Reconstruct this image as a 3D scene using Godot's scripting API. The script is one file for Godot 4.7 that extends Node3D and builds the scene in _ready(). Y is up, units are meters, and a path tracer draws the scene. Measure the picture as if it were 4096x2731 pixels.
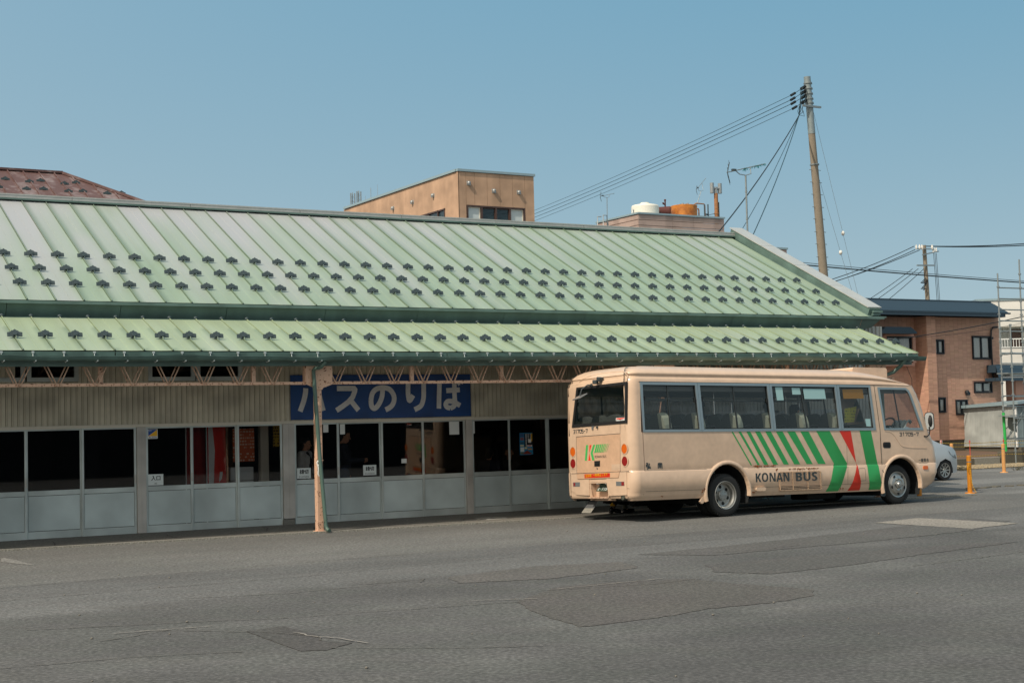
extends Node3D

# ---------------------------------------------------------------- mesh building
class MB:
	var st := SurfaceTool.new()
	var uv := false
	var col := false
	var uvf: Callable
	var colf: Callable
	var count := 0
	func _init(uv_from = null, col_from = null):
		st.begin(Mesh.PRIMITIVE_TRIANGLES)
		if uv_from != null:
			uv = true
			uvf = uv_from
		if col_from != null:
			col = true
			colf = col_from
	func v(p: Vector3, n: Vector3):
		if col: st.set_color(colf.call(p))
		if uv: st.set_uv(uvf.call(p))
		st.set_normal(n)
		st.add_vertex(p)
		count += 1
	func tri_n(a, b, c, na, nb, nc):
		v(a, na); v(c, nc); v(b, nb)
	func tri(a: Vector3, b: Vector3, c: Vector3):
		var n := (b - a).cross(c - a)
		if n.length_squared() < 1e-16: return
		n = n.normalized()
		v(a, n); v(c, n); v(b, n)
	func quad(a, b, c, d):
		tri(a, b, c); tri(a, c, d)
	func box(c: Vector3, s: Vector3, b := Basis(), bev := 0.0):
		var h := s * 0.5
		if bev <= 0.0:
			for ax in 3:
				for sg in [-1.0, 1.0]:
					var n := Vector3.ZERO; n[ax] = sg
					var u := Vector3.ZERO; u[(ax + 1) % 3] = 1.0
					var w := n.cross(u)
					var p := b * (n * h); var q := b * (u * h); var r := b * (w * h)
					quad(c + p - q - r, c + p + q - r, c + p + q + r, c + p - q + r)
			return
		var k := h - Vector3.ONE * minf(bev, minf(h.x, minf(h.y, h.z)) * 0.9)
		for ax in 3:
			for sg in [-1.0, 1.0]:
				var n := Vector3.ZERO; n[ax] = sg
				var u := Vector3.ZERO; u[(ax + 1) % 3] = 1.0
				var w := n.cross(u)
				var p := b * (n * h); var q := b * (u * k); var r := b * (w * k)
				quad(c + p - q - r, c + p + q - r, c + p + q + r, c + p - q + r)
		for ax in 3:
			var a1 := (ax + 1) % 3
			var a2 := (ax + 2) % 3
			for s1 in [-1.0, 1.0]:
				for s2 in [-1.0, 1.0]:
					var e1 := Vector3.ZERO; e1[a1] = s1 * h[a1]; e1[a2] = s2 * k[a2]
					var e2 := Vector3.ZERO; e2[a1] = s1 * k[a1]; e2[a2] = s2 * h[a2]
					var l := Vector3.ZERO; l[ax] = k[ax]
					_outq(c, c + b * (e1 - l), c + b * (e2 - l), c + b * (e2 + l), c + b * (e1 + l))
		for sx in [-1.0, 1.0]:
			for sy in [-1.0, 1.0]:
				for sz in [-1.0, 1.0]:
					var p1 := c + b * Vector3(sx * h.x, sy * k.y, sz * k.z)
					var p2 := c + b * Vector3(sx * k.x, sy * h.y, sz * k.z)
					var p3 := c + b * Vector3(sx * k.x, sy * k.y, sz * h.z)
					if sx * sy * sz > 0: tri(p1, p2, p3)
					else: tri(p1, p3, p2)
	func _outq(o, p, q, r, s):
		if (q - p).cross(r - p).dot((p + r) * 0.5 - o) > 0: quad(p, q, r, s)
		else: quad(s, r, q, p)
	func bar(a: Vector3, b: Vector3, w: float, h: float, up := Vector3.UP):
		var z := (b - a).normalized()
		var x := up.cross(z)
		if x.length() < 0.01: x = Vector3.RIGHT.cross(z)
		x = x.normalized()
		var y := z.cross(x)
		box((a + b) * 0.5, Vector3(w, h, a.distance_to(b)), Basis(x, y, z))
	func tube(pts: Array, r: float, seg := 8, caps := true, r2 := -1.0):
		if r2 < 0: r2 = r
		var rings := []
		var nrm := []
		var x := Vector3.ZERO
		for i in pts.size():
			var t: Vector3
			if i == 0: t = pts[1] - pts[0]
			elif i == pts.size() - 1: t = pts[i] - pts[i - 1]
			else: t = (pts[i + 1] - pts[i]).normalized() + (pts[i] - pts[i - 1]).normalized()
			t = t.normalized()
			if i == 0:
				x = t.cross(Vector3.UP)
				if x.length() < 0.05: x = t.cross(Vector3.RIGHT)
			x = (x - t * x.dot(t)).normalized()
			var y := t.cross(x)
			var rr := lerpf(r, r2, float(i) / (pts.size() - 1))
			var ring := []
			var nn := []
			for k in seg:
				var a := TAU * k / seg
				var n := x * cos(a) + y * sin(a)
				ring.append(pts[i] + n * rr); nn.append(n)
			rings.append(ring); nrm.append(nn)
		for i in pts.size() - 1:
			for k in seg:
				var k2 := (k + 1) % seg
				tri_n(rings[i][k], rings[i][k2], rings[i + 1][k2], nrm[i][k], nrm[i][k2], nrm[i + 1][k2])
				tri_n(rings[i][k], rings[i + 1][k2], rings[i + 1][k], nrm[i][k], nrm[i + 1][k2], nrm[i + 1][k])
		if caps:
			var l := pts.size() - 1
			for k in seg:
				var k2 := (k + 1) % seg
				tri(pts[0], rings[0][k2], rings[0][k])
				tri(pts[l], rings[l][k], rings[l][k2])
	func lathe(prof: Array, seg: int, xf := Transform3D(), smooth := false):
		for i in prof.size() - 1:
			var p: Vector2 = prof[i]
			var q: Vector2 = prof[i + 1]
			var d := q - p
			var nn := Vector2(d.y, -d.x).normalized()
			for k in seg:
				var a0 := TAU * k / seg
				var a1 := TAU * (k + 1) / seg
				var f := func(c: Vector2, a: float): return xf * Vector3(c.x * cos(a), c.y, -c.x * sin(a))
				var g := func(a: float): return (xf.basis * Vector3(nn.x * cos(a), nn.y, -nn.x * sin(a))).normalized()
				if p.x > 1e-5: tri_n(f.call(p, a0), f.call(p, a1), f.call(q, a1), g.call(a0), g.call(a1), g.call(a1))
				if q.x > 1e-5: tri_n(f.call(p, a0), f.call(q, a1), f.call(q, a0), g.call(a0), g.call(a1), g.call(a0))
	func prism(poly: PackedVector2Array, xf: Transform3D, depth: float):
		if Geometry2D.is_polygon_clockwise(poly):
			poly = poly.duplicate(); poly.reverse()
		var idx := Geometry2D.triangulate_polygon(poly)
		var f := func(p: Vector2, z: float): return xf * Vector3(p.x, p.y, z)
		for i in range(0, idx.size(), 3):
			var a := poly[idx[i]]; var b := poly[idx[i + 1]]; var c := poly[idx[i + 2]]
			if (b - a).cross(c - a) < 0:
				var t := b; b = c; c = t
			tri(f.call(a, depth), f.call(b, depth), f.call(c, depth))
			tri(f.call(a, 0.0), f.call(c, 0.0), f.call(b, 0.0))
		for i in poly.size():
			var a := poly[i]; var b := poly[(i + 1) % poly.size()]
			quad(f.call(a, 0.0), f.call(b, 0.0), f.call(b, depth), f.call(a, depth))
	func sphere(c: Vector3, r: float, seg := 8, sc := Vector3.ONE):
		var rows := seg / 2
		for i in rows:
			for k in seg:
				var q := []
				for e in [[i, k], [i, k + 1], [i + 1, k + 1], [i + 1, k]]:
					var t: float = PI * e[0] / rows
					var a: float = TAU * e[1] / seg
					q.append(Vector3(sin(t) * cos(a), cos(t), -sin(t) * sin(a)))
				if i > 0: _sm(c, r, sc, q[0], q[1], q[2])
				if i < rows - 1: _sm(c, r, sc, q[0], q[2], q[3])
	func _sm(c, r, sc, a, b, d):
		var A: Vector3 = c + a * r * sc; var B: Vector3 = c + b * r * sc; var D: Vector3 = c + d * r * sc
		if (B - A).cross(D - A).dot(a + b + d) > 0: tri_n(A, B, D, a, b, d)
		else: tri_n(A, D, B, a, d, b)
	# a 2-D outline laid on a curved surface, cut to cells so that it follows the curve
	func skin(fn: Callable, poly: PackedVector2Array, us: Array, vs: Array, holes := [], flip := false):
		for i in us.size() - 1:
			for j in vs.size() - 1:
				var rect := PackedVector2Array([Vector2(us[i], vs[j]), Vector2(us[i + 1], vs[j]), Vector2(us[i + 1], vs[j + 1]), Vector2(us[i], vs[j + 1])])
				var pcs: Array = Geometry2D.intersect_polygons(poly, rect)
				for h in holes:
					var nx := []
					for p in pcs:
						for c in Geometry2D.clip_polygons(p, h):
							if not Geometry2D.is_polygon_clockwise(c): nx.append(c)
					pcs = nx
				for p in pcs:
					var idx := Geometry2D.triangulate_polygon(p)
					var P := []
					var N := []
					for q in p:
						P.append(fn.call(q.x, q.y))
						N.append(snorm(fn, q) * (-1.0 if flip else 1.0))
					for t in range(0, idx.size(), 3):
						var a := idx[t]; var b := idx[t + 1]; var c := idx[t + 2]
						if (P[b] - P[a]).cross(P[c] - P[a]).dot(N[a]) < 0:
							var w := b; b = c; c = w
						tri_n(P[a], P[b], P[c], N[a], N[b], N[c])
	static func snorm(fn: Callable, q: Vector2) -> Vector3:
		var e := 0.004
		var du: Vector3 = fn.call(q.x + e, q.y) - fn.call(q.x - e, q.y)
		var dv: Vector3 = fn.call(q.x, q.y + e) - fn.call(q.x, q.y - e)
		return du.cross(dv).normalized()
	# a small flat plate following a surface: front at off, sides going back by depth
	func plate(fn: Callable, poly: PackedVector2Array, off: float, depth: float, flip := false):
		if Geometry2D.is_polygon_clockwise(poly):
			poly = poly.duplicate(); poly.reverse()
		var P := []
		var B := []
		var M := Vector3.ZERO
		for q in poly:
			var n := snorm(fn, q) * (-1.0 if flip else 1.0)
			P.append(fn.call(q.x, q.y) + n * off)
			B.append(fn.call(q.x, q.y) + n * (off - depth))
			M += n
		var idx := Geometry2D.triangulate_polygon(poly)
		for t in range(0, idx.size(), 3):
			var a := idx[t]; var b := idx[t + 1]; var c := idx[t + 2]
			if (P[b] - P[a]).cross(P[c] - P[a]).dot(M) < 0:
				var w := b; b = c; c = w
			tri(P[a], P[b], P[c])
		for i in P.size():
			var j := (i + 1) % P.size()
			if flip: quad(B[j], B[i], P[i], P[j])
			else: quad(B[i], B[j], P[j], P[i])
	func stroke(pts: PackedVector2Array, w: float, xf: Transform3D, depth: float, round_ends := true):
		var ps := Geometry2D.offset_polyline(pts, w * 0.5, Geometry2D.JOIN_ROUND if round_ends else Geometry2D.JOIN_MITER, Geometry2D.END_ROUND if round_ends else Geometry2D.END_BUTT)
		for p in ps:
			if not Geometry2D.is_polygon_clockwise(p): prism(p, xf, depth)

# ---------------------------------------------------------------- naming
var taken := {}
func numbered(called: String, parent: Node) -> String:
	var key := str(parent.get_instance_id()) + called
	var n: int = taken.get(key, 0)
	taken[key] = n + 1
	return called if n == 0 else "%s_%03d" % [called, n]
func put(o: Node3D, called: String, parent: Node) -> Node3D:
	o.name = numbered(called, parent)
	parent.add_child(o, true)
	return o
func obj(called: String, mb: MB, m: Material, parent: Node = self) -> MeshInstance3D:
	var o := MeshInstance3D.new()
	o.mesh = mb.st.commit()
	o.material_override = m
	put(o, called, parent)
	return o
func tag(o: Node, label: String, category: String, group := ""):
	o.set_meta("label", label)
	o.set_meta("category", category)
	if group != "": o.set_meta("group", group)
	return o
func thing(called: String, label: String, category: String, at := Vector3.ZERO, turn := 0.0, group := "") -> Node3D:
	var o := Node3D.new()
	put(o, called, self)
	o.position = at
	o.rotation.y = turn
	tag(o, label, category, group)
	return o
func struct(called: String, mb: MB, m: Material, parent: Node = self) -> MeshInstance3D:
	var o := obj(called, mb, m, parent)
	o.set_meta("kind", "structure")
	return o
func stuff(o: Node) -> Node:
	o.set_meta("kind", "stuff")
	return o
func copy(o: Node3D, at: Vector3, label: String) -> Node3D:
	var c: Node3D = o.duplicate()
	put(c, o.name.get_slice("_0", 0), self)
	c.position = at
	c.set_meta("label", label)
	return c

# ---------------------------------------------------------------- materials
func mat(hex: String, rough := 0.7, metal := 0.0, tex: Texture2D = null, tile := 1.0, world := false) -> StandardMaterial3D:
	var m := StandardMaterial3D.new()
	m.albedo_color = Color.html(hex)
	m.roughness = rough
	m.metallic = metal
	if tex:
		m.albedo_texture = tex
		m.uv1_triplanar = true
		m.uv1_world_triplanar = world
		m.uv1_scale = Vector3.ONE / tile
	return m
func glass(hex: String, a: float, rough := 0.02) -> StandardMaterial3D:
	var m := mat(hex, rough)
	m.albedo_color.a = a
	m.transparency = BaseMaterial3D.TRANSPARENCY_ALPHA
	return m
func noise(seed_: int, freq: float, oct := 4) -> FastNoiseLite:
	var n := FastNoiseLite.new()
	n.seed = seed_
	n.noise_type = FastNoiseLite.TYPE_SIMPLEX_SMOOTH
	n.frequency = freq
	n.fractal_octaves = oct
	return n
# seamless texture: f(a, b) gives a colour from two noise values in 0..1
func grain(size: int, seed_: int, f1: float, f2: float, f: Callable) -> ImageTexture:
	var a := noise(seed_, f1, 4).get_seamless_image(size, size)
	var b := noise(seed_ + 7, f2, 3).get_seamless_image(size, size)
	var im := Image.create(size, size, false, Image.FORMAT_RGB8)
	for y in size:
		for x in size:
			im.set_pixel(x, y, f.call(a.get_pixel(x, y).r, b.get_pixel(x, y).r))
	im.generate_mipmaps()
	return ImageTexture.create_from_image(im)
func V2(s: String) -> PackedVector2Array:
	var out := PackedVector2Array()
	for p in s.split(" ", false):
		var c := p.split(",")
		out.append(Vector2(c[0].to_float(), c[1].to_float()))
	return out
func smooth_line(p: PackedVector2Array) -> PackedVector2Array:
	var out := PackedVector2Array()
	for i in p.size() - 1:
		var p0 := p[maxi(i - 1, 0)]; var p3 := p[mini(i + 2, p.size() - 1)]
		for k in 5: out.append(p[i].cubic_interpolate(p[i + 1], p0, p3, k / 5.0))
	out.append(p[p.size() - 1])
	return out
func rectp(x0: float, y0: float, x1: float, y1: float) -> PackedVector2Array:
	return PackedVector2Array([Vector2(x0, y0), Vector2(x1, y0), Vector2(x1, y1), Vector2(x0, y1)])
func span(a: float, b: float, n: int) -> Array:
	var o := []
	for i in n + 1: o.append(lerpf(a, b, float(i) / n))
	return o
func ring2(cx: float, cy: float, rx: float, ry: float, n := 20) -> PackedVector2Array:
	var o := PackedVector2Array()
	for i in n: o.append(Vector2(cx + rx * cos(TAU * i / n), cy + ry * sin(TAU * i / n)))
	return o
func rrect(x0: float, y0: float, x1: float, y1: float, r: float, n := 4) -> PackedVector2Array:
	var o := PackedVector2Array()
	for c in [[x1 - r, y1 - r, 0], [x0 + r, y1 - r, 1], [x0 + r, y0 + r, 2], [x1 - r, y0 + r, 3]]:
		for i in n + 1:
			var a: float = (c[2] + float(i) / n) * PI / 2
			o.append(Vector2(c[0] + r * cos(a), c[1] + r * sin(a)))
	return o

# ---------------------------------------------------------------- lettering by strokes (grid 0..10)
const GLYPH := {
	"入": "5.2,7.5 4.3,4.5 2.8,2.3 0.8,0.8|3.2,9 5,8.8 5.6,6 7,2.8 9.2,0.8",
	"口": "1.5,8.5 1.5,0.8|1.5,8 8.5,8 8.5,0.8|1.5,1.8 8.5,1.8",
	"締": "2.6,9.5 1,7.5 2.6,6.2|3.8,7.8 1,4.6 3.9,5|2.4,4.8 2.4,0.5|1.2,3.4 0.6,1.4|3.4,3.5 4,1.8|7.2,9.6 7.2,8.4|5,8.3 9.6,8.3|6.2,7.8 6.6,6.6|8.4,7.9 8,6.6|4.9,5.2 4.9,6.3 9.7,6.3 9.5,5.2|5.6,4.4 5.6,1.2|5.6,4.4 9,4.4 9,1.6 8.4,1.5|7.3,5.6 7.3,0.2",
	"切": "0.5,5.8 4.6,6.6|2.3,9 2.3,2.6 4.4,2.8 4.5,3.6|4.8,8.4 9,8.4 8.8,3 8.3,1 7.2,1.3|6.6,8.4 6.4,5 5.6,2.6 3.8,0.8",
	"弘": "1,9 4,9 4,6.6 1.2,6.6 1.1,4.4 4.2,4.4 4,1.6 3.4,0.8 2.4,1|7.2,9 5.2,2 8.6,2.4|7.6,4.6 9,1",
	"南": "1,8.4 9,8.4|5,9.6 5,6.8|1.4,0.6 1.4,6.8 8.6,6.8 8.6,0.8 7.8,0.8|3.6,6.2 4,5.2|6.4,6.2 6,5.2|3,4.8 7,4.8|2.8,3.2 7.2,3.2|5,4.8 5,0.8",
	"一": "1,5 9,5",
	"般": "2.6,9.6 2,8.6|1.2,8.4 1.2,3 0.6,0.8|1.2,8.4 4,8.4 4,1.2 3.4,1|2.5,7.4 2.7,6.4|0.4,5 4.8,5|2.5,4 2.7,2.6|5.8,9 5.8,7 5,5.8|5.8,9 8,9 8,6.6 9.2,6.4|5.2,4.8 8.6,4.8 7.2,2 4.8,0.6|5.8,3.8 7,2 9.4,0.6",
	"乗": "2.4,9.2 7.8,9.5|1,7.4 9,7.4|1.2,4.8 8.8,4.8|3.2,8.2 3.2,4|6.8,8.2 6.8,4|5,9.3 5,0.4|4.6,3.6 2.8,1.8 1,1|5.4,3.6 7.2,1.8 9,1",
	"合": "5,9.6 3,7.2 0.8,5.6|5,9.6 7,7.2 9.2,5.6|3,6 7,6|2.2,4.6 2.2,0.2|2.2,4.2 7.8,4.2 7.8,0.2|2.2,1 7.8,1",
	"左": "0.8,7.6 9.2,7.6|4.6,9.6 3.6,5.6 0.8,1.6|4,4.6 8.6,4.6|6.2,4.6 6.2,1|3,1 9.2,1",
	"折": "0.6,7.4 4.2,7.4|2.4,9.6 2.4,1 1.4,1.2|0.6,3.8 4.2,5|8.8,9.4 5.4,8.4|5.4,8.6 5.4,4 4.6,0.6|5.4,5.6 9.4,5.6|7.6,5.6 7.6,0.4",
	"時": "0.8,9 0.8,1.6|0.8,8.6 3.4,8.6 3.4,1.6|0.8,5.2 3.4,5.2|0.8,2 3.4,2|4.6,8.2 9,8.2|6.8,9.6 6.8,6.2|4.2,6.2 9.6,6.2|4.4,4.2 9.6,4.2|8,5.4 8,0.8 7,0.8|5.4,3.2 6.2,2",
	"停": "2.6,9.4 0.6,5.4|1.8,7 1.8,0.4|6.4,9.6 6.4,8.6|3.4,8.4 9.4,8.4|4.4,7.6 4.4,6 8.4,6|4.4,7.2 8.4,7.2 8.4,5.8|3.4,3.8 3.4,4.8 9.4,4.8 9.4,3.8|4.6,3.2 8.2,3.2|6.4,3.2 6.4,0.6 5.4,0.8",
	"止": "5,9.4 5,0.8|5,5.4 8.4,5.4|2.4,6.2 2.4,0.8|0.8,0.8 9.4,0.8",
	"し": "3,9.2 3,2.8 4.2,1 6.4,1 8.4,2.8",
	"ま": "1.6,7.8 8.4,7.8|1.8,5.6 8.2,5.6|5,9.4 5,2 4.2,1 2.4,1 1.8,2|1.8,2.1 2.6,3 5,2.8 8.4,1",
	"す": "0.8,7.8 9.2,7.8|5.4,9.4 5.4,4.6 4.6,3.6 3.4,3.8 3,4.8|3,4.8 3.8,5.8 5.2,5.2 5.2,2.6 3.6,0.6",
	"3": "1,9 8.6,9 8.6,1 1,1|3,5 8.6,5", "1": "2.6,8 5.5,9.4 5.5,0.4", "7": "1,7.6 1,9 8.6,9 4.4,0.4",
	"0": "5,9 1.8,9 1,8 1,2 1.8,1 5,1|4.9,9 8,9 8.8,8 8.8,2 8,1 4.9,1", "5": "8.6,9 1.2,9 1.2,5.4 8,5.4 8.8,4.5 8.8,2 8,1 1,1", "-": "2,5 8,5", "・": "4.4,5 5.6,5",
	"え": "4,9.4 6,8.6|2,6.4 7.6,6.6 1.6,1|4.6,4 6,3 6.4,1 9,1",
}
func write_strokes(text: String, x: float, y: float, h: float, adv: float, w: float, xf: Transform3D, depth := 0.002) -> MB:
	var mb := MB.new()
	var k := 0
	for ch in text:
		if GLYPH.has(ch):
			for s in GLYPH[ch].split("|"):
				var pts := V2(s)
				for i in pts.size(): pts[i] = Vector2(x + pts[i].x / 10.0 * minf(adv, h), y + pts[i].y / 10.0 * h)
				mb.stroke(pts, w, xf, depth + 0.00012 * (k % 9), false)
				k += 1
		x += adv
	return mb
func latin(called: String, text: String, h: float, at: Vector3, m: Material, parent: Node, bold := false, turn := 0.0, width := 0.0, depth := 0.003) -> MeshInstance3D:
	var t := TextMesh.new()
	var f := SystemFont.new()
	f.font_names = PackedStringArray(["Droid Sans"])
	if bold: f.font_weight = 700
	t.font = f
	t.text = text
	t.font_size = 64
	t.pixel_size = h / 46.0
	t.depth = depth
	t.horizontal_alignment = HORIZONTAL_ALIGNMENT_LEFT
	t.vertical_alignment = VERTICAL_ALIGNMENT_BOTTOM
	var o := MeshInstance3D.new()
	o.mesh = t
	o.material_override = m
	put(o, called, parent)
	var aabb := t.get_aabb()
	var sx := 1.0
	if width > 0.0 and aabb.size.x > 0.0: sx = width / aabb.size.x
	var b := Basis(Vector3.UP, turn) * Basis.from_scale(Vector3(sx, h / maxf(aabb.size.y, 0.001), 1))
	o.transform = Transform3D(b, at - b * Vector3(aabb.position.x, aabb.position.y, 0))
	return o

# ---------------------------------------------------------------- shared values
const FZ := -26.38          # front wall of the station
const SEAM := 0.4775        # width of one roof sheet
var M := {}

func _ready():
	# ---- camera, sky, sun, exposure
	var cam := Camera3D.new()
	cam.name = "camera"
	cam.fov = 25.85
	cam.near = 0.1
	cam.far = 1500.0
	cam.position = Vector3(0, 1.83, 0)
	cam.rotation_order = EULER_ORDER_YXZ
	cam.rotation_degrees = Vector3(3.101, -29.987, -1.375)
	add_child(cam)
	cam.current = true
	var sky_m := ProceduralSkyMaterial.new()
	sky_m.sky_top_color = Color(0.150, 0.440, 0.570)
	sky_m.sky_horizon_color = Color(0.570, 0.625, 0.635)
	sky_m.sky_curve = 0.16
	sky_m.ground_bottom_color = Color(0.30, 0.30, 0.30)
	sky_m.ground_horizon_color = Color(0.45, 0.48, 0.49)
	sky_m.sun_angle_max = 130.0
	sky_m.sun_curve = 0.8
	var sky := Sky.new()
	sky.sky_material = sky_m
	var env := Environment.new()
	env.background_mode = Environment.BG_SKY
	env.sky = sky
	env.tonemap_mode = Environment.TONE_MAPPER_LINEAR
	env.tonemap_exposure = 1.7
	env.sdfgi_enabled = true
	env.ssao_enabled = true
	env.ssil_enabled = true
	var we := WorldEnvironment.new()
	we.name = "world_environment"
	we.environment = env
	add_child(we)
	var sun := DirectionalLight3D.new()
	sun.name = "sun"
	sun.light_energy = 0.68
	sun.light_color = Color(1.0, 0.945, 0.87)
	sun.light_angular_distance = 0.5
	sun.shadow_enabled = true
	add_child(sun)
	sun.look_at_from_position(Vector3.ZERO, -Vector3(-0.85, 1.0, 0.28), Vector3.UP)

	make_materials()
	build_ground()
	build_station()
	build_far_buildings()
	build_brick_house()
	build_poles_and_wires()
	build_right_side()
	build_bus()
	build_car()
	build_people()
	build_door_notices()

func make_materials():
	var asph := grain(512, 3, 0.09, 0.035, func(a, b):
		var v: float = 0.84 + (a - 0.5) * 0.34 + (b - 0.5) * 0.14
		if a > 0.68: v += (a - 0.68) * 1.8
		return Color(v, v, v * 0.99))
	var asph_n := noise(11, 0.12, 3).get_seamless_image(512, 512)
	asph_n.bump_map_to_normal_map(2.0)
	var asph_nt := ImageTexture.create_from_image(asph_n)
	var wear := grain(256, 21, 0.012, 0.05, func(a, b):
		var v: float = 0.95 + (a - 0.5) * 0.07 + (b - 0.5) * 0.05
		return Color(v, v, v))
	var streak := grain(256, 31, 0.02, 0.006, func(a, b):
		var v: float = 0.92 + (b - 0.5) * 0.16 + (a - 0.5) * 0.07
		return Color(v, v * 0.997, v * 0.985))
	var rusty := grain(256, 41, 0.02, 0.06, func(a, b):
		var t := smoothstep(0.66, 0.76, a * 0.55 + b * 0.45)
		return Color(1, 1, 1).lerp(Color(0.42, 0.24, 0.13), t))
	var rust_all := grain(256, 51, 0.012, 0.05, func(a, b):
		return Color(0.50, 0.27, 0.12).lerp(Color(0.95, 0.62, 0.24), clampf(a * 0.8 + b * 0.3, 0, 1)))
	var brown := grain(256, 61, 0.010, 0.05, func(a, b):
		return Color(0.36, 0.26, 0.25).lerp(Color(0.50, 0.45, 0.45), smoothstep(0.45, 0.75, a * 0.7 + b * 0.3)))
	M.asphalt = mat("ffffff", 0.93)
	M.asphalt.albedo_texture = asph
	M.asphalt.vertex_color_use_as_albedo = true
	M.asphalt.normal_enabled = true
	M.asphalt.normal_texture = asph_nt
	M.asphalt.normal_scale = 0.4
	M.gravel = mat("b5a68a", 0.95, 0, asph, 0.8, true)
	M.conc = mat("9f9d95", 0.9, 0, asph, 1.6, true)
	M.conc_dark = mat("6c685c", 0.92, 0, asph, 1.2, true)
	M.terrace = mat("77604f", 0.93, 0, asph, 2.0, true)
	M.clad = mat("ddd6c2", 0.55, 0, streak, 1.7, true)
	M.clad_white = mat("c9cbc6", 0.5, 0, streak, 1.7, true)
	M.trim = mat("dcd6c6", 0.5)
	M.alu = mat("d2dcdc", 0.38, 0.25, streak, 2.3, true)
	M.kick = mat("d2e0e2", 0.42, 0.0, streak, 3.1, true)
	M.pillar = mat("cdc9c4", 0.45, 0.1, streak, 1.9, true)
	M.dark_green = mat("65807b", 0.5, 0, streak, 1.3, true)
	M.gutter = mat("56726c", 0.42, 0, streak, 0.9, true)
	M.pipe_green = mat("567066", 0.45, 0, wear, 0.8, true)
	M.grey_cap = mat("bcbfbc", 0.4, 0.15, wear, 1.3, true)
	M.guard = mat("46555a", 0.55, 0, wear, 0.3)
	M.hook = mat("c9d2d0", 0.35, 0.4)
	M.steel_pink = mat("d8b196", 0.6, 0, rusty, 0.55)
	M.steel_rust = mat("c2a28a", 0.75, 0, rusty, 0.35)
	M.dark = mat("14181a", 0.8)
	M.black_rubber = mat("17191b", 0.7)
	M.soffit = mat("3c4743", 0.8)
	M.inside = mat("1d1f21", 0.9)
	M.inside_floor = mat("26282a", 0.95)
	M.glass_door = glass("06090a", 0.22)
	M.glass_win = glass("0a0d0e", 0.7)
	M.glass_bus = glass("16211f", 0.30)
	M.glass_clear = glass("405058", 0.16)
	M.glass_far = glass("2a3f47", 0.65)
	M.paper = mat("dfe7e6", 0.8)
	M.paper_white = mat("e4e8e6", 0.75)
	M.ink = mat("23282c", 0.8)
	M.blue_sign = mat("0a4a90", 0.45, 0, streak, 1.4, true)
	M.sign_white = mat("e8e8e6", 0.6, 0, wear, 0.9)
	M.stone = mat("8f8e88", 0.95, 0, asph, 0.5, true)
	M.manhole = mat("9a9a95", 0.7, 0.1, asph, 0.5, true)
	M.orange_wall = mat("c8a68b", 0.75, 0, streak, 4.0, true)
	M.beige_wall = mat("bfaaa2", 0.75, 0, streak, 4.0, true)
	M.cap_blue = mat("93aab2", 0.4, 0.2)
	M.steel = mat("a7adae", 0.4, 0.5, wear, 0.7)
	M.window_frame_brown = mat("4c3a35", 0.5)
	M.curtain = mat("c3d0d2", 0.9)
	M.tank_white = mat("e6e3d6", 0.5)
	M.tank_gold = mat("ffffff", 0.5, 0, rust_all, 2.2)
	M.rust_brown = mat("5a2f2b", 0.8, 0, wear, 0.7)
	M.rust_pipe = mat("a07048", 0.7, 0, rusty, 0.8)
	M.brown_roof = mat("ffffff", 0.65, 0, brown, 2.5, true)
	M.galv = mat("9aa3a4", 0.45, 0.55, wear, 0.6)
	M.pole = mat("8e8474", 0.85, 0, wear, 0.8, true)
	M.pole_top = mat("93a0a2", 0.5, 0.35, wear, 0.8)
	M.wire = mat("1a2226", 0.6)
	M.wire_teal = mat("1d3c46", 0.6)
	M.porcelain = mat("e4e2da", 0.3)
	M.navy = mat("2c3f4d", 0.55)
	M.brick = mat("c39a84", 0.75)
	M.brick.vertex_color_use_as_albedo = true
	M.brick_plain = mat("b08270", 0.8)
	M.grout = mat("b0897a", 0.9)
	M.navy_frame = mat("121a21", 0.45)
	M.blind = mat("d3d4cf", 0.9)
	M.white_wall = mat("f0f0ec", 0.8, 0, streak, 5.0, true)
	M.shed = mat("b4bcbc", 0.5, 0, streak, 2.0, true)
	M.shed_shaded = mat("8fa1a6", 0.5, 0, streak, 2.0, true)  # bluish copy of shed, shade of the front wall put into the colour
	M.green_plastic = mat("2fae52", 0.5)
	M.bollard = mat("dda262", 0.55, 0, wear, 0.4)
	M.bollard_deep = mat("d68a20", 0.5, 0, wear, 0.4)
	M.rod = mat("d0442c", 0.5)
	M.rope_y = mat("c9a83a", 0.8)
	M.rope_k = mat("3a352a", 0.8)
	M.chain = mat("d8a51e", 0.45)
	M.teal_post = mat("a8c4bd", 0.5)
	M.bus = mat("dec1a6", 0.32, 0, wear, 1.9)
	M.bus.clearcoat_enabled = true
	M.bus.clearcoat = 0.35
	M.bus.clearcoat_roughness = 0.18
	M.bus_hatch = mat("d8b394", 0.4, 0, wear, 1.3)
	M.bus_green = mat("2f9a52", 0.4)
	M.bus_red = mat("cf3018", 0.4)
	M.logo_green = mat("45b35e", 0.45)
	M.logo_red = mat("ec3b1c", 0.45)
	M.bus_ink = mat("343d40", 0.6)
	M.bus_frame = mat("98a6ab", 0.33, 0.55)
	M.seat = mat("545c5a", 0.9)
	M.seat_cover = mat("b9c4b0", 0.85)
	M.bus_in = mat("6c706c", 0.9)
	M.tyre = mat("1d2021", 0.85)
	M.rim = mat("b0b1ad", 0.32, 0.75, wear, 0.4)
	M.amber = mat("d8650c", 0.15)
	M.amber.clearcoat_enabled = true
	M.red_lens = mat("8e1713", 0.15)
	M.red_lens.clearcoat_enabled = true
	M.lens_grey = mat("6f7375", 0.2)
	M.rust = mat("8b4f24", 0.9)
	M.plate_green = mat("3d5145", 0.5)
	M.chrome = mat("c8cbc9", 0.15, 0.9)
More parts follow.
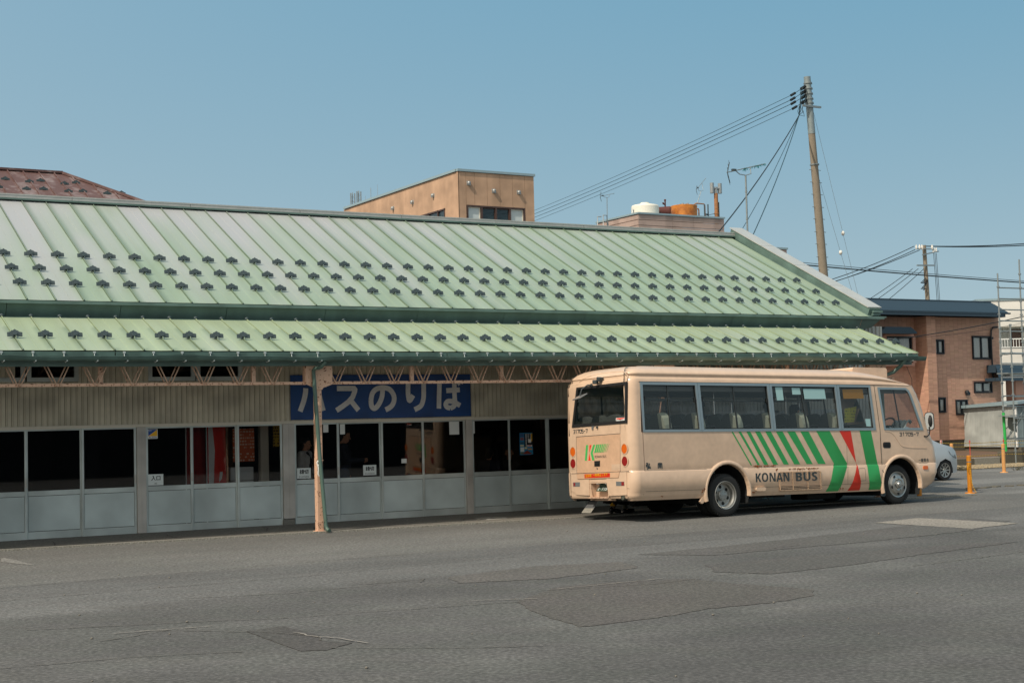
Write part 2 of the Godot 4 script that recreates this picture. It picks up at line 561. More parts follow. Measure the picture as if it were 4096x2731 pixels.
	M.car = mat("b9bec1", 0.25, 0.35)
	M.car.clearcoat_enabled = true
	M.skin = mat("b98567", 0.6)
	M.hair = mat("17130f", 0.7)
	M.cloth_black = mat("14161a", 0.85)
	M.cloth_white = mat("bdbab4", 0.85)
	M.cloth_blue = mat("2c3f57", 0.85)
	M.cloth_navy = mat("1a1f2c", 0.85)
	M.leather = mat("0d0d0f", 0.25)
	M.sock = mat("d7a62e", 0.85)
	M.sock_dark = mat("4d5148", 0.85)

# ---------------------------------------------------------------- ground
func kerb_z(x: float) -> float:
	return -24.45 + (x - 4.0) * 0.062
func yard_colour(p: Vector3) -> Color:
	var q := p.z + 0.0576 * (p.x - 10.0)
	var n := g1.get_noise_2d(p.x, p.z * 2.2)
	var n2 := g2.get_noise_2d(p.x, p.z)
	var k := 0.150
	var warm := 1.0
	var jit := n2 * 0.35
	if q < -19.0 + jit * 0.2:
		k = 0.185; warm = 1.05
	elif q < -17.7 + jit * 0.3: k = 0.152
	elif q < -16.0 + jit * 1.6: k = 0.178
	else:
		k = 0.138 - 0.012 * smoothstep(-13.0, -8.0, q)
		warm = 1.03
		k += 0.025 * smoothstep(0.1, 0.6, n2) - 0.012 * smoothstep(0.0, 0.5, -n)
	if p.x > 22.5 and p.z < -23.0:
		k = 0.19 + 0.05 * smoothstep(-0.1, 0.4, n)
		warm = 1.04
	k *= (1.0 + n * 0.16 + n2 * 0.10) * 0.95
	var st := g2.get_noise_2d(p.x * 0.35 + 40.0, q * 2.6)
	k *= 1.0 + st * 0.12
	return Color(k * (0.4 + 0.6 * warm) * 0.985, k * (0.5 + 0.5 * warm), k * 1.0)
var g1: FastNoiseLite
var g2: FastNoiseLite
func build_ground():
	g1 = noise(5, 0.16, 4)
	g2 = noise(9, 0.45, 3)
	var uvw := func(p: Vector3): return Vector2(p.x, p.z) / 2.6
	var mb := MB.new(uvw, yard_colour)
	var xs := span(-6, 42, 150)
	var zs := span(-36, -3, 110)
	for e in [-14.0, -40.0, -120.0, -500.0]: xs.push_front(e)
	for e in [60.0, 100.0, 200.0, 600.0]: xs.append(e)
	for e in [-45.0, -80.0, -150.0, -300.0, -700.0]: zs.push_front(e)
	for e in [10.0, 40.0, 120.0, 500.0]: zs.append(e)
	var up := Vector3.UP
	for i in xs.size() - 1:
		for j in zs.size() - 1:
			var a := Vector3(xs[i], 0, zs[j]); var b := Vector3(xs[i + 1], 0, zs[j])
			var c := Vector3(xs[i + 1], 0, zs[j + 1]); var d := Vector3(xs[i], 0, zs[j + 1])
			mb.tri_n(a, d, c, up, up, up); mb.tri_n(a, c, b, up, up, up)
	var yard := struct("asphalt_yard", mb, M.asphalt)
	# repair patches with their own ragged edge, thin sheets laid on the old surface
	var rg := RandomNumberGenerator.new(); rg.seed = 4
	var patch := func(called: String, pts: String, y: float, k: Color, ragged: float):
		var p := V2(pts)
		var out := PackedVector2Array()
		for i in p.size():
			var a := p[i]; var b := p[(i + 1) % p.size()]
			var n := int(a.distance_to(b) / 0.13) + 1
			for s in n: out.append(a.lerp(b, float(s) / n) + Vector2(rg.randf_range(-1, 1), rg.randf_range(-1, 1)) * ragged)
		var pm := MB.new(uvw, func(q): return k * (1.0 + g2.get_noise_2d(q.x * 1.3, q.z * 1.3) * 0.16))
		pm.skin(func(u, v): return Vector3(u, y, v), out, span(-4, 32, 72), span(-23, -8, 30), [], true)
		obj(called, pm, M.asphalt, yard)
	patch.call("repair_patch", "4.63,-12.95 5.03,-13.08 5.07,-12.33 4.95,-11.95 5.13,-11.7 4.78,-11.44 4.58,-11.53", 0.004, Color(0.098, 0.096, 0.093), 0.008)
	patch.call("repair_patch", "7.6,-13.2 7.3,-12.3 7.12,-11.25 8.0,-11.3 8.75,-11.52 9.6,-11.5 10.19,-11.65 10.55,-12.1 10.3,-13.0 10.2,-13.8 9.4,-14.1 8.62,-14.1", 0.004, Color(0.122, 0.116, 0.110), 0.02)
	patch.call("repair_patch", "11.3,-14.9 13.1,-14.95 15.8,-14.85 16.4,-14.5 14.2,-14.1 12.6,-13.7 11.2,-13.55 10.9,-14.2", 0.004, Color(0.115, 0.113, 0.110), 0.025)
	patch.call("repair_patch", "11.5,-16.7 13.0,-16.9 15.2,-17.3 17.5,-17.8 19.5,-18.3 19.4,-17.3 17.6,-16.4 15.0,-16.0 12.2,-15.9", 0.004, Color(0.125, 0.123, 0.120), 0.035)
	patch.call("repair_patch", "8.2,-15.9 9.6,-16.3 10.8,-16.0 10.5,-15.2 9.0,-14.9 8.0,-15.2", 0.004, Color(0.142, 0.136, 0.130), 0.03)
	patch.call("concrete_patch", "17.7,-18.66 18.98,-18.95 19.11,-16.87 18.6,-16.75 17.77,-16.63", 0.006, Color(0.33, 0.31, 0.28), 0.012)
	patch.call("worn_white_line", "4.31,-22.3 4.48,-23.2 4.56,-22.3 4.6,-21.3", 0.004, Color(0.30, 0.30, 0.29), 0.012)
	# cracks and joints: narrow dark ribbons
	var crack := func(mb2: MB, pts: String, w: float, jitter: float, y := 0.008):
		var p := V2(pts)
		var out := []
		for i in p.size() - 1:
			var n := int(p[i].distance_to(p[i + 1]) / 0.09) + 1
			for s in n: out.append(p[i].lerp(p[i + 1], float(s) / n) + Vector2(rg.randf_range(-1, 1), rg.randf_range(-1, 1)) * jitter)
		out.append(p[p.size() - 1])
		for i in out.size() - 1:
			var d: Vector2 = (out[i + 1] - out[i]).normalized().orthogonal() * w * rg.randf_range(0.35, 1.0)
			mb2.quad(Vector3(out[i].x - d.x, y, out[i].y - d.y), Vector3(out[i + 1].x - d.x, y, out[i + 1].y - d.y), Vector3(out[i + 1].x + d.x, y, out[i + 1].y + d.y), Vector3(out[i].x + d.x, y, out[i].y + d.y))
	var jm := MB.new()
	crack.call(jm, "-3,-18.2 3.58,-18.54 6.4,-18.86 11,-19.24 14.3,-19.33 18.1,-19.43 22.5,-19.7 27,-20.0", 0.009, 0.012)
	crack.call(jm, "-3,-16.7 3.3,-17.1 6.9,-17.24 10.1,-17.63 12.05,-17.9 14.9,-17.97 17.5,-18.54", 0.009, 0.012)
	obj("paving_joint", jm, mat("55534f", 0.95), yard)
	var cm := MB.new()
	for s in ["4.63,-12.95 4.9,-12.5 5.0,-12.2 4.95,-11.95", "4.85,-11.5 5.6,-10.9 6.3,-10.5", "3.0,-14.4 4.2,-14.0 5.3,-13.6 6.6,-13.4 7.7,-13.2", "3.4,-13.2 4.1,-13.5 4.6,-12.9", "8.3,-13.9 9.6,-13.6 10.3,-13.7", "9.2,-14.3 9.9,-14.0", "6.9,-15.9 7.4,-15.8 7.9,-15.9 7.7,-15.6", "12.4,-16.2 13.3,-16.1 14.1,-16.3", "2.3,-12.2 3.4,-12.1 4.2,-11.8", "13.0,-13.1 14.4,-13.3 16.2,-13.6", "10.6,-13.9 11.3,-13.7", "5.0,-15.9 6.1,-15.6 7.2,-15.7"]:
		crack.call(cm, s, 0.010, 0.02, 0.009)
	stuff(obj("crack", cm, mat("5c5a55", 0.95), yard))
	var lm := MB.new()
	for s in ["4.95,-12.6 4.98,-12.25 5.12,-12.0 5.2,-11.55", "3.6,-13.6 4.5,-13.5", "8.5,-13.9 10.0,-14.0", "7.3,-13.6 7.9,-13.3"]:
		crack.call(lm, s, 0.013, 0.015, 0.0095)
	stuff(obj("filled_crack", lm, mat("8d8982", 0.95), yard))
	# loose stones
	var sm := MB.new()
	for i in 70:
		var x := rg.randf_range(2, 22); var z := rg.randf_range(-22, -8)
		var r := rg.randf_range(0.006, 0.017)
		sm.sphere(Vector3(x, r * 0.5, z), r, 6, Vector3(1, 0.6, 0.8))
	stuff(obj("loose_stone", sm, mat("77746c", 0.95), yard))
	# pavement under the canopy with its pale kerb
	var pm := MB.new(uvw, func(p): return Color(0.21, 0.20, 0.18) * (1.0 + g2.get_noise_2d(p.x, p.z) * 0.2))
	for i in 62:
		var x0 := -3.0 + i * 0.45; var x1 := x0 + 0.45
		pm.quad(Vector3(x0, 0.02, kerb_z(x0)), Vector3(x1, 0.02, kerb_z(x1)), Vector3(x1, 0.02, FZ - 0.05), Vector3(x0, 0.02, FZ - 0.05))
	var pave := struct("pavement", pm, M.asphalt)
	for i in 14:
		var km := MB.new()
		var x0 := -3.0 + i * 1.99; var x1 := x0 + 1.978
		km.bar(Vector3(x0, 0.012, kerb_z(x0) + 0.055), Vector3(x1, 0.012, kerb_z(x1) + 0.055), 0.11, 0.036)
		obj("kerb_stone", km, M.conc, pave)
	var pc := MB.new()
	for s in ["9.2,-24.3 9.65,-24.75 10.1,-24.6 10.3,-25.2", "9.3,-24.9 9.6,-25.6 9.7,-26.2", "12.9,-24.4 13.3,-25.0 13.9,-25.2", "7.6,-24.6 7.7,-25.6", "5.6,-24.6 5.75,-25.4"]:
		crack.call(pc, s, 0.009, 0.02, 0.026)
	stuff(obj("crack", pc, mat("26241f", 0.95), pave))
	for c in [[Vector3(13.72, 0.02, -24.72), "round grey manhole cover in the pavement left of the bus"], [Vector3(18.55, 0.02, -25.0), "round grey manhole cover in the pavement seen beneath the bus"]]:
		var hm := MB.new()
		hm.lathe([Vector2(0.0, 0.008), Vector2(0.24, 0.008), Vector2(0.245, 0.004), Vector2(0.262, 0.004), Vector2(0.265, 0.010), Vector2(0.31, 0.010), Vector2(0.315, 0.0)], 28)
		for k in 4:
			hm.box(Vector3(0.12 * cos(k * PI / 2 + 0.4), 0.012, 0.12 * sin(k * PI / 2 + 0.4)), Vector3(0.07, 0.006, 0.02))
		var o := obj("manhole_cover", hm, M.manhole)
		o.position = c[0]
		tag(o, c[1], "manhole cover", "manhole covers in the pavement")
	var bw := thing("added_dark_wall", "long dark wall added unseen behind the camera to darken the door glass reflections", "wall", Vector3(0, 0, 7))  # added out of view so that the door glass mirrors something dark
	for i in 30:
		obj("board", box_mb(Vector3(-42 + i * 3.0, 1.5, 0.02 * (i % 3)), Vector3(2.97, 3.0, 0.12)), M.dark, bw)
	# raised terrace, retaining wall and gravel to the right
	var tm := MB.new()
	tm.quad(Vector3(31, 0.17, -35.65), Vector3(50, 0.2, -35.65), Vector3(50, 0.34, -41.5), Vector3(31, 0.34, -41.5))
	struct("brown_paved_terrace", tm, M.terrace)
	var gm := MB.new()
	for i in 40:
		var x := 30.0 + i * 0.5
		gm.quad(Vector3(x, 0.012, -33.5 + 0.12 * sin(i * 1.7)), Vector3(x + 0.5, 0.012, -33.5 + 0.12 * sin((i + 1) * 1.7)), Vector3(x + 0.5, 0.03, -35.6), Vector3(x, 0.03, -35.6))
	struct("gravel_strip", gm, M.gravel)
	var stone := MB.new(); stone.sphere(Vector3.ZERO, 0.03, 6, Vector3(1.2, 0.7, 0.9))
	var mm := MultiMesh.new()
	mm.transform_format = MultiMesh.TRANSFORM_3D
	mm.mesh = stone.st.commit()
	mm.instance_count = 2200
	for i in 2200:
		var s := rg.randf_range(0.5, 1.3)
		mm.set_instance_transform(i, Transform3D(Basis(Vector3.UP, rg.randf() * TAU).scaled(Vector3.ONE * s), Vector3(rg.randf_range(30, 46), 0.025, rg.randf_range(-35.55, -33.35))))
	var mi := MultiMeshInstance3D.new()
	mi.multimesh = mm
	mi.material_override = M.gravel
	put(mi, "gravel", self)
	stuff(mi)
	tag(mi, "loose pale gravel along the foot of the low concrete wall", "gravel")

# ---------------------------------------------------------------- the long station building
const XL := -2.6
const XR := 25.43
const EAVE_Z := -25.8
const EAVE_Y := 4.09
const RIDGE_Z := -30.97
const RIDGE_Y := 6.605
const CAN_Z := -23.85
const CAN_Y := 3.13
const CAN_TZ := -25.75
const CAN_TY := 3.785
func roof_colour(p: Vector3) -> Color:
	var upper := clampf((p.y - EAVE_Y) / (RIDGE_Y - EAVE_Y), 0, 1)
	var sheet := floorf((p.x - 5.43) / SEAM)
	var r := fposmod(sin(sheet * 12.9898) * 43758.5453, 1.0)
	var u := (p.x - 5.43) / SEAM - sheet
	var n := g1.get_noise_2d(p.x * 1.3 + sheet * 3.0, p.z * 1.2)
	var n2 := g2.get_noise_2d(p.x * 3.0, p.z * 0.7)
	var n3 := g2.get_noise_2d(p.x * 9.0, p.z * 0.35 + sheet)
	var bleach := 0.0
	if p.y > EAVE_Y - 0.02:
		bleach = upper * 0.62 + n * 0.55 + (r - 0.5) * 0.26 + n2 * 0.2
		bleach += 0.75 * exp(-pow((p.x - 4.8) / 2.2, 2.0)) + 0.35 * exp(-pow((p.x - 9.6) / 1.5, 2.0)) * (0.3 + upper) + 0.30 * exp(-pow((p.x - 12.6) / 1.6, 2.0)) * upper - 0.25 * smoothstep(15.0, 21.0, p.x)
		if u < 0.14 or u > 0.9: bleach -= 0.3
	else:
		bleach = n * 0.3 + (r - 0.5) * 0.2 + n2 * 0.25 - 0.05
	bleach = clampf(bleach, 0, 1)
	var green := Color(0.262, 0.350, 0.262) * (1.0 + n3 * 0.13 + n2 * 0.08)
	if p.y < EAVE_Y - 0.02: green = Color(0.315, 0.395, 0.270) * (1.0 + n3 * 0.14 + n2 * 0.08)
	var c := green.lerp(Color(0.372, 0.392, 0.405), bleach)
	# darker green along each seam; run-off stains below the snow stoppers
	if u < 0.05 or u > 0.985: c = c.lerp(Color(0.10, 0.16, 0.11), 0.6)
	if absf(u - 0.13) < 0.04 and (p.z > -27.7 and p.y > EAVE_Y or p.z > -24.45 and p.y < EAVE_Y) and r > 0.5: c = c.lerp(Color(0.40, 0.33, 0.17), 0.16)
	return c
func sheet_mesh(x0: float, x1: float, z0: float, y0: float, z1: float, y1: float, shift := 0.0) -> MB:
	# one standing-seam sheet: pan, two upstands, slightly dished; from the low edge (z0) to the high edge (z1)
	var mb := MB.new(null, roof_colour)
	var n := 9
	var dn := Vector3(0, absf(z1 - z0), (y1 - y0) * signf(z0 - z1)).normalized()
	var f := func(u: float, k: int, h: float):
		var t := float(k) / n
		return Vector3(lerpf(x0, x1, u) + shift * t, lerpf(y0, y1, t), lerpf(z0, z1, t)) + dn * h
	var prof := [[0.0, 0.0], [0.0, 0.026], [0.022, 0.026], [0.028, 0.002], [0.05, 0.001], [0.3, 0.0], [0.52, -0.001], [0.525, 0.003], [0.535, -0.001], [0.75, 0.0], [0.975, 0.002], [0.99, 0.0]]
	for k in n:
		for i in prof.size() - 1:
			mb.quad(f.call(prof[i][0], k, prof[i][1]), f.call(prof[i + 1][0], k, prof[i + 1][1]), f.call(prof[i + 1][0], k + 1, prof[i + 1][1]), f.call(prof[i][0], k + 1, prof[i][1]))
	return mb
func guard_mesh() -> Mesh:
	# folded snow stopper: a plate with a peaked middle, ears, a brace and foot
	var mb := MB.new()
	var out := V2("-0.118,0.0 -0.118,0.07 -0.068,0.078 -0.052,0.098 -0.028,0.103 0,0.125 0.028,0.103 0.052,0.098 0.068,0.078 0.118,0.07 0.118,0.0 0.03,0.0 0.018,0.03 -0.018,0.03 -0.03,0.0")
	mb.prism(out, Transform3D(Basis(), Vector3(0, 0, 0)), 0.006)
	mb.box(Vector3(0, 0.045, 0.02), Vector3(0.06, 0.05, 0.03))
	mb.box(Vector3(0, 0.05, -0.035), Vector3(0.045, 0.02, 0.09), Basis(Vector3.RIGHT, 0.5))
	mb.box(Vector3(0, 0.02, -0.07), Vector3(0.05, 0.05, 0.05))
	mb.box(Vector3(-0.095, 0.035, 0.006), Vector3(0.03, 0.05, 0.008)); mb.box(Vector3(0.095, 0.035, 0.006), Vector3(0.03, 0.05, 0.008))
	return mb.st.commit()
func build_station():
	var S := thing("station_building", "long low bus station building with pale green sheet metal roof and canopy", "building")
	# ---------------- upper roof
	var deck := MB.new()
	deck.quad(Vector3(XL, EAVE_Y - 0.03, EAVE_Z), Vector3(24.9, EAVE_Y - 0.03, EAVE_Z), Vector3(24.9, RIDGE_Y - 0.03, RIDGE_Z), Vector3(XL, RIDGE_Y - 0.03, RIDGE_Z))
	deck.quad(Vector3(24.9, EAVE_Y, 2 * RIDGE_Z - EAVE_Z), Vector3(XL, EAVE_Y, 2 * RIDGE_Z - EAVE_Z), Vector3(XL, RIDGE_Y - 0.02, RIDGE_Z), Vector3(24.9, RIDGE_Y - 0.02, RIDGE_Z))
	var roof := obj("roof", deck, M.dark_green, S)
	var rm := mat("ffffff", 0.42, 0.0)
	rm.vertex_color_use_as_albedo = true
	var x := 5.43 - 17 * SEAM
	while x < 24.5:
		obj("roof_sheet", sheet_mesh(x, minf(x + SEAM, 24.62), EAVE_Z, EAVE_Y, RIDGE_Z, RIDGE_Y), rm, roof)
		x += SEAM
	# ridge cap in lengths
	for i in 11:
		var cm := MB.new()
		var a := XL + i * 2.5; var b := minf(a + 2.49, 24.75)
		cm.box(Vector3((a + b) / 2, 6.655, RIDGE_Z + 0.02), Vector3(b - a, 0.03, 0.36))
		cm.box(Vector3((a + b) / 2, 6.60, RIDGE_Z + 0.185), Vector3(b - a, 0.075, 0.02))
		obj("ridge_cap", cm, M.grey_cap, roof)
	var cl := MB.new()
	cl.box(Vector3(11.0, 6.565, RIDGE_Z + 0.19), Vector3(27.2, 0.035, 0.05))
	obj("ridge_flashing", cl, M.dark_green, roof)
	# verge at the right gable: dark upstand and grey cap
	var sl := Vector3(0, RIDGE_Y - EAVE_Y, RIDGE_Z - EAVE_Z)
	var e0 := Vector3(24.79, EAVE_Y + 0.10, EAVE_Z - 0.12)
	var e1 := Vector3(24.79, RIDGE_Y + 0.10, RIDGE_Z)
	var vm := MB.new()
	vm.bar(e0, e1, 0.34, 0.2)
	obj("verge_board", vm, M.dark_green, roof)
	for i in 4:
		var vc := MB.new()
		vc.bar((e0 + Vector3(0.02, 0.115, 0.03)).lerp(e1 + Vector3(0.02, 0.115, 0), i / 4.0 + 0.002), (e0 + Vector3(0.02, 0.115, 0.03)).lerp(e1 + Vector3(0.02, 0.115, 0), (i + 1) / 4.0), 0.42, 0.022)
		obj("verge_cap", vc, M.grey_cap, roof)
	var vb := MB.new()
	vb.box(Vector3(24.85, 4.21, -25.88), Vector3(0.28, 0.05, 0.1)); vb.box(Vector3(24.83, 4.15, -25.93), Vector3(0.24, 0.05, 0.12))
	vb.box(Vector3(24.82, EAVE_Y - 0.01, EAVE_Z - 0.1), Vector3(0.5, 0.03, 0.2))
	obj("verge_end", vb, M.dark_green, roof)
	# snow stoppers in three staggered-looking rows, one on every seam
	var gmesh := guard_mesh()
	var pitch := Basis(Vector3.RIGHT, atan2(RIDGE_Y - EAVE_Y, EAVE_Z - RIDGE_Z))
	var sl_y := func(z: float): return EAVE_Y + (EAVE_Z - z) * (RIDGE_Y - EAVE_Y) / (EAVE_Z - RIDGE_Z)
	var rk := RandomNumberGenerator.new(); rk.seed = 12
	var add_guard := func(parent: Node, p: Vector3, b: Basis):
		var o := MeshInstance3D.new()
		o.mesh = gmesh
		o.material_override = M.guard
		put(o, "snow_stopper", parent)
		o.transform = Transform3D(b * Basis(Vector3.UP, rk.randf_range(-0.06, 0.06)), p)
	for row in [-27.75, -27.07, -26.40]:
		x = 5.43 - 16 * SEAM
		while x < 24.4:
			add_guard.call(roof, Vector3(x + 0.01, sl_y.call(row) + 0.03, row), Basis(Vector3.RIGHT, -0.25))
			x += SEAM
	# ---------------- closing band between the roofs
	var band := MB.new()
	band.box(Vector3(11.2, EAVE_Y - 0.035, EAVE_Z - 0.01), Vector3(27.6, 0.05, 0.03))
	obj("eave_trim", band, M.dark_green, roof)
	for i in 14:
		var bm := MB.new()
		var a := XL + i * 1.93; var b := minf(a + 1.92, 24.35)
		bm.quad(Vector3(a, 3.76, -26.0), Vector3(b, 3.76, -26.0), Vector3(b, 4.06, -25.84), Vector3(a, 4.06, -25.84))
		bm.quad(Vector3(a, 3.75, -26.03), Vector3(a, 4.05, -25.87), Vector3(b, 4.05, -25.87), Vector3(b, 3.75, -26.03))
		obj("soffit_panel", bm, M.dark_green, S)
	var be := MB.new()
	be.quad(Vector3(24.36, 3.76, -26.0), Vector3(24.75, 3.84, -26.0), Vector3(24.98, 4.06, -25.84), Vector3(24.36, 4.06, -25.84))
	obj("soffit_panel", be, M.dark_green, S)
	# ---------------- canopy
	var um := MB.new()
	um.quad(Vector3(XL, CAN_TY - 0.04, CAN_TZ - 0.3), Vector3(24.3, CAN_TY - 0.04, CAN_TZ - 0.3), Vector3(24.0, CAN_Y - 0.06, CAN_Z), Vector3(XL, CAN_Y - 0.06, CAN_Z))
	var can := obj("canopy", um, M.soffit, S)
	x = 5.43 - 17 * SEAM
	while x < 24.1:
		var x1 := x + SEAM
		if x1 > 23.9: x1 = 24.1
		obj("roof_sheet", sheet_mesh(x, x1, CAN_Z, CAN_Y, CAN_TZ, CAN_TY, 0.05), rm, can)
		add_guard.call(can, Vector3(x + 0.015, 3.385, -24.5), Basis(Vector3.RIGHT, -0.2))
		# small fold where the seam meets the wall band
		x += SEAM
	var knob := MB.new()
	x = 5.43 - 16 * SEAM
	while x < 24.1:
		knob.sphere(Vector3(x + 0.06, CAN_TY + 0.035, CAN_TZ - 0.02), 0.035, 6, Vector3(1.2, 0.9, 0.8))
		x += SEAM
	stuff(obj("seam_end", knob, M.guard, can))
	var fl := MB.new()
	fl.box(Vector3(10.85, CAN_TY + 0.0, CAN_TZ - 0.06), Vector3(26.9, 0.03, 0.1))
	obj("flashing", fl, M.gutter, can)
	for i in 9:
		var fm := MB.new()
		var a := XL + i * 3.0; var b := minf(a + 2.985, 24.06)
		fm.box(Vector3((a + b) / 2, 3.075, CAN_Z + 0.0), Vector3(b - a, 0.075, 0.03))
		obj("fascia_board", fm, M.gutter, can)
	var dm := MB.new()
	dm.box(Vector3(10.7, 2.955, -24.02), Vector3(26.6, 0.145, 0.08))
	obj("edge_beam", dm, M.dark_green, can)
	# half-round gutter with a wavy old lip, hung on brackets
	var gm := MB.new()
	var gx := span(XL, 24.15, 84)
	var wob := func(q: float): return 0.012 * sin(q * 1.9) + 0.010 * sin(q * 4.3 + 1.0) - 0.018 * exp(-pow((q - 9.95) / 0.35, 2.0))
	for i in gx.size() - 1:
		for k in 8:
			var P := func(xx: float, kk: int):
				var a := PI + PI * kk / 8.0
				var lip: float = wob.call(xx) * (1.0 if kk >= 6 else 0.2)
				return Vector3(xx, 3.035 + 0.065 * sin(a) * 1.25 + lip, -23.74 + 0.07 * cos(a))
			mb_two(gm, P.call(gx[i], k), P.call(gx[i + 1], k), P.call(gx[i + 1], k + 1), P.call(gx[i], k + 1))
		var Q := func(xx: float): return Vector3(xx, 3.035 + wob.call(xx), -23.668)
		gm.bar(Q.call(gx[i]), Q.call(gx[i + 1]), 0.01, 0.01)
	var gut := obj("gutter", gm, M.gutter, can)
	x = 5.43 - 16 * SEAM + 0.15
	while x < 24.2:
		var hm := MB.new()
		hm.tube([Vector3(x, 3.09, -23.83), Vector3(x, 2.955, -23.80), Vector3(x, 2.935, -23.74), Vector3(x + 0.012, 2.96, -23.66)], 0.008, 5)
		hm.box(Vector3(x, 3.10, -23.825), Vector3(0.04, 0.03, 0.015))
		obj("bracket", hm, M.hook, gut)
		x += SEAM
	# ---------------- front wall
	var wm := MB.new()
	wm.box(Vector3((XL + 22.0) / 2, 1.925, FZ), Vector3(22.0 - XL, 0.055, 0.10))
	var wall := obj("wall", wm, M.trim, S)
	# cladding in sheets one metre wide, each with its folded ribs, cut round the high windows
	var wins := [[2.7, 4.47], [4.62, 6.42], [7.655, 9.416]]
	var x0 := -2.6
	while x0 < 24.5:
		var x1 := x0 + 0.993
		var cm2 := MB.new()
		var seg := [[x0, x1, 1.953, 3.76]]
		for w in wins:
			var nx := []
			for s in seg:
				if s[1] <= w[0] or s[0] >= w[1] or s[2] >= 2.715: nx.append(s); continue
				nx.append([s[0], s[1], s[2], 2.715])
				if s[0] < w[0]: nx.append([s[0], w[0], 2.715, s[3]])
				if s[1] > w[1]: nx.append([w[1], s[1], 2.715, s[3]])
			seg = nx
		for s in seg:
			cm2.box(Vector3((s[0] + s[1]) / 2, (s[2] + s[3]) / 2, FZ - 0.012), Vector3(s[1] - s[0], s[3] - s[2], 0.01))
			for k in 11:
				var ra := x0 + 0.05 + (k - 1) * 0.0993 + 0.0165; var rb := ra + 0.0663
				ra = maxf(ra, s[0]); rb = minf(rb, s[1])
				if rb - ra > 0.01: cm2.box(Vector3((ra + rb) / 2, (s[2] + s[3]) / 2, FZ + 0.008), Vector3(rb - ra, s[3] - s[2], 0.024))
		for k in 10:
			var rx := x0 + 0.05 + k * 0.0993
			for s in seg:
				if rx > s[0] + 0.012 and rx < s[1] - 0.012: cm2.box(Vector3(rx, (s[2] + s[3]) / 2, FZ + 0.012), Vector3(0.019, s[3] - s[2], 0.036))
			for yy in [1.985, 2.265, 2.49]: cm2.box(Vector3(rx, yy, FZ + 0.032), Vector3(0.009, 0.009, 0.006))
		obj("cladding_sheet", cm2, M.clad if x0 < 24.0 else M.clad_white, wall)
		x0 += 0.993
	var ww := MB.new()
	ww.box(Vector3(23.8, 0.98, FZ - 0.01), Vector3(3.2, 1.94, 0.06))
	for k in 30: ww.box(Vector3(22.3 + k * 0.106, 0.98, FZ + 0.03), Vector3(0.03, 1.9, 0.02))
	ww.box(Vector3(24.95, 3.4, FZ + 0.02), Vector3(0.96, 1.0, 0.04))
	for k in 8: ww.box(Vector3(24.53 + k * 0.12, 3.4, FZ + 0.05), Vector3(0.05, 1.0, 0.025))
	obj("end_cladding", ww, M.clad_white, wall)
	# gable, back and inner shell
	var bm2 := MB.new()
	var bz := 2 * RIDGE_Z - EAVE_Z + 0.3
	bm2.box(Vector3(XR - 0.06, 1.9, (FZ + bz) / 2), Vector3(0.12, 3.8, FZ - bz))
	bm2.prism(V2("%f,3.7 %f,3.7 %f,6.45" % [-FZ - 0.1, -bz, -RIDGE_Z]), Transform3D(Basis(Vector3(0, 0, -1), Vector3.UP, Vector3.RIGHT), Vector3(24.3, 0, 0)), 0.12)
	bm2.box(Vector3((XL + XR) / 2, 1.9, bz), Vector3(XR - XL, 3.8, 0.12))
	bm2.box(Vector3(XL, 1.9, (FZ + bz) / 2), Vector3(0.12, 3.8, FZ - bz))
	obj("rear_wall", bm2, M.clad_white, S)
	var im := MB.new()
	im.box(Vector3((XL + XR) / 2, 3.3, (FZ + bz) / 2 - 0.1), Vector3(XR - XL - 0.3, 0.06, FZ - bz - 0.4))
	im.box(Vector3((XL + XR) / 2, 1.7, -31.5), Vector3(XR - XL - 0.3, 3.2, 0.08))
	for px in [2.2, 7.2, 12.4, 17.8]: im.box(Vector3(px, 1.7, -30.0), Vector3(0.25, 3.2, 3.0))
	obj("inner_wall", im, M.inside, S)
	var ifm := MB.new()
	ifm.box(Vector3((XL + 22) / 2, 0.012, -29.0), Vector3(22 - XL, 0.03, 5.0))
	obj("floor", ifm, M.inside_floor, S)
	# ---------------- sliding doors; bays of aluminium leaves between pillars
	for e in [-2.6, 1.75, 4.6]: pass
	var leaves := [[-1.9, -1.0, 0], [-1.0, -0.1, 0], [-0.1, 0.8, 0], [0.8, 1.72, 0], [1.9, 2.8, 0], [2.8, 3.7, 0], [3.7, 4.61, 0], [4.61, 5.53, 0], [5.53, 6.46, 1], [6.46, 7.425, 0],
		[7.593, 8.455, 0], [8.455, 9.297, 1], [9.297, 10.18, 0],
		[10.416, 11.33, 0], [11.33, 12.215, 1], [12.215, 13.14, 0], [13.14, 14.073, 1],
		[14.217, 15.105, 0], [15.105, 16.0, 1], [16.0, 16.9, 0], [16.9, 17.85, 1], [18.0, 18.9, 0], [18.9, 19.8, 1], [19.8, 20.7, 0], [20.7, 21.85, 0]]
	for l in leaves: door_leaf(S, l[0], l[1], l[2])
	for p in [[-2.6, -1.9], [1.72, 1.9], [7.425, 7.593], [10.18, 10.416], [14.073, 14.217], [17.85, 18.0], [21.85, 22.3]]:
		var pm := MB.new()
		var c: float = (p[0] + p[1]) / 2
		var low := 0.13 if absf(c - 10.298) < 0.1 else 0.02
		pm.box(Vector3(c, (1.897 + low) / 2, FZ + 0.01), Vector3(p[1] - p[0] - 0.004, 1.897 - low, 0.12), Basis(), 0.006)
		pm.box(Vector3(c, (1.897 + low) / 2, FZ + 0.072), Vector3(0.012, 1.895 - low, 0.008))
		obj("pillar", pm, M.pillar, S)
	var fb := MB.new()
	fb.prism(V2("10.16,0.02 10.39,0.02 10.385,0.125 10.30,0.118 10.25,0.128 10.17,0.118"), Transform3D(Basis(), Vector3(0, 0, FZ - 0.05)), 0.14)
	obj("broken_plinth", fb, M.stone, S)
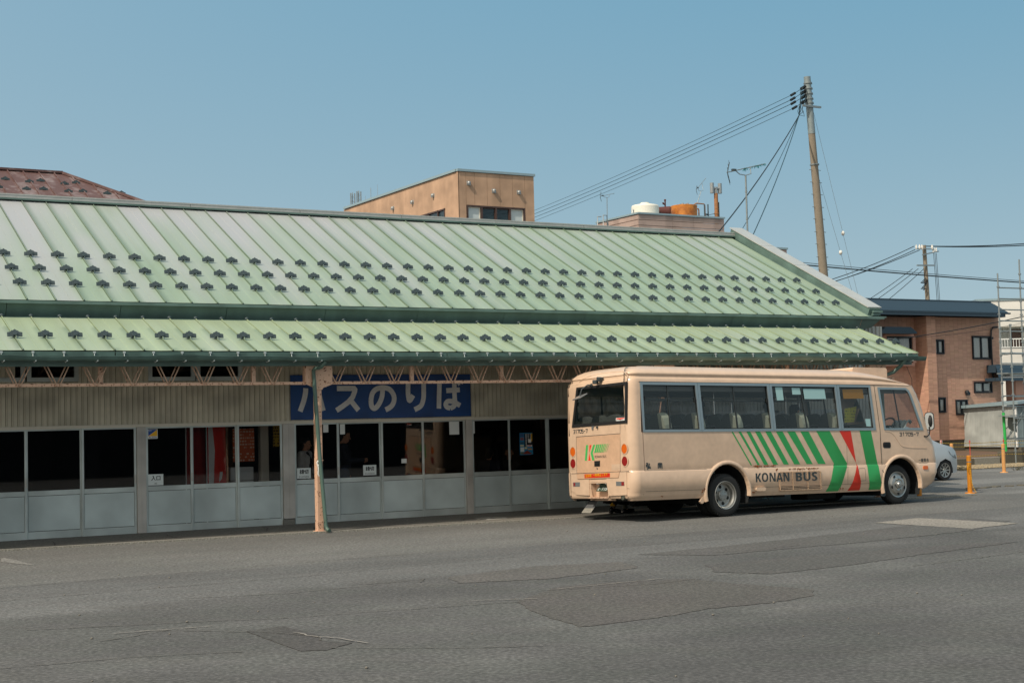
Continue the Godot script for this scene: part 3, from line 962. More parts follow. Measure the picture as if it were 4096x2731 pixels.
	# ---------------- high windows behind the truss
	for w in [[2.7, 3.58], [3.6, 4.47], [4.62, 5.509], [5.541, 6.421], [7.655, 8.52], [8.545, 9.416]]:
		var m2 := MB.new()
		frame_box(m2, w[0], 2.722, w[1], 3.45, 0.072, FZ + 0.0, 0.07)
		var f := obj("high_window", m2, M.alu, S)
		var gp := MB.new()
		gp.box(Vector3((w[0] + w[1]) / 2, 3.1, FZ - 0.012), Vector3(w[1] - w[0] - 0.13, 0.64, 0.008))
		obj("pane", gp, M.glass_win, f)
	# ---------------- steel post, truss and pipe
	var po := MB.new()
	po.box(Vector3(9.972, 1.28, -24.1), Vector3(0.115, 2.52, 0.115), Basis(), 0.008)
	po.box(Vector3(9.972, 0.028, -24.1), Vector3(0.17, 0.016, 0.17))
	var post := obj("canopy_post", po, M.steel_pink, S)
	var gs := MB.new()
	gs.prism(V2("9.735,2.57 9.90,2.50 9.91,2.47 10.035,2.47 10.05,2.50 10.227,2.565 10.227,2.9 9.735,2.9"), Transform3D(Basis(), Vector3(0, 0, -24.035)), 0.012)
	gs.box(Vector3(9.73, 2.73, -24.09), Vector3(0.012, 0.34, 0.11))
	for bx in [9.78, 9.82, 9.865, 10.1, 10.14, 10.19]: gs.sphere(Vector3(bx, 2.588, -24.02), 0.014, 6, Vector3(1, 1, 0.6))
	obj("gusset_plate", gs, M.steel_pink, post)
	var tr := MB.new()
	tr.box(Vector3(4.0, 2.588, -24.1), Vector3(11.45, 0.05, 0.05))
	tr.box(Vector3(16.9, 2.588, -24.1), Vector3(13.3, 0.05, 0.05))
	tr.box(Vector3(10.7, 3.0, -24.12), Vector3(26.4, 0.05, 0.05))
	var truss := obj("truss", tr, M.steel_pink, S)
	var ap := 4.941 - 0.602 * 12
	while ap < 23.4:
		if absf(ap - 9.98) > 0.25:
			for sg in [-1.0, 1.0]:
				var t2 := MB.new()
				t2.bar(Vector3(ap + sg * 0.02, 2.575, -24.067), Vector3(ap + sg * 0.215, 2.99, -24.067), 0.016, 0.026, Vector3.BACK)
				t2.bar(Vector3(ap + sg * 0.02 - 0.035, 2.585, -24.135), Vector3(ap + sg * 0.215 - 0.035, 2.99, -24.135), 0.016, 0.026, Vector3.BACK)
				obj("diagonal", t2, M.steel_rust, truss)
		ap += 0.602 if ap < 9.5 else 0.572
	for hx in [2.4, 6.235, 8.83, 11.83, 13.69, 17.2, 20.6]:
		var hm := MB.new()
		hm.box(Vector3(hx, 2.8, -24.16), Vector3(0.07, 0.42, 0.05))
		hm.bar(Vector3(hx, 2.96, -24.16), Vector3(hx, 3.4, FZ), 0.05, 0.07)
		obj("purlin_post", hm, M.steel_pink, truss)
	var pp := MB.new()
	pp.tube([Vector3(9.985, 2.95, -23.74), Vector3(9.95, 2.90, -23.76), Vector3(9.93, 2.855, -23.80), Vector3(9.90, 2.84, -23.86), Vector3(9.865, 2.835, -23.93), Vector3(9.855, 2.80, -23.97), Vector3(9.86, 2.72, -23.975), Vector3(9.93, 1.5, -23.965), Vector3(10.03, 0.12, -23.955), Vector3(10.045, 0.06, -23.93), Vector3(10.06, 0.045, -23.87)], 0.034, 12)
	pp.tube([Vector3(9.862, 2.56, -23.974), Vector3(9.864, 2.53, -23.974)], 0.037, 12)
	pp.tube([Vector3(10.025, 0.24, -23.955), Vector3(10.028, 0.225, -23.955)], 0.037, 12)
	obj("downpipe", pp, M.pipe_green, S)
	for dx in [7.35, 13.05, -6.75]:
		var c: Node3D = post.duplicate(); put(c, "canopy_post", S); c.position = Vector3(dx, 0, 0)
	var p2 := MB.new()
	p2.tube([Vector3(23.55, 2.97, -23.74), Vector3(23.5, 2.86, -23.8), Vector3(23.42, 2.72, -23.95), Vector3(23.25, 2.66, -24.0), Vector3(23.12, 2.6, -24.0), Vector3(23.1, 2.45, -24.0), Vector3(23.15, 0.1, -24.0)], 0.04, 12)
	obj("downpipe", p2, M.pipe_green, S)
	var st2 := MB.new()
	for yy in [1.24, 0.20]: st2.tube([Vector3(9.90, yy, -24.03), Vector3(9.98, yy + 0.01, -23.92), Vector3(10.04, yy + 0.012, -24.03)], 0.006, 5)
	obj("pipe_strap", st2, M.steel_rust, S)
	for p in [Vector3(19.45, 0.0, -24.4), Vector3(21.15, 0.0, -24.4)]: pass
	var bench := thing("low_bench", "low bench on pale green legs standing on the pavement behind the bus", "bench", Vector3(20.2, 0.02, -25.6))
	var bs := MB.new(); bs.box(Vector3(0, 0.40, 0), Vector3(2.1, 0.04, 0.32), Basis(), 0.01)
	obj("seat", bs, M.teal_post, bench)
	for lx in [-0.95, 0.95]:
		var lg := MB.new(); lg.box(Vector3(lx, 0.19, 0.1), Vector3(0.08, 0.38, 0.04)); lg.box(Vector3(lx, 0.19, -0.1), Vector3(0.08, 0.38, 0.04)); lg.box(Vector3(lx, 0.33, 0), Vector3(0.06, 0.05, 0.2))
		obj("leg", lg, M.teal_post, bench)
	var rope := MB.new()
	rope.tube([Vector3(9.93, 1.24, -24.02), Vector3(9.945, 1.26, -23.97), Vector3(9.90, 1.22, -23.99), Vector3(9.925, 1.12, -23.985), Vector3(9.915, 1.02, -23.985), Vector3(9.935, 0.98, -23.985)], 0.013, 6)
	rope.tube([Vector3(9.91, 1.25, -23.99), Vector3(9.945, 1.2, -23.965), Vector3(9.92, 1.16, -23.975)], 0.014, 6)
	tag(obj("cloth_strip", rope, M.paper_white), "white cloth strip knotted round the canopy post beside the green downpipe", "cloth strip")
	# ---------------- big blue sign
	var sg2 := thing("bus_stop_sign", "wide blue sign with large white rounded Japanese lettering above the doors", "sign", Vector3(0, 0, FZ + 0.045))
	var sb := MB.new()
	sb.box(Vector3(12.276, 2.39, 0), Vector3(3.845, 0.842, 0.03), Basis(), 0.004)
	sb.box(Vector3(12.276, 2.39, 0.0155), Vector3(0.002, 0.84, 0.001))
	obj("panel", sb, M.blue_sign, sg2)
	for L in ["10.658,2.563 10.647,2.456 10.612,2.319 10.571,2.213 10.537,2.126|10.898,2.573 10.928,2.422 10.967,2.268 11.005,2.130|10.955,2.628 11.004,2.572|11.038,2.652 11.090,2.599",
		"11.295,2.552 11.672,2.549 11.664,2.491 11.618,2.383 11.528,2.291 11.392,2.200 11.278,2.133|11.588,2.306 11.736,2.128",
		"12.255,2.561 12.243,2.407 12.195,2.282 12.125,2.189 12.064,2.159 12.014,2.206 12.002,2.316|12.002,2.313 12.032,2.441 12.111,2.526 12.249,2.559 12.396,2.528 12.486,2.420 12.497,2.309 12.453,2.215 12.383,2.161 12.309,2.128",
		"12.813,2.678 12.802,2.495 12.811,2.360 12.838,2.301 12.913,2.404|13.148,2.686 13.145,2.428 13.128,2.301 13.074,2.190 12.938,2.121",
		"13.500,2.673 13.490,2.472 13.475,2.133|13.648,2.487 13.953,2.500|13.834,2.678 13.831,2.501 13.833,2.339 13.841,2.243 13.810,2.175 13.730,2.135|13.730,2.136 13.651,2.165 13.630,2.222 13.675,2.271 13.766,2.273 13.856,2.239 13.953,2.185|13.899,2.670 13.948,2.593|13.987,2.680 14.030,2.625"]:
		var lm := MB.new()
		var k := 0
		for s in L.split("|"):
			var p := V2(s)
			if p.size() > 2 and not s.begins_with("11.295"): p = smooth_line(p)
			lm.stroke(p, 0.1 if p.size() > 2 else (0.1 if p[0].distance_to(p[1]) > 0.12 else 0.055), Transform3D(Basis(), Vector3(0, 0, 0.0145)), 0.003 + 0.0004 * k)
			k += 1
		obj("letter", lm, M.sign_white, sg2)
	# ---------------- things seen through the door glass
	var ban := banner("nobori_banner", "tall red and white banner on a pole seen through the entrance doors", Vector3(8.85, 0.03, -26.75), "d02c20", true)
	var ban2 := banner("nobori_banner", "dark red banner behind the entrance glass beside the red and white one", Vector3(8.52, 0.03, -26.95), "8c1a16", false)
	var op := MB.new(); op.box(Vector3(9.62, 1.52, -26.9), Vector3(0.42, 0.62, 0.012))
	var opo := obj("orange_poster", op, print_mat("d96a3f", "f0c9b0", 77)); tag(opo, "orange printed poster standing behind the right entrance door", "poster")
	var wb := MB.new()
	for k in 4: wb.box(Vector3(9.6, 0.2 + k * 0.26, -27.05), Vector3(0.46, 0.25, 0.2), Basis(), 0.01)
	tag(obj("stacked_white_boxes", wb, M.paper_white), "white carton stack beneath the orange poster inside the entrance", "boxes")
	var colm := MB.new(); colm.box(Vector3(10.05, 1.6, -27.0), Vector3(0.16, 3.1, 0.16), Basis(), 0.01)
	obj("inner_column", colm, M.trim, S)
	var yp := MB.new(); yp.box(Vector3(10.3, 1.72, -26.85), Vector3(0.22, 0.5, 0.01))
	tag(obj("yellow_notice", yp, print_mat("c9a52b", "5f4a1a", 12)), "yellow notice inside the rightmost entrance door", "poster")
func mb_two(mb: MB, a, b, c, d):
	mb.quad(a, b, c, d)
func frame_box(mb: MB, x0: float, y0: float, x1: float, y1: float, w: float, z: float, d: float):
	mb.box(Vector3((x0 + x1) / 2, y0 + w / 2, z), Vector3(x1 - x0, w, d))
	mb.box(Vector3((x0 + x1) / 2, y1 - w / 2, z), Vector3(x1 - x0, w, d))
	mb.box(Vector3(x0 + w / 2, (y0 + y1) / 2, z), Vector3(w, y1 - y0 - 2 * w, d - 0.002))
	mb.box(Vector3(x1 - w / 2, (y0 + y1) / 2, z), Vector3(w, y1 - y0 - 2 * w, d - 0.002))
func door_leaf(S: Node, x0: float, x1: float, back: int):
	var z := FZ + 0.02 - 0.035 * back
	var a := x0 + 0.002 - 0.018 * back; var b := x1 - 0.002 + 0.018 * back
	var w := 0.038
	var fm := MB.new()
	var c := (a + b) / 2
	for s in [a + w / 2, b - w / 2]: fm.box(Vector3(s, 0.955, z), Vector3(w, 1.885, 0.036), Basis(), 0.003)
	fm.box(Vector3(c, 1.885, z), Vector3(b - a - 2 * w, 0.026, 0.034))
	fm.box(Vector3(c, 0.80, z), Vector3(b - a - 2 * w, 0.085, 0.034), Basis(), 0.003)
	fm.box(Vector3(c, 0.08, z), Vector3(b - a - 2 * w, 0.132, 0.034), Basis(), 0.003)
	var d := obj("sliding_door", fm, M.alu, S)
	var g := MB.new(); g.box(Vector3(c, 1.357, z - 0.004), Vector3(b - a - 2 * w, 1.03, 0.006))
	obj("pane", g, M.glass_door, d)
	var k := MB.new(); k.box(Vector3(c, 0.452, z - 0.001), Vector3(b - a - 2 * w - 0.012, 0.596, 0.02))
	obj("kick_panel", k, M.kick, d)
	var h := MB.new()
	var hx := b - w / 2 if back == 0 else a + w / 2
	h.box(Vector3(hx, 0.98, z + 0.019), Vector3(0.022, 0.15, 0.006)); h.box(Vector3(hx, 0.98, z + 0.023), Vector3(0.012, 0.11, 0.003))
	obj("handle", h, M.pillar, d)
func print_mat(base: String, ink: String, seed_: int) -> StandardMaterial3D:
	var im := Image.create(64, 96, false, Image.FORMAT_RGB8)
	im.fill(Color.html(base))
	var r := RandomNumberGenerator.new(); r.seed = seed_
	for i in 11:
		var y := 8 + i * 8
		var x := 6
		while x < 56:
			var w := r.randi_range(2, 6)
			if r.randf() < 0.75: im.fill_rect(Rect2i(x, y, w, 4), Color.html(ink))
			x += w + 2
	var m := mat("ffffff", 0.8)
	m.albedo_texture = ImageTexture.create_from_image(im)
	m.uv1_triplanar = true
	m.uv1_scale = Vector3(2.0, 1.4, 2.0)
	return m
func banner(called: String, label: String, at: Vector3, hex: String, light: bool) -> Node3D:
	var t := thing(called, label, "banner", at, 0, "banners inside the entrance")
	var p := MB.new(); p.tube([Vector3(0, 0, 0), Vector3(0, 2.1, 0)], 0.012, 6); p.tube([Vector3(0, 2.08, 0), Vector3(0.34, 2.09, 0)], 0.008, 6)
	p.lathe([Vector2(0, 0.05), Vector2(0.14, 0.04), Vector2(0.16, 0.0)], 12)
	obj("pole", p, M.paper_white, t)
	var c := MB.new()
	var f := func(u, v): return Vector3(0.01 + u * 0.36, 0.75 + v * 1.3, 0.02 * sin(u * 9.0 + v * 2.0))
	c.skin(f, rectp(0, 0, 1, 1), span(0, 1, 8), span(0, 1, 6))
	obj("cloth", c, mat(hex, 0.85), t)
	if light:
		var w := MB.new()
		w.skin(func(u, v): return f.call(u, v) + Vector3(0, 0, 0.004), V2("0.05,0.0 0.32,0.0 0.42,0.5 0.25,1.0 0.05,1.0"), span(0, 1, 8), span(0, 1, 6))
		w.skin(func(u, v): return f.call(u, v) + Vector3(0, 0, 0.004), V2("0.62,0.05 0.75,0.1 0.8,0.2 0.66,0.2"), span(0, 1, 8), span(0, 1, 6))
		obj("white_print", w, M.paper_white, t)
	return t
func build_door_notices():
	var n := [["in_sign", "white entrance sign with two black characters and the letters IN on door glass", 7.634, 0.855, 7.908, 1.053],
		["closed_sign", "white CLOSED sign on the leftmost door glass, just left of the canopy post", 10.468, 0.863, 10.745, 1.06],
		["closed_sign", "white CLOSED sign at the lower right corner of the glass, right of the canopy post", 11.843, 0.874, 12.119, 1.068]]
	for i in 3:
		var e = n[i]
		var t := thing(e[0], e[1], "sign", Vector3(e[2], e[3], FZ + 0.028 - (0.035 if i == 2 else 0.0)), 0, "paper signs on the door glass" if i > 0 else "")
		var w: float = e[4] - e[2]; var h: float = e[5] - e[3]
		var b := MB.new(); b.box(Vector3(w / 2, h / 2, 0), Vector3(w, h, 0.004)); b.box(Vector3(w / 2, h * 0.31, 0.0021), Vector3(w * 0.86, 0.0015, 0.0012))
		obj("sheet", b, M.paper, t)
		obj("lettering", write_strokes("入口" if i == 0 else "締切", w * 0.18, h * 0.42, h * 0.46, w * 0.33, 0.0115, Transform3D(Basis(), Vector3(0, 0, 0.0015))), M.ink, t)
		latin("lettering", "IN" if i == 0 else "CLOSED", h * 0.15, Vector3(w * (0.41 if i == 0 else 0.14), h * 0.09, 0.0025), M.ink, t, false, 0, w * (0.16 if i == 0 else 0.72), 0.001)
	# security sticker: blue and yellow triangles over a white strip with its name
	var s := thing("security_sticker", "small blue and yellow square sticker in the top corner of the entrance door glass", "sticker", Vector3(7.636, 1.688, FZ + 0.026))
	var sb := MB.new(); sb.box(Vector3(0.089, 0.085, 0), Vector3(0.178, 0.17, 0.003)); obj("backing", sb, M.paper_white, s)
	var s1 := MB.new(); s1.prism(V2("0.008,0.048 0.008,0.162 0.17,0.162"), Transform3D(Basis(), Vector3(0, 0, 0.001)), 0.0015); obj("blue_field", s1, mat("0b4a9c", 0.5), s)
	var s2 := MB.new(); s2.prism(V2("0.008,0.046 0.17,0.046 0.17,0.16"), Transform3D(Basis(), Vector3(0, 0, 0.001)), 0.0015); obj("yellow_field", s2, mat("f0b818", 0.5), s)
	latin("lettering", "ALSOK", 0.026, Vector3(0.014, 0.011, 0.0016), mat("12306e", 0.5), s, true, 0, 0.15, 0.001)
	latin("lettering", "General", 0.012, Vector3(0.012, 0.146, 0.0026), M.paper_white, s, false, 0, 0.05, 0.001)
	latin("lettering", "Security", 0.012, Vector3(0.012, 0.131, 0.0026), M.paper_white, s, false, 0, 0.055, 0.001)
	for e in [[11.013, 1.72, 11.117, 1.868, "white paper notice at the top of the glass just right of the canopy post"], [11.372, 1.675, 11.475, 1.868, "white paper notice hanging in the top left corner of the second closed door"], [13.734, 1.61, 13.955, 1.868, "large white paper notice in the top right of the fourth door after the post"], [14.258, 1.62, 14.29, 1.868, "narrow strip of white paper just right of the grey pillar"], [12.645, 1.08, 12.758, 1.166, "small white card stuck in the middle of the glass that mirrors the bus"]]:
		var pm := MB.new(); pm.box(Vector3((e[0] + e[2]) / 2, (e[1] + e[3]) / 2, FZ + (0.026 if e[0] != 12.645 else 0.03) - (0.035 if e[0] > 11.3 and e[0] < 11.4 or e[0] > 13.5 and e[0] < 14.0 else 0.0)), Vector3(e[2] - e[0], e[3] - e[1], 0.002))
		tag(obj("paper_notice", pm, M.paper_white), e[4], "notice", "paper notices on the door glass")
	# travel poster
	var im := Image.create(96, 144, false, Image.FORMAT_RGB8)
	im.fill(Color.html("1e86b4"))
	im.fill_rect(Rect2i(34, 4, 62, 88), Color.html("12161c"))
	im.fill_rect(Rect2i(2, 4, 28, 22), Color.html("3c5a86")); im.fill_rect(Rect2i(4, 30, 26, 20), Color.html("8d5a62")); im.fill_rect(Rect2i(2, 60, 28, 12), Color.html("3f566a"))
	var r := RandomNumberGenerator.new(); r.seed = 3
	for c in 3:
		var y := 8
		while y < (86 if c == 0 else 60):
			im.fill_rect(Rect2i(44 + c * 16, y, 7 - c, 5), Color.html("f4f4f0")); y += r.randi_range(7, 9)
	im.fill_rect(Rect2i(84, 6, 9, 50), Color.html("e0b02c"))
	im.fill_rect(Rect2i(64, 42, 20, 24), Color.html("f0efe8"))
	im.fill_rect(Rect2i(4, 78, 26, 10), Color.html("e8dcae")); im.fill_rect(Rect2i(4, 94, 28, 30), Color.html("dfe6e4")); im.fill_rect(Rect2i(36, 94, 18, 12), Color.html("e4d596"))
	im.fill_rect(Rect2i(56, 80, 34, 12), Color.html("eef0ec")); im.fill_rect(Rect2i(60, 82, 24, 7), Color.html("c8322a"))
	im.fill_rect(Rect2i(60, 104, 30, 8), Color.html("e7a13a"))
	for y in range(116, 140):
		var half := (y - 114) * 1.5
		im.fill_rect(Rect2i(maxi(int(54 - half), 0), y, mini(int(half * 2), 96 - maxi(int(54 - half), 0)), 1), Color.html("8a3c2a"))
	im.fill_rect(Rect2i(2, 126, 24, 14), Color.html("6b6f56"))
	var pmat := mat("ffffff", 0.4); pmat.albedo_texture = ImageTexture.create_from_image(im)
	var q := MB.new(func(p: Vector3): return Vector2((p.x - 15.349) / 0.31, 1.0 - (p.y - 1.155) / 0.45))
	q.box(Vector3(15.504, 1.38, FZ - 0.004), Vector3(0.31, 0.45, 0.004))
	tag(obj("travel_poster", q, pmat), "colourful blue travel poster with a red mountain taped inside a door", "poster")

# ---------------------------------------------------------------- buildings behind the station
func slab_wall(mb: MB, x0, x1, y0, y1, z, d):
	mb.box(Vector3((x0 + x1) / 2, (y0 + y1) / 2, z - d / 2), Vector3(x1 - x0, y1 - y0, d))
func build_far_buildings():
	# ---- brown hipped roof at the left
	var B := thing("brown_roofed_house", "old house with a rusty brown hipped sheet roof beyond the station's left end", "house")
	var wm := MB.new(); wm.box(Vector3(4.0, 3.4, -48), Vector3(21, 6.8, 11)); obj("wall", wm, M.clad_white, B)
	var rm := MB.new()
	var A := Vector3(-8, 10.1, -48); var R := Vector3(11.23, 10.1, -48); var F := Vector3(15.7, 7.2, -41.6); var FL := Vector3(-12, 7.2, -41.6); var Bk := Vector3(15.7, 7.2, -54.4); var BL := Vector3(-12, 7.2, -54.4)
	rm.quad(FL, F, R, A); rm.tri(F, Bk, R); rm.quad(Bk, BL, A, R); rm.tri(BL, FL, A)
	var roof := obj("roof", rm, M.brown_roof, B)
	var sm := MB.new()
	for k in 40:
		var x := 9.51 + (k - 30) * 0.482
		var t := clampf((x - 11.23) / 4.47, 0.0, 1.0)
		if x < 15.5:
			sm.bar(Vector3(x, 10.12 - 2.9 * t, -48 + 6.4 * t), Vector3(x, 7.24, -41.62), 0.03, 0.05)
	sm.bar(R + Vector3(0, 0.04, 0), F + Vector3(0, 0.04, 0), 0.16, 0.07); sm.bar(A + Vector3(0, 0.04, 0), R + Vector3(0, 0.04, 0), 0.2, 0.07)
	obj("roof_seam", sm, M.brown_roof, roof)
	var gmesh := guard_mesh()
	for e in [[9.26, 9.62], [9.95, 9.56], [10.33, 9.64], [11.02, 9.56], [11.42, 9.64], [9.70, 9.20], [10.22, 9.24], [10.95, 9.20], [11.41, 9.24], [12.14, 9.20], [12.61, 9.25], [8.5, 9.6], [7.9, 9.56], [8.9, 9.22], [8.3, 9.2]]:
		var o := MeshInstance3D.new(); o.mesh = gmesh; o.material_override = M.guard
		put(o, "snow_stopper", roof); o.position = Vector3(e[0], e[1] - 0.02, -48 + (10.1 - e[1]) / 2.9 * 6.4); o.scale = Vector3.ONE * 1.1
	# ---- orange building
	var O := thing("orange_building", "tall orange panelled building with small steel vent hoods behind the station", "building")
	var om := MB.new(); om.box(Vector3(42.6, 7.9, -83.5), Vector3(4.7, 15.9, 16.0)); om.box(Vector3(42.5, 16.15, -83.2), Vector3(4.9, 0.3, 16.1))
	obj("core", om, M.window_frame_brown, O)
	var wall := obj("wall", box_mb(Vector3(42.5, 6.2, -83.2), Vector3(5.06, 12.4, 16.36)), M.orange_wall, O)
	var sx := [39.96, 40.46, 41.02, 41.86, 42.72, 43.56, 44.40, 45.03]
	for i in 7:
		var pm := MB.new()
		var y0 := 14.4 if i > 0 and i < 6 else 12.4
		pm.box(Vector3((sx[i] + sx[i + 1]) / 2, (y0 + 16.3) / 2, -75.03), Vector3(sx[i + 1] - sx[i] - 0.015, 16.3 - y0, 0.06))
		obj("wall_panel", pm, M.orange_wall, O)
	for i in 19:
		var z0 := -75.0 - i * 0.862; var z1 := z0 - 0.855
		var pm := MB.new()
		var y0 := 14.40 if z0 < -76.7 and z1 > -80.4 else 12.4
		pm.box(Vector3(39.97, (y0 + 16.3) / 2, (z0 + z1) / 2), Vector3(0.06, 16.3 - y0, z0 - z1))
		obj("wall_panel", pm, M.orange_wall, O)
	var cp := MB.new()
	cp.box(Vector3(42.5, 16.39, -75.05), Vector3(5.2, 0.14, 0.25)); cp.box(Vector3(39.97, 16.39, -83.2), Vector3(0.25, 0.14, 16.1)); cp.box(Vector3(45.0, 16.39, -83.2), Vector3(0.25, 0.14, 16.1))
	cp.box(Vector3(42.5, 16.3, -83.2), Vector3(4.8, 0.1, 16.0))
	obj("parapet_cap", cp, M.cap_blue, O)
	var wf := MB.new(); frame_box(wf, 40.5, 12.5, 44.38, 14.39, 0.08, -75.06, 0.14)
	for x in [41.48, 42.43, 43.37]: wf.box(Vector3(x, 13.45, -75.06), Vector3(0.1, 1.75, 0.13))
	var wn := obj("window", wf, M.window_frame_brown, O)
	for i in 4:
		var xx: float = [40.97, 41.96, 42.9, 43.86][i]
		var g := MB.new(); g.box(Vector3(xx, 13.45, -75.12), Vector3(0.85, 1.75, 0.02)); obj("pane", g, M.glass_far if i in [1, 2] else M.curtain, wn)
		var sf := MB.new(); frame_box(sf, xx - 0.43, 12.6, xx + 0.43, 14.29, 0.05, -75.1, 0.05); obj("sash", sf, M.trim if i in [0, 3] else M.window_frame_brown, wn)
	var lw := MB.new()
	lw.box(Vector3(39.95, 14.35, -78.5), Vector3(0.1, 0.08, 3.7))
	for z in [-76.72, -77.6, -78.8, -80.3]: lw.box(Vector3(39.95, 13.5, z), Vector3(0.1, 1.8, 0.07))
	var lwo := obj("window", lw, M.window_frame_brown, O)
	var lg := MB.new(); lg.box(Vector3(40.0, 13.5, -78.5), Vector3(0.02, 1.8, 3.6)); obj("pane", lg, M.glass_far, lwo)
	for h in [[Vector3(40.63, 15.66, -75.0), 0], [Vector3(42.29, 15.3, -75.0), 0], [Vector3(43.97, 15.31, -75.0), 0], [Vector3(39.94, 15.35, -83.66), 1], [Vector3(39.94, 15.35, -80.9), 1], [Vector3(39.94, 15.35, -78.11), 1]]:
		var hm := MB.new()
		hm.sphere(Vector3(0, 0, 0.06), 0.11, 10, Vector3(1, 1.15, 1.1)); hm.box(Vector3(0, 0, 0.0), Vector3(0.24, 0.26, 0.02), Basis(), 0.01); hm.box(Vector3(0, -0.09, 0.1), Vector3(0.16, 0.05, 0.1))
		var ho := obj("vent_hood", hm, M.steel, O); ho.position = h[0]; ho.rotation.y = -PI / 2 if h[1] else 0.0
	# masts far behind it
	var mk := thing("telecom_mast_group", "cluster of thin grey telecom antennas standing on the orange building's roof", "antenna", Vector3(0, 0, -90.5))
	for e in [[40.2, 17.35, 0.07, 1], [40.65, 17.5, 0.09, 1], [41.55, 17.75, 0.035, 0], [42.05, 18.0, 0.02, 0], [41.15, 17.2, 0.02, 0]]:
		var tm := MB.new(); tm.tube([Vector3(e[0], 16.3, 0), Vector3(e[0], e[1], 0)], e[2] * 0.5, 6)
		if e[3]:
			for s in [-0.14, 0.14]:
				tm.box(Vector3(e[0] + s, e[1] - 0.42, 0.05), Vector3(0.07, 0.75, 0.06)); tm.box(Vector3(e[0] + s * 0.5, e[1] - 0.3, 0.03), Vector3(0.14, 0.03, 0.03)); tm.box(Vector3(e[0] + s * 0.5, e[1] - 0.6, 0.03), Vector3(0.14, 0.03, 0.03))
		obj("mast", tm, M.steel, mk)
	# ---- beige building with tanks
	var G := thing("beige_building", "flat-roofed beige building with stepped wall boards carrying rooftop tanks", "building")
	obj("core", box_mb(Vector3(59.52, 7.1, -82.6), Vector3(7.0, 14.2, 5.0)), M.beige_wall, G)
	for i in 5:
		var y1 := 15.3 - i * 0.37; var pm := MB.new()
		for sxx in [[55.98, 58.74], [58.75, 60.5], [60.51, 63.08]]:
			pm.box(Vector3((sxx[0] + sxx[1]) / 2, y1 - 0.18, -80.02), Vector3(sxx[1] - sxx[0] - 0.006, 0.325, 0.07)); pm.box(Vector3((sxx[0] + sxx[1]) / 2, y1 - 0.352, -80.045), Vector3(sxx[1] - sxx[0], 0.03, 0.04))
		pm.box(Vector3(56.0, y1 - 0.18, -82.5), Vector3(0.07, 0.325, 4.9)); pm.box(Vector3(56.03, y1 - 0.352, -82.5), Vector3(0.04, 0.03, 4.9))
		obj("wall_board", pm, M.beige_wall, G)
	var gc := MB.new(); gc.box(Vector3(59.52, 15.36, -80.0), Vector3(7.2, 0.11, 0.2)); gc.box(Vector3(56.0, 15.36, -82.5), Vector3(0.2, 0.11, 5.0)); gc.box(Vector3(59.5, 15.3, -82.5), Vector3(7.0, 0.04, 5.0)); obj("parapet_cap", gc, M.cap_blue, G)
	var t1 := thing("white_water_tank", "round white water tank on the beige building's roof", "tank", Vector3(57.97, 15.3, -82.0))
	var m := MB.new(); m.lathe([Vector2(0, 1.12), Vector2(0.3, 1.12), Vector2(0.32, 1.03), Vector2(0.55, 1.0), Vector2(0.88, 0.93), Vector2(0.94, 0.84), Vector2(0.94, 0.0)], 28); obj("shell", m, M.tank_white, t1)
	m = MB.new(); m.tube([Vector3(-1.02, 0, 0), Vector3(-1.02, 0.55, 0), Vector3(-0.95, 0.58, 0)], 0.05, 8); obj("pipe", m, M.steel, t1)
	var t2 := thing("rusty_oil_drum_tank", "horizontal rust brown cylinder tank between the white tank and the orange tank", "tank", Vector3(59.55, 15.85, -82.2))
	m = MB.new(); m.tube([Vector3(-0.75, 0.05, -0.5), Vector3(0.3, 0.05, 0.5)], 0.34, 20); m.box(Vector3(-0.2, -0.35, 0), Vector3(0.7, 0.4, 0.6)); obj("shell", m, M.rust_brown, t2)
	m = MB.new(); m.tube([Vector3(0.1, 0.3, 0.2), Vector3(0.1, 0.85, 0.2)], 0.05, 8); m.tube([Vector3(0.1, 0.55, 0.2), Vector3(-0.05, 0.58, 0.2), Vector3(-0.08, 0.68, 0.2)], 0.06, 8); m.sphere(Vector3(0.1, 0.84, 0.2), 0.08, 8); obj("valve", m, M.rust_brown, t2)
	var t3 := thing("orange_rusted_tank", "round orange rusted open-topped tank with clutter on its lid", "tank", Vector3(61.22, 15.3, -82.0))
	m = MB.new(); m.lathe([Vector2(0, 1.06), Vector2(0.86, 1.08), Vector2(0.92, 1.06), Vector2(0.91, 0.9), Vector2(0.9, 0.0)], 28); obj("shell", m, M.tank_gold, t3)
	m = MB.new()
	for k in 7: m.box(Vector3(-0.3 + k * 0.11, 1.14 + 0.04 * (k % 3), 0.1 * (k % 2)), Vector3(0.1, 0.1, 0.12), Basis(Vector3.UP, k * 0.7))
	obj("lid_fittings", m, M.steel, t3)
	var t4 := thing("rooftop_pipework", "bent steel pipes rising beside the orange rusted tank", "pipes", Vector3(0, 0, -82.0))
	for p in [[Vector3(62.1, 16.5, 0), Vector3(62.3, 16.62, 0), Vector3(62.95, 16.6, 0), Vector3(63.03, 16.5, 0), Vector3(63.03, 15.3, 0)], [Vector3(62.2, 16.2, 0), Vector3(62.45, 16.24, 0), Vector3(62.5, 16.15, 0), Vector3(62.5, 15.3, 0)], [Vector3(62.84, 16.55, 0.2), Vector3(62.84, 15.3, 0.2)], [Vector3(63.03, 15.9, 0), Vector3(63.3, 15.9, 0)], [Vector3(63.3, 16.6, 0), Vector3(63.3, 15.3, 0)], [Vector3(64.24, 16.8, 0), Vector3(64.24, 15.3, 0)]]:
		m = MB.new(); m.tube(p, 0.045, 8); obj("pipe", m, M.rust_pipe if p.size() > 3 else M.guard, t4)
	var t5 := thing("boiler_chimney", "tall rusty chimney pipe topped by an H-shaped steel cowl", "chimney", Vector3(64.03, 15.2, -82.0))
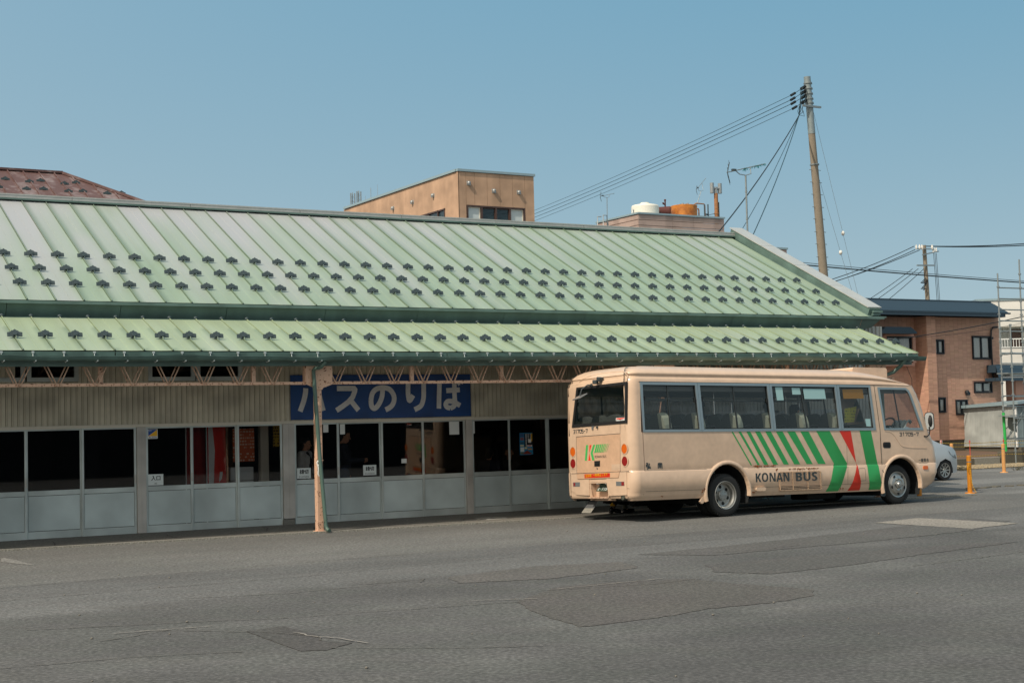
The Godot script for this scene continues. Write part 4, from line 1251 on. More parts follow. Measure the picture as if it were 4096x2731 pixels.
	m = MB.new(); m.tube([Vector3(0, 0, 0), Vector3(0, 2.2, 0)], 0.14, 14); m.tube([Vector3(0, 0.75, 0), Vector3(0, 0.85, 0)], 0.17, 14); obj("flue", m, M.rust_pipe, t5)
	m = MB.new(); m.tube([Vector3(0, 2.15, 0), Vector3(0, 2.65, 0)], 0.12, 14); m.tube([Vector3(-0.3, 2.55, 0), Vector3(0.3, 2.55, 0)], 0.11, 12); m.tube([Vector3(-0.33, 2.2, 0), Vector3(-0.33, 2.92, 0)], 0.14, 14, false); m.tube([Vector3(0.36, 2.22, 0), Vector3(0.36, 2.92, 0)], 0.14, 14, false); obj("cowl", m, M.steel, t5)
	m = MB.new(); m.tube([Vector3(-1.0, 0.6, 0), Vector3(0, 0.8, 0)], 0.02, 5); obj("stay", m, M.guard, t5)
	yagi("tv_antenna", "small tilted TV antenna over the orange rusted tank", Vector3(62.2, 16.2, -82.0), 1.3, 0.55, 1.0, 0.9)
	yagi("tv_antenna", "small TV antenna on a thin mast at the left end of the beige building", Vector3(53.5, 13.5, -80.0), 2.75, 0.06, 1.25, 0.28, -1.0)
	yagi("tv_antenna", "large TV antenna with frayed green netting on a mast behind the ridge", Vector3(27.26, 5.6, -33.5), 3.18, 0.0, 1.55, 0.36, -1.0, true)
	var rl := thing("roof_ladder_rails", "grey ladder handrails rising over the left edge of the beige building", "ladder", Vector3(0, 0, -80.2))
	for p in [[Vector3(52.91, 13.0, 0), Vector3(52.91, 15.0, 0), Vector3(53.2, 15.01, 0)], [Vector3(53.2, 13.0, 0.2), Vector3(53.22, 15.08, 0.2), Vector3(53.52, 15.08, 0.2), Vector3(53.52, 13.0, 0.2)], [Vector3(53.72, 13.0, 0), Vector3(53.72, 14.66, 0), Vector3(53.5, 14.66, 0)]]:
		m = MB.new(); m.tube(p, 0.035, 6); obj("rail", m, M.steel, rl)
	var hb := thing("low_beige_annex", "beige annex with a pale cap just visible over the station's gable", "building")
	obj("wall", box_mb(Vector3(50.9, 5.25, -62), Vector3(1.0, 10.5, 4)), M.beige_wall, hb); obj("parapet_cap", box_mb(Vector3(50.9, 10.56, -62), Vector3(1.1, 0.1, 4.1)), M.cap_blue, hb)
func box_mb(c: Vector3, s: Vector3, bev := 0.0) -> MB:
	var m := MB.new(); m.box(c, s, Basis(), bev); return m
func yagi(called: String, label: String, base: Vector3, h: float, tilt: float, length: float, rise: float, dir := 1.0, net := false):
	var t := thing(called, label, "antenna", base, 0, "TV antennas on the roofs")
	var top := Vector3(tilt * 1.0, h, 0)
	var m := MB.new(); m.tube([Vector3.ZERO, top], 0.022 if not net else 0.026, 8)
	if net:
		for y in [0.35, 0.6, 0.85]: m.tube([top * y - Vector3(0, 0.02, 0), top * y + Vector3(0, 0.02, 0)], 0.034, 8)
	obj("mast", m, M.galv, t)
	var a := top + Vector3(-length * 0.44, 0.04, 0.0); var b := top + Vector3(length * 0.54, 0.05 + rise, -0.12)
	m = MB.new(); m.tube([a, b], 0.016, 6)
	m.tube([top, top + Vector3(-0.22, 0.02, 0), a.lerp(b, 0.22)], 0.014, 6); m.tube([top, top + Vector3(0.2, 0.06, 0), a.lerp(b, 0.6)], 0.014, 6)
	obj("boom", m, M.galv, t)
	m = MB.new()
	for k in 13:
		var p := a.lerp(b, 0.15 + 0.85 * k / 12.0); var l := 0.11 - k * 0.003
		m.tube([p + Vector3(-0.05, 0, l), p + Vector3(0.05, 0, -l)], 0.006, 4)
	obj("director", m, M.galv, t)
	m = MB.new()
	for s in [-1.0, 1.0]:
		m.tube([a + Vector3(0.02, 0, 0), a + Vector3(0.1, s * 0.3, 0)], 0.014, 5)
		for k in 3:
			var p := a + Vector3(0.03 + 0.03 * k, s * (0.1 + 0.1 * k), 0)
			m.tube([p + Vector3(-0.13, 0.02, 0.15), p + Vector3(0.13, -0.02, -0.15)], 0.006, 4)
	obj("reflector", m, M.guard, t)
	m = MB.new(); m.box(a.lerp(b, 0.18) + Vector3(0, 0.03, 0), Vector3(0.13, 0.05, 0.08)); obj("feed_box", m, M.guard, t)
	if net:
		m = MB.new()
		var r := RandomNumberGenerator.new(); r.seed = 8
		for k in 60:
			var q := a.lerp(b, r.randf_range(0.62, 1.0) if k > 18 else r.randf_range(0.44, 0.52))
			var e := Vector3(r.randf_range(-0.06, 0.06), r.randf_range(-0.09, 0.03), r.randf_range(-0.05, 0.05))
			m.tube([q, q + e * 0.5 + Vector3(0.01, 0, 0), q + e], 0.006, 4)
		stuff(obj("frayed_netting", m, mat("1f8f94", 0.8), t))

# ---------------------------------------------------------------- poles and overhead wires
func sag(a: Vector3, b: Vector3, d: float, n := 14) -> Array:
	var o := []
	for i in n + 1:
		var t := float(i) / n
		o.append(a.lerp(b, t) - Vector3(0, d * 4.0 * t * (1.0 - t), 0))
	return o
func wire(called: String, label: String, pts: Array, r: float, m: Material, group := "overhead wires"):
	var mb := MB.new(); mb.tube(pts, r, 5)
	tag(obj(called, mb, m), label, "wire", group)
func build_poles_and_wires():
	var P := thing("utility_pole", "tall leaning concrete utility pole with a grey steel top section", "utility pole", Vector3(43.62, 0, -48))
	var m := MB.new(); m.tube([Vector3(0, -0.2, 0), Vector3(-0.9, 13.86, 0)], 0.24, 18, true, 0.148); obj("shaft", m, M.pole, P)
	m = MB.new(); m.tube([Vector3(-0.895, 13.8, 0), Vector3(-1.045, 16.25, 0)], 0.158, 18, true, 0.146); obj("top_section", m, M.pole_top, P)
	for y in [15.95, 15.72, 15.5, 15.28, 15.1, 12.46]:
		m = MB.new(); var cx: float = -0.064 * y
		m.tube([Vector3(cx, y, 0), Vector3(cx - 0.003, y + 0.05, 0)], 0.185 if y > 13 else 0.2, 14); m.box(Vector3(cx + 0.2, y + 0.02, 0), Vector3(0.06, 0.05, 0.05)); obj("clamp", m, M.galv, P)
	m = MB.new(); m.box(Vector3(-0.97, 14.95, 0.15), Vector3(1.0, 0.08, 0.08)); obj("crossarm", m, M.galv, P)
	for y in [12.25, 11.72, 11.2, 10.66, 10.15, 9.6, 9.08, 8.53, 8.0, 7.5, 7.0]:
		m = MB.new(); var s := -1.0 if int(y * 10) % 2 == 0 else 1.0
		var cx: float = -0.064 * y
		m.tube([Vector3(cx - 0.32, y, 0), Vector3(cx, y, 0)], 0.014, 5); m.tube([Vector3(cx, y + 0.01, 0), Vector3(cx + 0.32, y, 0)], 0.014, 5); obj("step_bolt", m, M.galv, P)
	var ins := [[Vector3(42.5, 15.85, -48), Vector3(41.76, 15.42, -48.0)], [Vector3(42.5, 15.65, -48), Vector3(41.74, 15.22, -48)], [Vector3(42.5, 15.45, -48), Vector3(41.76, 15.05, -48)], [Vector3(42.5, 15.24, -48), Vector3(41.82, 14.85, -48)]]
	var ends := [15.992, 15.758, 15.531, 15.296]
	for i in 4:
		m = MB.new()
		var a: Vector3 = ins[i][0] - P.position; var b: Vector3 = ins[i][1] - P.position
		m.tube([a, a.lerp(b, 0.4)], 0.05, 8); m.tube([a.lerp(b, 0.4), b], 0.012, 5); m.tube([b + Vector3(0.12, 0.07, 0), b - Vector3(0.12, 0.06, 0)], 0.055, 8)
		for k in 4:
			var c := a.lerp(b, 0.08 + 0.09 * k); m.tube([c, c.lerp(b, 0.03)], 0.075, 8)
		obj("insulator", m, M.wire, P)
		var e := Vector3(50.44, ends[i], -84)
		var f: Vector3 = (e - ins[i][1]) * 1.35 + ins[i][1]
		wire("power_line", "%s from the top of four parallel power lines left of the tall pole" % ["first", "second", "third", "fourth"][i], sag(ins[i][1], f, 0.25, 16), 0.014 if i in [1, 2] else 0.011, M.wire_teal, "power lines from the tall pole")
	m = MB.new()
	var rr := RandomNumberGenerator.new(); rr.seed = 6
	for k in 9:
		var y := rr.randf_range(14.6, 15.8); var a := Vector3(-1.5 + rr.randf_range(-0.3, 0.3), y, 0.1)
		m.tube([a, a + Vector3(rr.randf_range(-0.15, 0.1), -0.25, 0.05), Vector3(-1.62, 14.55, 0.05)], 0.013, 4)
	obj("jumper_wire", m, M.wire_teal, P)
	for e in [[Vector3(29.62, 7.78, -38), "black twisted cable dropping from the tall pole to behind the ridge end", 0.022], [Vector3(30.59, 7.88, -38), "thin middle cable dropping from the tall pole behind the antenna mast", 0.012], [Vector3(31.1, 7.78, -38), "rightmost teal cable dropping from the tall pole past the gable", 0.017]]:
		var s := Vector3(42.06, 14.55, -48)
		var f: Vector3 = s + (e[0] - s) * 1.12
		wire("service_cable", e[1], sag(s, f, 0.25, 12), e[2], M.wire_teal if e[2] < 0.02 else M.wire, "service cables dropping from the tall pole")
	for e in [[Vector3(42.75, 15.17, -48), Vector3(44.29, 9.6, -48), "long stay wire with a white guard right of the tall pole"], [Vector3(42.85, 12.48, -48), Vector3(44.12, 8.76, -48), "shorter stay wire with a white guard nearest the tall pole"]]:
		var f: Vector3 = e[0] + (e[1] - e[0]) * (e[0].y / (e[0].y - e[1].y))
		var t := thing("stay_wire", e[2], "stay wire", e[0], 0, "stay wires of the tall pole")
		m = MB.new(); m.tube([Vector3.ZERO, f - e[0]], 0.007, 5); obj("wire", m, M.galv, t)
		m = MB.new(); m.sphere(e[1] - e[0], 0.085, 8, Vector3(0.9, 1.3, 0.9)); obj("insulator", m, M.porcelain, t)
	# distant pole
	var Q := thing("utility_pole", "distant concrete utility pole with white insulators behind the navy-roofed house", "utility pole", Vector3(87.42, 0, -85))
	m = MB.new(); m.tube([Vector3(0, 0, 0), Vector3(-0.52, 15.0, 0)], 0.24, 14, true, 0.15); obj("shaft", m, M.pole, Q)
	for e in [[-1.58, 13.35, 0.32, 13.41, 0.1], [-0.95, 14.2, 0.83, 14.55, 0.09], [-1.64, 14.66, 0.3, 14.7, 0.08]]:
		m = MB.new(); m.bar(Vector3(e[0], e[1], 0.2), Vector3(e[2], e[3], 0.2), e[4], e[4]); obj("crossarm", m, M.galv, Q)
	for e in [[-1.22, 14.72, 0.1], [-0.95, 14.72, 0.1], [0.15, 14.76, 0.1], [-1.57, 14.7, 0.08], [0.24, 14.5, 0.06], [0.41, 14.54, 0.06], [0.59, 14.57, 0.06]]:
		m = MB.new(); m.lathe([Vector2(0, 0.34), Vector2(e[2] * 0.6, 0.32), Vector2(e[2] * 0.6, 0.22), Vector2(e[2], 0.18), Vector2(e[2], 0.1), Vector2(e[2] * 0.6, 0.08), Vector2(e[2], 0.04), Vector2(e[2], 0.0)], 10); var o := obj("insulator", m, M.porcelain, Q); o.position = Vector3(e[0], e[1] - 0.05, 0.2)
	m = MB.new()
	for k in 12:
		m.tube([Vector3(-0.75 - 0.1 * (k % 6), 12.4 - 0.08 * k, 0.2), Vector3(-0.7 - 0.1 * (k % 5), 12.25 - 0.07 * k, 0.25), Vector3(-0.45 - 0.05 * k, 12.2 - 0.07 * k, 0.2)], 0.035, 5)
	obj("cable_junction", m, M.wire, Q)
	for e in [[Vector3(85.82, 14.88, -85), Vector3(81.58, 13.73, -85)], [Vector3(85.91, 14.61, -85), Vector3(81.57, 13.46, -85)], [Vector3(86.39, 14.6, -85), Vector3(81.56, 13.4, -85)]]:
		wire("power_line", "%s of three power lines from the gable up to the distant pole" % ("upper" if e[0].y > 14.8 else ("middle" if e[0].x < 86.0 else "lower")), sag(e[0], e[0] + (e[1] - e[0]) * 4.0, 0.5, 12), 0.03, M.wire, "power lines left of the distant pole")
	for y in [0.0, -0.14]:
		wire("power_line", "%s of two thick power lines running right from the distant pole" % ("upper" if y == 0.0 else "lower"), sag(Vector3(87.0, 14.93, -85), Vector3(109.5, 16.9 + y * 2, -85), 0.35, 14), 0.04, M.wire, "power lines right of the distant pole")
	for e in [[12.97, 12.42, 0.05, "thick"], [13.13, 12.56, 0.022, "thin"]]:
		var d: float = (e[1] - e[0]) / 16.5
		wire("telephone_cable", "%s telephone cable crossing the sky in front of the distant pole" % e[3], sag(Vector3(50, e[0] - d * 31.5, -84), Vector3(112, e[1] + d * 14, -84), 0.35, 20), e[2], M.wire, "telephone cables across the sky")
	for e in [[Vector3(85.56, 13.09, -85), Vector3(81.45, 11.08, -85), "topmost"], [Vector3(86.17, 13.11, -85), Vector3(81.43, 10.66, -85), "middle"], [Vector3(86.79, 13.13, -85), Vector3(82.61, 10.65, -85), "lowest"]]:
		wire("service_cable", "%s of the cables slanting down left from the distant pole" % e[2], sag(e[0], e[0] + (e[1] - e[0]) * 2.2, 0.2, 8), 0.025, M.wire, "cables slanting from the distant pole")
	for x in [87.7, 87.85, 88.0]:
		wire("down_lead", "%s of three thin leads hanging right of the distant pole" % ("left" if x < 87.8 else ("middle" if x < 87.9 else "right")), [Vector3(x, 14.4, -84.8), Vector3(x + 0.3, 8.0, -84.8)], 0.02, M.wire, "down leads of the distant pole")
	var bw := sag(Vector3(38.0, 4.38, -40.2), Vector3(47.5, 5.75, -39.6), 0.12, 14)
	wire("service_cable", "black cable crossing the front of the navy-roofed house", bw, 0.018, M.wire)
	wire("service_cable", "thin cable just below the black one on the house front", sag(Vector3(40.5, 4.6, -40.2), Vector3(46.0, 5.2, -39.9), 0.08, 10), 0.007, M.wire)

# ---------------------------------------------------------------- navy-roofed house of small brick-red tiles
func build_brick_house():
	var H := thing("brick_house", "two-storey house of brick-red tiles with a navy metal roof and dark window frames", "house")
	var z := -41.0
	# wall with openings cut out
	var wins := [[42.13, 4.025, 42.74, 4.59], [44.28, 3.83, 45.25, 4.74], [44.29, 2.525, 45.255, 2.96], [42.085, 1.795, 42.705, 2.375], [43.255, 1.69, 43.875, 2.28]]
	var hol := []
	for w in wins: hol.append(rectp(w[0], w[1], w[2], w[3]))
	var wm := MB.new()
	var fl := func(u, v): return Vector3(u, v, z - 0.02)
	wm.skin(fl, rectp(41.95, 0.74, 45.75, 5.5), span(41.9, 45.8, 9), span(0.7, 5.5, 11), hol)
	wm.box(Vector3(42.0, 3.1, -45.6), Vector3(7.5, 4.7, 8.0))
	wm.box(Vector3(40.1, 3.0, -45.2), Vector3(3.2, 4.9, 7.6))
	var wall := obj("wall", wm, M.grout, H)
	# tiles
	var r := RandomNumberGenerator.new(); r.seed = 15
	var tile := MB.new(); tile.box(Vector3.ZERO, Vector3(0.2235, 0.058, 0.010), Basis(), 0.002)
	var tmesh := tile.st.commit()
	var xf := []
	var place := func(x0: float, x1: float, y0: float, y1: float, zz: float, side: bool):
		var row := 0
		var y := y0 + 0.03
		while y < y1:
			var x := x0 + 0.113
			while x < x1 + 0.02:
				var skip := false
				if not side:
					for w in wins:
						if x > w[0] - 0.055 and x < w[2] + 0.055 and y > w[1] - 0.01 and y < w[3] + 0.01: skip = true
				if not skip:
					if side: xf.append(Transform3D(Basis(Vector3.UP, -PI / 2), Vector3(zz, y, -x)))
					else: xf.append(Transform3D(Basis(), Vector3(x, y, zz)))
				x += 0.2265
			y += 0.0605
			row += 1
	place.call(41.95, 45.75, 0.76, 5.5, z - 0.015, false)
	place.call(38.5, 41.6, 0.76, 5.5, z - 0.39, false)
	place.call(41.62, 41.95, 0.76, 5.45, z + 0.252, false)
	place.call(-z - 0.25, -z + 0.38, 0.76, 5.45, 41.612, true)
	var mm := MultiMesh.new()
	mm.transform_format = MultiMesh.TRANSFORM_3D
	mm.use_colors = true
	mm.mesh = tmesh
	mm.instance_count = xf.size()
	for i in xf.size():
		mm.set_instance_transform(i, xf[i])
		var k := r.randf_range(0.86, 1.06)
		mm.set_instance_color(i, Color(k, k * r.randf_range(0.97, 1.02), k))
	var mi := MultiMeshInstance3D.new(); mi.multimesh = mm; mi.material_override = M.brick
	put(mi, "wall_tile", wall); stuff(mi)
	var pl := MB.new(); pl.box(Vector3(41.785, 3.1, z + 0.06), Vector3(0.33, 4.72, 0.36)); pl.box(Vector3(41.9, 3.1, z - 0.3), Vector3(0.4, 4.7, 0.5))
	obj("pilaster", pl, M.grout, H)
	var fm := MB.new(); fm.box(Vector3(42.0, 0.38, -44.9), Vector3(7.4, 0.76, 7.7)); obj("foundation", fm, M.conc_dark, H)
	# roof: mansard front of four courses, cap, and eave box
	var yy := [5.60, 5.73, 5.85, 5.97, 6.06]
	var zz := [z + 0.62, z + 0.50, z + 0.38, z + 0.26, z + 0.16]
	var roof := obj("roof", box_mb(Vector3(41.9, 5.52, z - 3.5), Vector3(7.0, 0.15, 8.3)), M.navy, H)
	for i in 4:
		var m := MB.new()
		var xr: float = 45.72 - i * 0.14
		var xl := 38.0
		m.quad(Vector3(xl, yy[i], zz[i]), Vector3(xr, yy[i], zz[i]), Vector3(xr - 0.14, yy[i + 1], zz[i + 1]), Vector3(xl, yy[i + 1], zz[i + 1]))
		m.quad(Vector3(xl, yy[i] - 0.02, zz[i] + 0.004), Vector3(xr, yy[i] - 0.02, zz[i] + 0.004), Vector3(xr, yy[i], zz[i]), Vector3(xl, yy[i], zz[i]))
		m.quad(Vector3(xr, yy[i], zz[i]), Vector3(xr, yy[i], z - 7.6), Vector3(xr - 0.14, yy[i + 1], z - 7.2), Vector3(xr - 0.14, yy[i + 1], zz[i + 1]))
		obj("roof_course", m, M.navy, roof)
	var tm := MB.new(); tm.box(Vector3(41.6, 6.07, z - 3.4), Vector3(7.2, 0.03, 7.2)); tm.box(Vector3(41.7, 6.04, z + 0.17), Vector3(7.0, 0.03, 0.06)); obj("ridge_cap", tm, M.navy, roof)
	var em := MB.new(); em.box(Vector3(41.9, 5.505, z + 0.32), Vector3(7.3, 0.12, 0.5)); em.box(Vector3(41.9, 5.585, z + 0.62), Vector3(7.7, 0.06, 0.08)); obj("gutter", em, M.navy, roof)
	# windows
	for i in wins.size():
		var w = wins[i]
		window(H, w[0], w[1], w[2], w[3], z, i == 3)
	window(H, 39.84, 3.7, 41.14, 4.7, z - 0.1, false)
	var bay := MB.new(); bay.box(Vector3(40.45, 4.76, z - 0.2), Vector3(1.5, 0.12, 0.4)); bay.box(Vector3(40.45, 3.64, z - 0.2), Vector3(1.5, 0.12, 0.4)); bay.box(Vector3(39.72, 4.2, z - 0.2), Vector3(0.2, 1.0, 0.38)); bay.box(Vector3(41.22, 4.2, z - 0.2), Vector3(0.14, 1.0, 0.38)); obj("bay", bay, M.grout, H)
	var aw := MB.new(); aw.prism(V2("39.18,4.83 40.97,4.83 40.66,5.02 39.40,5.02"), Transform3D(Basis(), Vector3(0, 0, z - 0.35)), 0.75); aw.box(Vector3(40.08, 4.80, z + 0.03), Vector3(1.74, 0.06, 0.76)); obj("awning", aw, M.navy, H)
	# vent hood, drain pipe, lower roof
	var hm := MB.new(); hm.sphere(Vector3(43.85, 2.55, z + 0.05), 0.085, 10, Vector3(1, 1.2, 1.2)); hm.box(Vector3(43.85, 2.5, z + 0.08), Vector3(0.17, 0.12, 0.14), Basis(), 0.02); obj("vent_hood", hm, M.navy_frame, H)
	var dp := MB.new(); dp.tube([Vector3(45.65, 5.1, z + 0.06), Vector3(45.4, 5.08, z + 0.06), Vector3(45.29, 4.95, z + 0.06), Vector3(45.27, 4.7, z + 0.06), Vector3(45.275, 3.3, z + 0.06), Vector3(45.3, 3.12, z + 0.06), Vector3(45.42, 3.05, z + 0.06), Vector3(45.7, 3.06, z + 0.06)], 0.032, 8); dp.box(Vector3(45.36, 4.66, z + 0.03), Vector3(0.08, 0.09, 0.06)); obj("conduit", dp, M.navy_frame, H)
	var lr := MB.new()
	for i in 3: lr.quad(Vector3(44.83 + i * 0.06, 3.10 + i * 0.17, z + 0.75 - i * 0.1), Vector3(48, 3.10 + i * 0.17, z + 0.75 - i * 0.1), Vector3(48, 3.265 + i * 0.17, z + 0.66 - i * 0.1), Vector3(44.89 + i * 0.06, 3.265 + i * 0.17, z + 0.66 - i * 0.1))
	lr.box(Vector3(46.42, 3.03, z + 0.4), Vector3(3.15, 0.12, 0.7)); lr.box(Vector3(46.5, 3.45, z + 0.25), Vector3(3.0, 0.3, 0.45))
	obj("porch_roof", lr, M.navy, H)
	var pw := MB.new(); pw.box(Vector3(46.9, 1.7, z + 0.2), Vector3(1.6, 2.6, 0.5)); obj("porch_wall", pw, M.brick_plain, H)
func window(H: Node, x0: float, y0: float, x1: float, y1: float, z: float, dark: bool):
	var fm := MB.new(); frame_box(fm, x0, y0, x1, y1, 0.045, z + 0.01, 0.07)
	fm.box(Vector3((x0 + x1) / 2, (y0 + y1) / 2, z), Vector3(0.03, y1 - y0 - 0.09, 0.05))
	var f := obj("window", fm, M.navy_frame, H)
	var c := (x0 + x1) / 2
	for s in [-1.0, 1.0]:
		var w := (x1 - x0) / 2 - 0.07
		var px: float = c + s * ((x1 - x0) / 4 - 0.01)
		var sh := MB.new(); frame_box(sh, px - w / 2, y0 + 0.05, px + w / 2, y1 - 0.05, 0.022 if s < 0 else 0.03, z - 0.008 if s > 0 else z, 0.025); obj("sash", sh, M.navy_frame, f)
		var g := MB.new(); g.box(Vector3(px, (y0 + y1) / 2, z - 0.012), Vector3(w, y1 - y0 - 0.1, 0.005)); obj("pane", g, M.glass_clear, f)
		var b := MB.new()
		var f2 := func(u, v): return Vector3(px - w / 2 + u * w, y0 + 0.05 + v * (y1 - y0 - 0.1), z - 0.03 + 0.008 * sin(u * 26.0 + s))
		b.skin(f2, rectp(0, 0, 1, 1), span(0, 1, 14), span(0, 1, 1)); obj("curtain", b, M.navy_frame if dark and s < 0 else M.blind, f)

# ---------------------------------------------------------------- scaffold, shed, white building, bollards
func build_right_side():
	var sh := thing("metal_shed", "low pale grey ribbed metal shed with a light sloping roof in front of the tiled house", "shed")
	var z := -38.5
	sh.set_meta("label", "low pale grey ribbed metal shed with a light sloping roof before the tiled house")
	for i in 11:
		var m := MB.new()
		var zz := z - i * 0.24
		m.box(Vector3(43.70, 1.22, zz - 0.12), Vector3(0.03, 1.52, 0.236)); m.box(Vector3(43.685, 1.22, zz - 0.06), Vector3(0.012, 1.52, 0.06)); m.box(Vector3(43.685, 1.22, zz - 0.18), Vector3(0.012, 1.52, 0.03))
		obj("wall_sheet", m, M.shed, sh)
	for i in 14:
		var m := MB.new()
		var x := 43.73 + i * 0.232
		m.box(Vector3(x + 0.115, 1.22, z), Vector3(0.228, 1.52, 0.03)); m.box(Vector3(x + 0.06, 1.22, z + 0.018), Vector3(0.05, 1.52, 0.012))
		obj("wall_sheet", m, M.shed_shaded, sh)
	obj("corner_post", box_mb(Vector3(43.70, 1.22, z + 0.01), Vector3(0.06, 1.52, 0.06)), M.paper_white, sh)
	var rm := MB.new()
	rm.quad(Vector3(43.54, 2.14, z + 0.25), Vector3(47.6, 2.36, z + 0.25), Vector3(47.6, 2.27, z - 2.72), Vector3(43.54, 2.05, z - 2.72))
	obj("roof", rm, M.cap_blue, sh)
	var fm := MB.new(); fm.bar(Vector3(43.55, 1.985, z - 2.72), Vector3(43.55, 2.09, z + 0.25), 0.03, 0.11); fm.bar(Vector3(43.55, 2.09, z + 0.25), Vector3(47.6, 2.31, z + 0.25), 0.03, 0.1); obj("fascia", fm, M.cap_blue, sh)
	obj("base_block", box_mb(Vector3(45.5, 0.33, z - 1.2), Vector3(3.5, 0.26, 2.7)), M.conc_dark, sh)
	# low retaining wall
	var wl := thing("low_concrete_wall", "low stained concrete retaining wall behind the gravel, stepping up at the scaffold", "wall")
	for i in 7:
		obj("wall_block", box_mb(Vector3(31.0 + i * 1.22 + 0.6, 0.09 + 0.006 * i, -35.65), Vector3(1.21, 0.20 + 0.012 * i, 0.16), 0.012), M.conc_dark if i % 3 else M.conc, wl)
	for i in 4: obj("wall_block", box_mb(Vector3(40.16 + i * 1.2, 0.21, -35.62), Vector3(1.195, 0.44, 0.2), 0.012), M.conc_dark, wl)
	var wp := thing("white_post", "short white post with a flat foot standing by the house foundation", "post", Vector3(38.27, 0.24, -37.0))
	obj("shaft", box_mb(Vector3(0, 0.3, 0), Vector3(0.075, 0.62, 0.05), 0.01), M.paper_white, wp); obj("foot", box_mb(Vector3(0.02, 0.02, 0.04), Vector3(0.2, 0.05, 0.16), 0.01), M.conc, wp)
	# scaffold
	var sc := thing("scaffold", "tall galvanised steel scaffold with cross rails at the right edge", "scaffold")
	var posts := [[39.47, -36.0, 0.42, 6.5], [40.55, -36.0, 0.42, 7.02], [39.98, -35.3, 0.0, 4.74], [41.65, -36.0, 0.42, 6.8], [41.1, -35.3, 0.0, 4.74]]
	var sx := 36.0 / 35.3
	for p in posts:
		var k: float = 1.0
		var m := MB.new()
		var px: float = p[0] * (sx if p[1] < -35.5 else 1.0)
		m.tube([Vector3(px, p[2], p[1]), Vector3(px, p[3] * (1.0 if p[1] > -35.5 else 1.01), p[1])], 0.026, 10)
		m.box(Vector3(px, p[2] + 0.01, p[1]), Vector3(0.12, 0.012, 0.12))
		var y: float = p[2] + 0.45
		while y < p[3]:
			m.tube([Vector3(px, y - 0.03, p[1]), Vector3(px, y + 0.03, p[1])], 0.04, 10); m.box(Vector3(px + 0.045, y, p[1]), Vector3(0.03, 0.04, 0.03)); m.box(Vector3(px - 0.045, y, p[1]), Vector3(0.03, 0.04, 0.03))
			y += 0.475
		obj("upright", m, M.galv, sc)
	var rail := func(y: float, x0: float, x1: float, zz: float, dy := 0.0):
		var m := MB.new(); m.tube([Vector3(x0, y, zz), Vector3(x1, y + dy, zz)], 0.022, 8); obj("rail", m, M.galv, sc)
	for y in [6.07, 5.69, 5.31, 4.92, 4.56]: rail.call(y, 40.25, 42.4, -36.0, 0.0)
	for y in [3.8, 3.44, 3.07, 2.32, 1.96, 1.58, 0.85]: rail.call(y, 40.25, 42.4, -35.97)
	for y in [3.74, 3.36, 3.0, 2.28, 1.55, 0.82]: rail.call(y, 39.98, 41.1, -35.3)
	for y in [4.54, 3.76, 3.02]:
		for px in [40.25]:
			var m := MB.new(); m.tube([Vector3(px, y, -36.0), Vector3(39.98, y - 0.02, -35.3)], 0.022, 8); m.box(Vector3(px - 0.1, y - 0.01, -35.75), Vector3(0.3, 0.05, 0.08)); obj("bracket_arm", m, M.galv, sc)
	for y in [3.05, 1.6]:
		var m := MB.new(); m.box(Vector3(41.0, y + 0.04, -35.65), Vector3(2.2, 0.035, 0.5)); obj("deck", m, M.galv, sc)
	for d in [[40.25, 0.85, 41.3, 1.98], [40.25, 1.2, 40.75, 1.55], [40.3, 0.85, 41.35, 1.85]]:
		var m := MB.new(); m.tube([Vector3(d[0], d[1], -35.9), Vector3(d[2], d[3], -35.9)], 0.016, 6); obj("brace", m, M.galv, sc)
	var gp := MB.new(); gp.tube([Vector3(40.17, 0.42, -35.88), Vector3(40.15, 1.0, -35.88), Vector3(40.12, 1.75, -35.88)], 0.05, 10); obj("green_sleeve", gp, M.green_plastic, sc)
	var nt := MB.new()
	nt.skin(func(u, v): return Vector3(u, v, -35.86 + 0.02 * sin(u * 19.0 + v * 13.0)), V2("40.3,1.2 40.72,1.05 40.75,1.55 40.3,1.6"), span(40.2, 40.8, 6), span(1.0, 1.7, 6))
	obj("grey_sheet", nt, mat("6f7470", 0.8), sc)
	# white building
	var W := thing("white_building", "white building with a railed balcony behind the scaffold", "building")
	z = -52.0
	var wm := MB.new(); wm.box(Vector3(61.5, 6.65, z - 3), Vector3(9.0, 1.3, 6)); wm.box(Vector3(61.5, 2.46, z - 3), Vector3(9.0, 4.92, 6)); wm.box(Vector3(61.5, 5.45, z - 3.6), Vector3(9, 1.2, 4.5)); obj("wall", wm, M.white_wall, W)
	for i in 18: obj("siding_board", box_mb(Vector3(57.2 + i * 0.24, 5.46, z - 1.32), Vector3(0.225, 1.1, 0.03)), M.shed, W)
	obj("parapet_cap", box_mb(Vector3(61.5, 7.34, z - 3), Vector3(9.1, 0.1, 6.1)), M.cap_blue, W)
	var br := MB.new(); br.box(Vector3(61.0, 5.36, z + 0.02), Vector3(8, 0.05, 0.05)); br.box(Vector3(61.0, 4.95, z + 0.02), Vector3(8, 0.04, 0.05)); var rail_o := obj("balcony_rail", br, M.paper_white, W)
	for i in 40: obj("baluster", box_mb(Vector3(57.3 + i * 0.14, 5.15, z + 0.02), Vector3(0.022, 0.4, 0.022)), M.paper_white, rail_o)
	var ww := MB.new(); frame_box(ww, 59.5, 5.05, 60.2, 5.8, 0.06, z - 1.2, 0.2); var wo := obj("window", ww, M.paper_white, W); obj("pane", box_mb(Vector3(59.85, 5.42, z - 1.24), Vector3(0.6, 0.65, 0.02)), M.glass_far, wo)
	obj("door", box_mb(Vector3(59.2, 5.4, z - 1.27), Vector3(0.5, 1.0, 0.04)), M.window_frame_brown, W)
	var turn := Basis(Vector3.UP, -0.6)
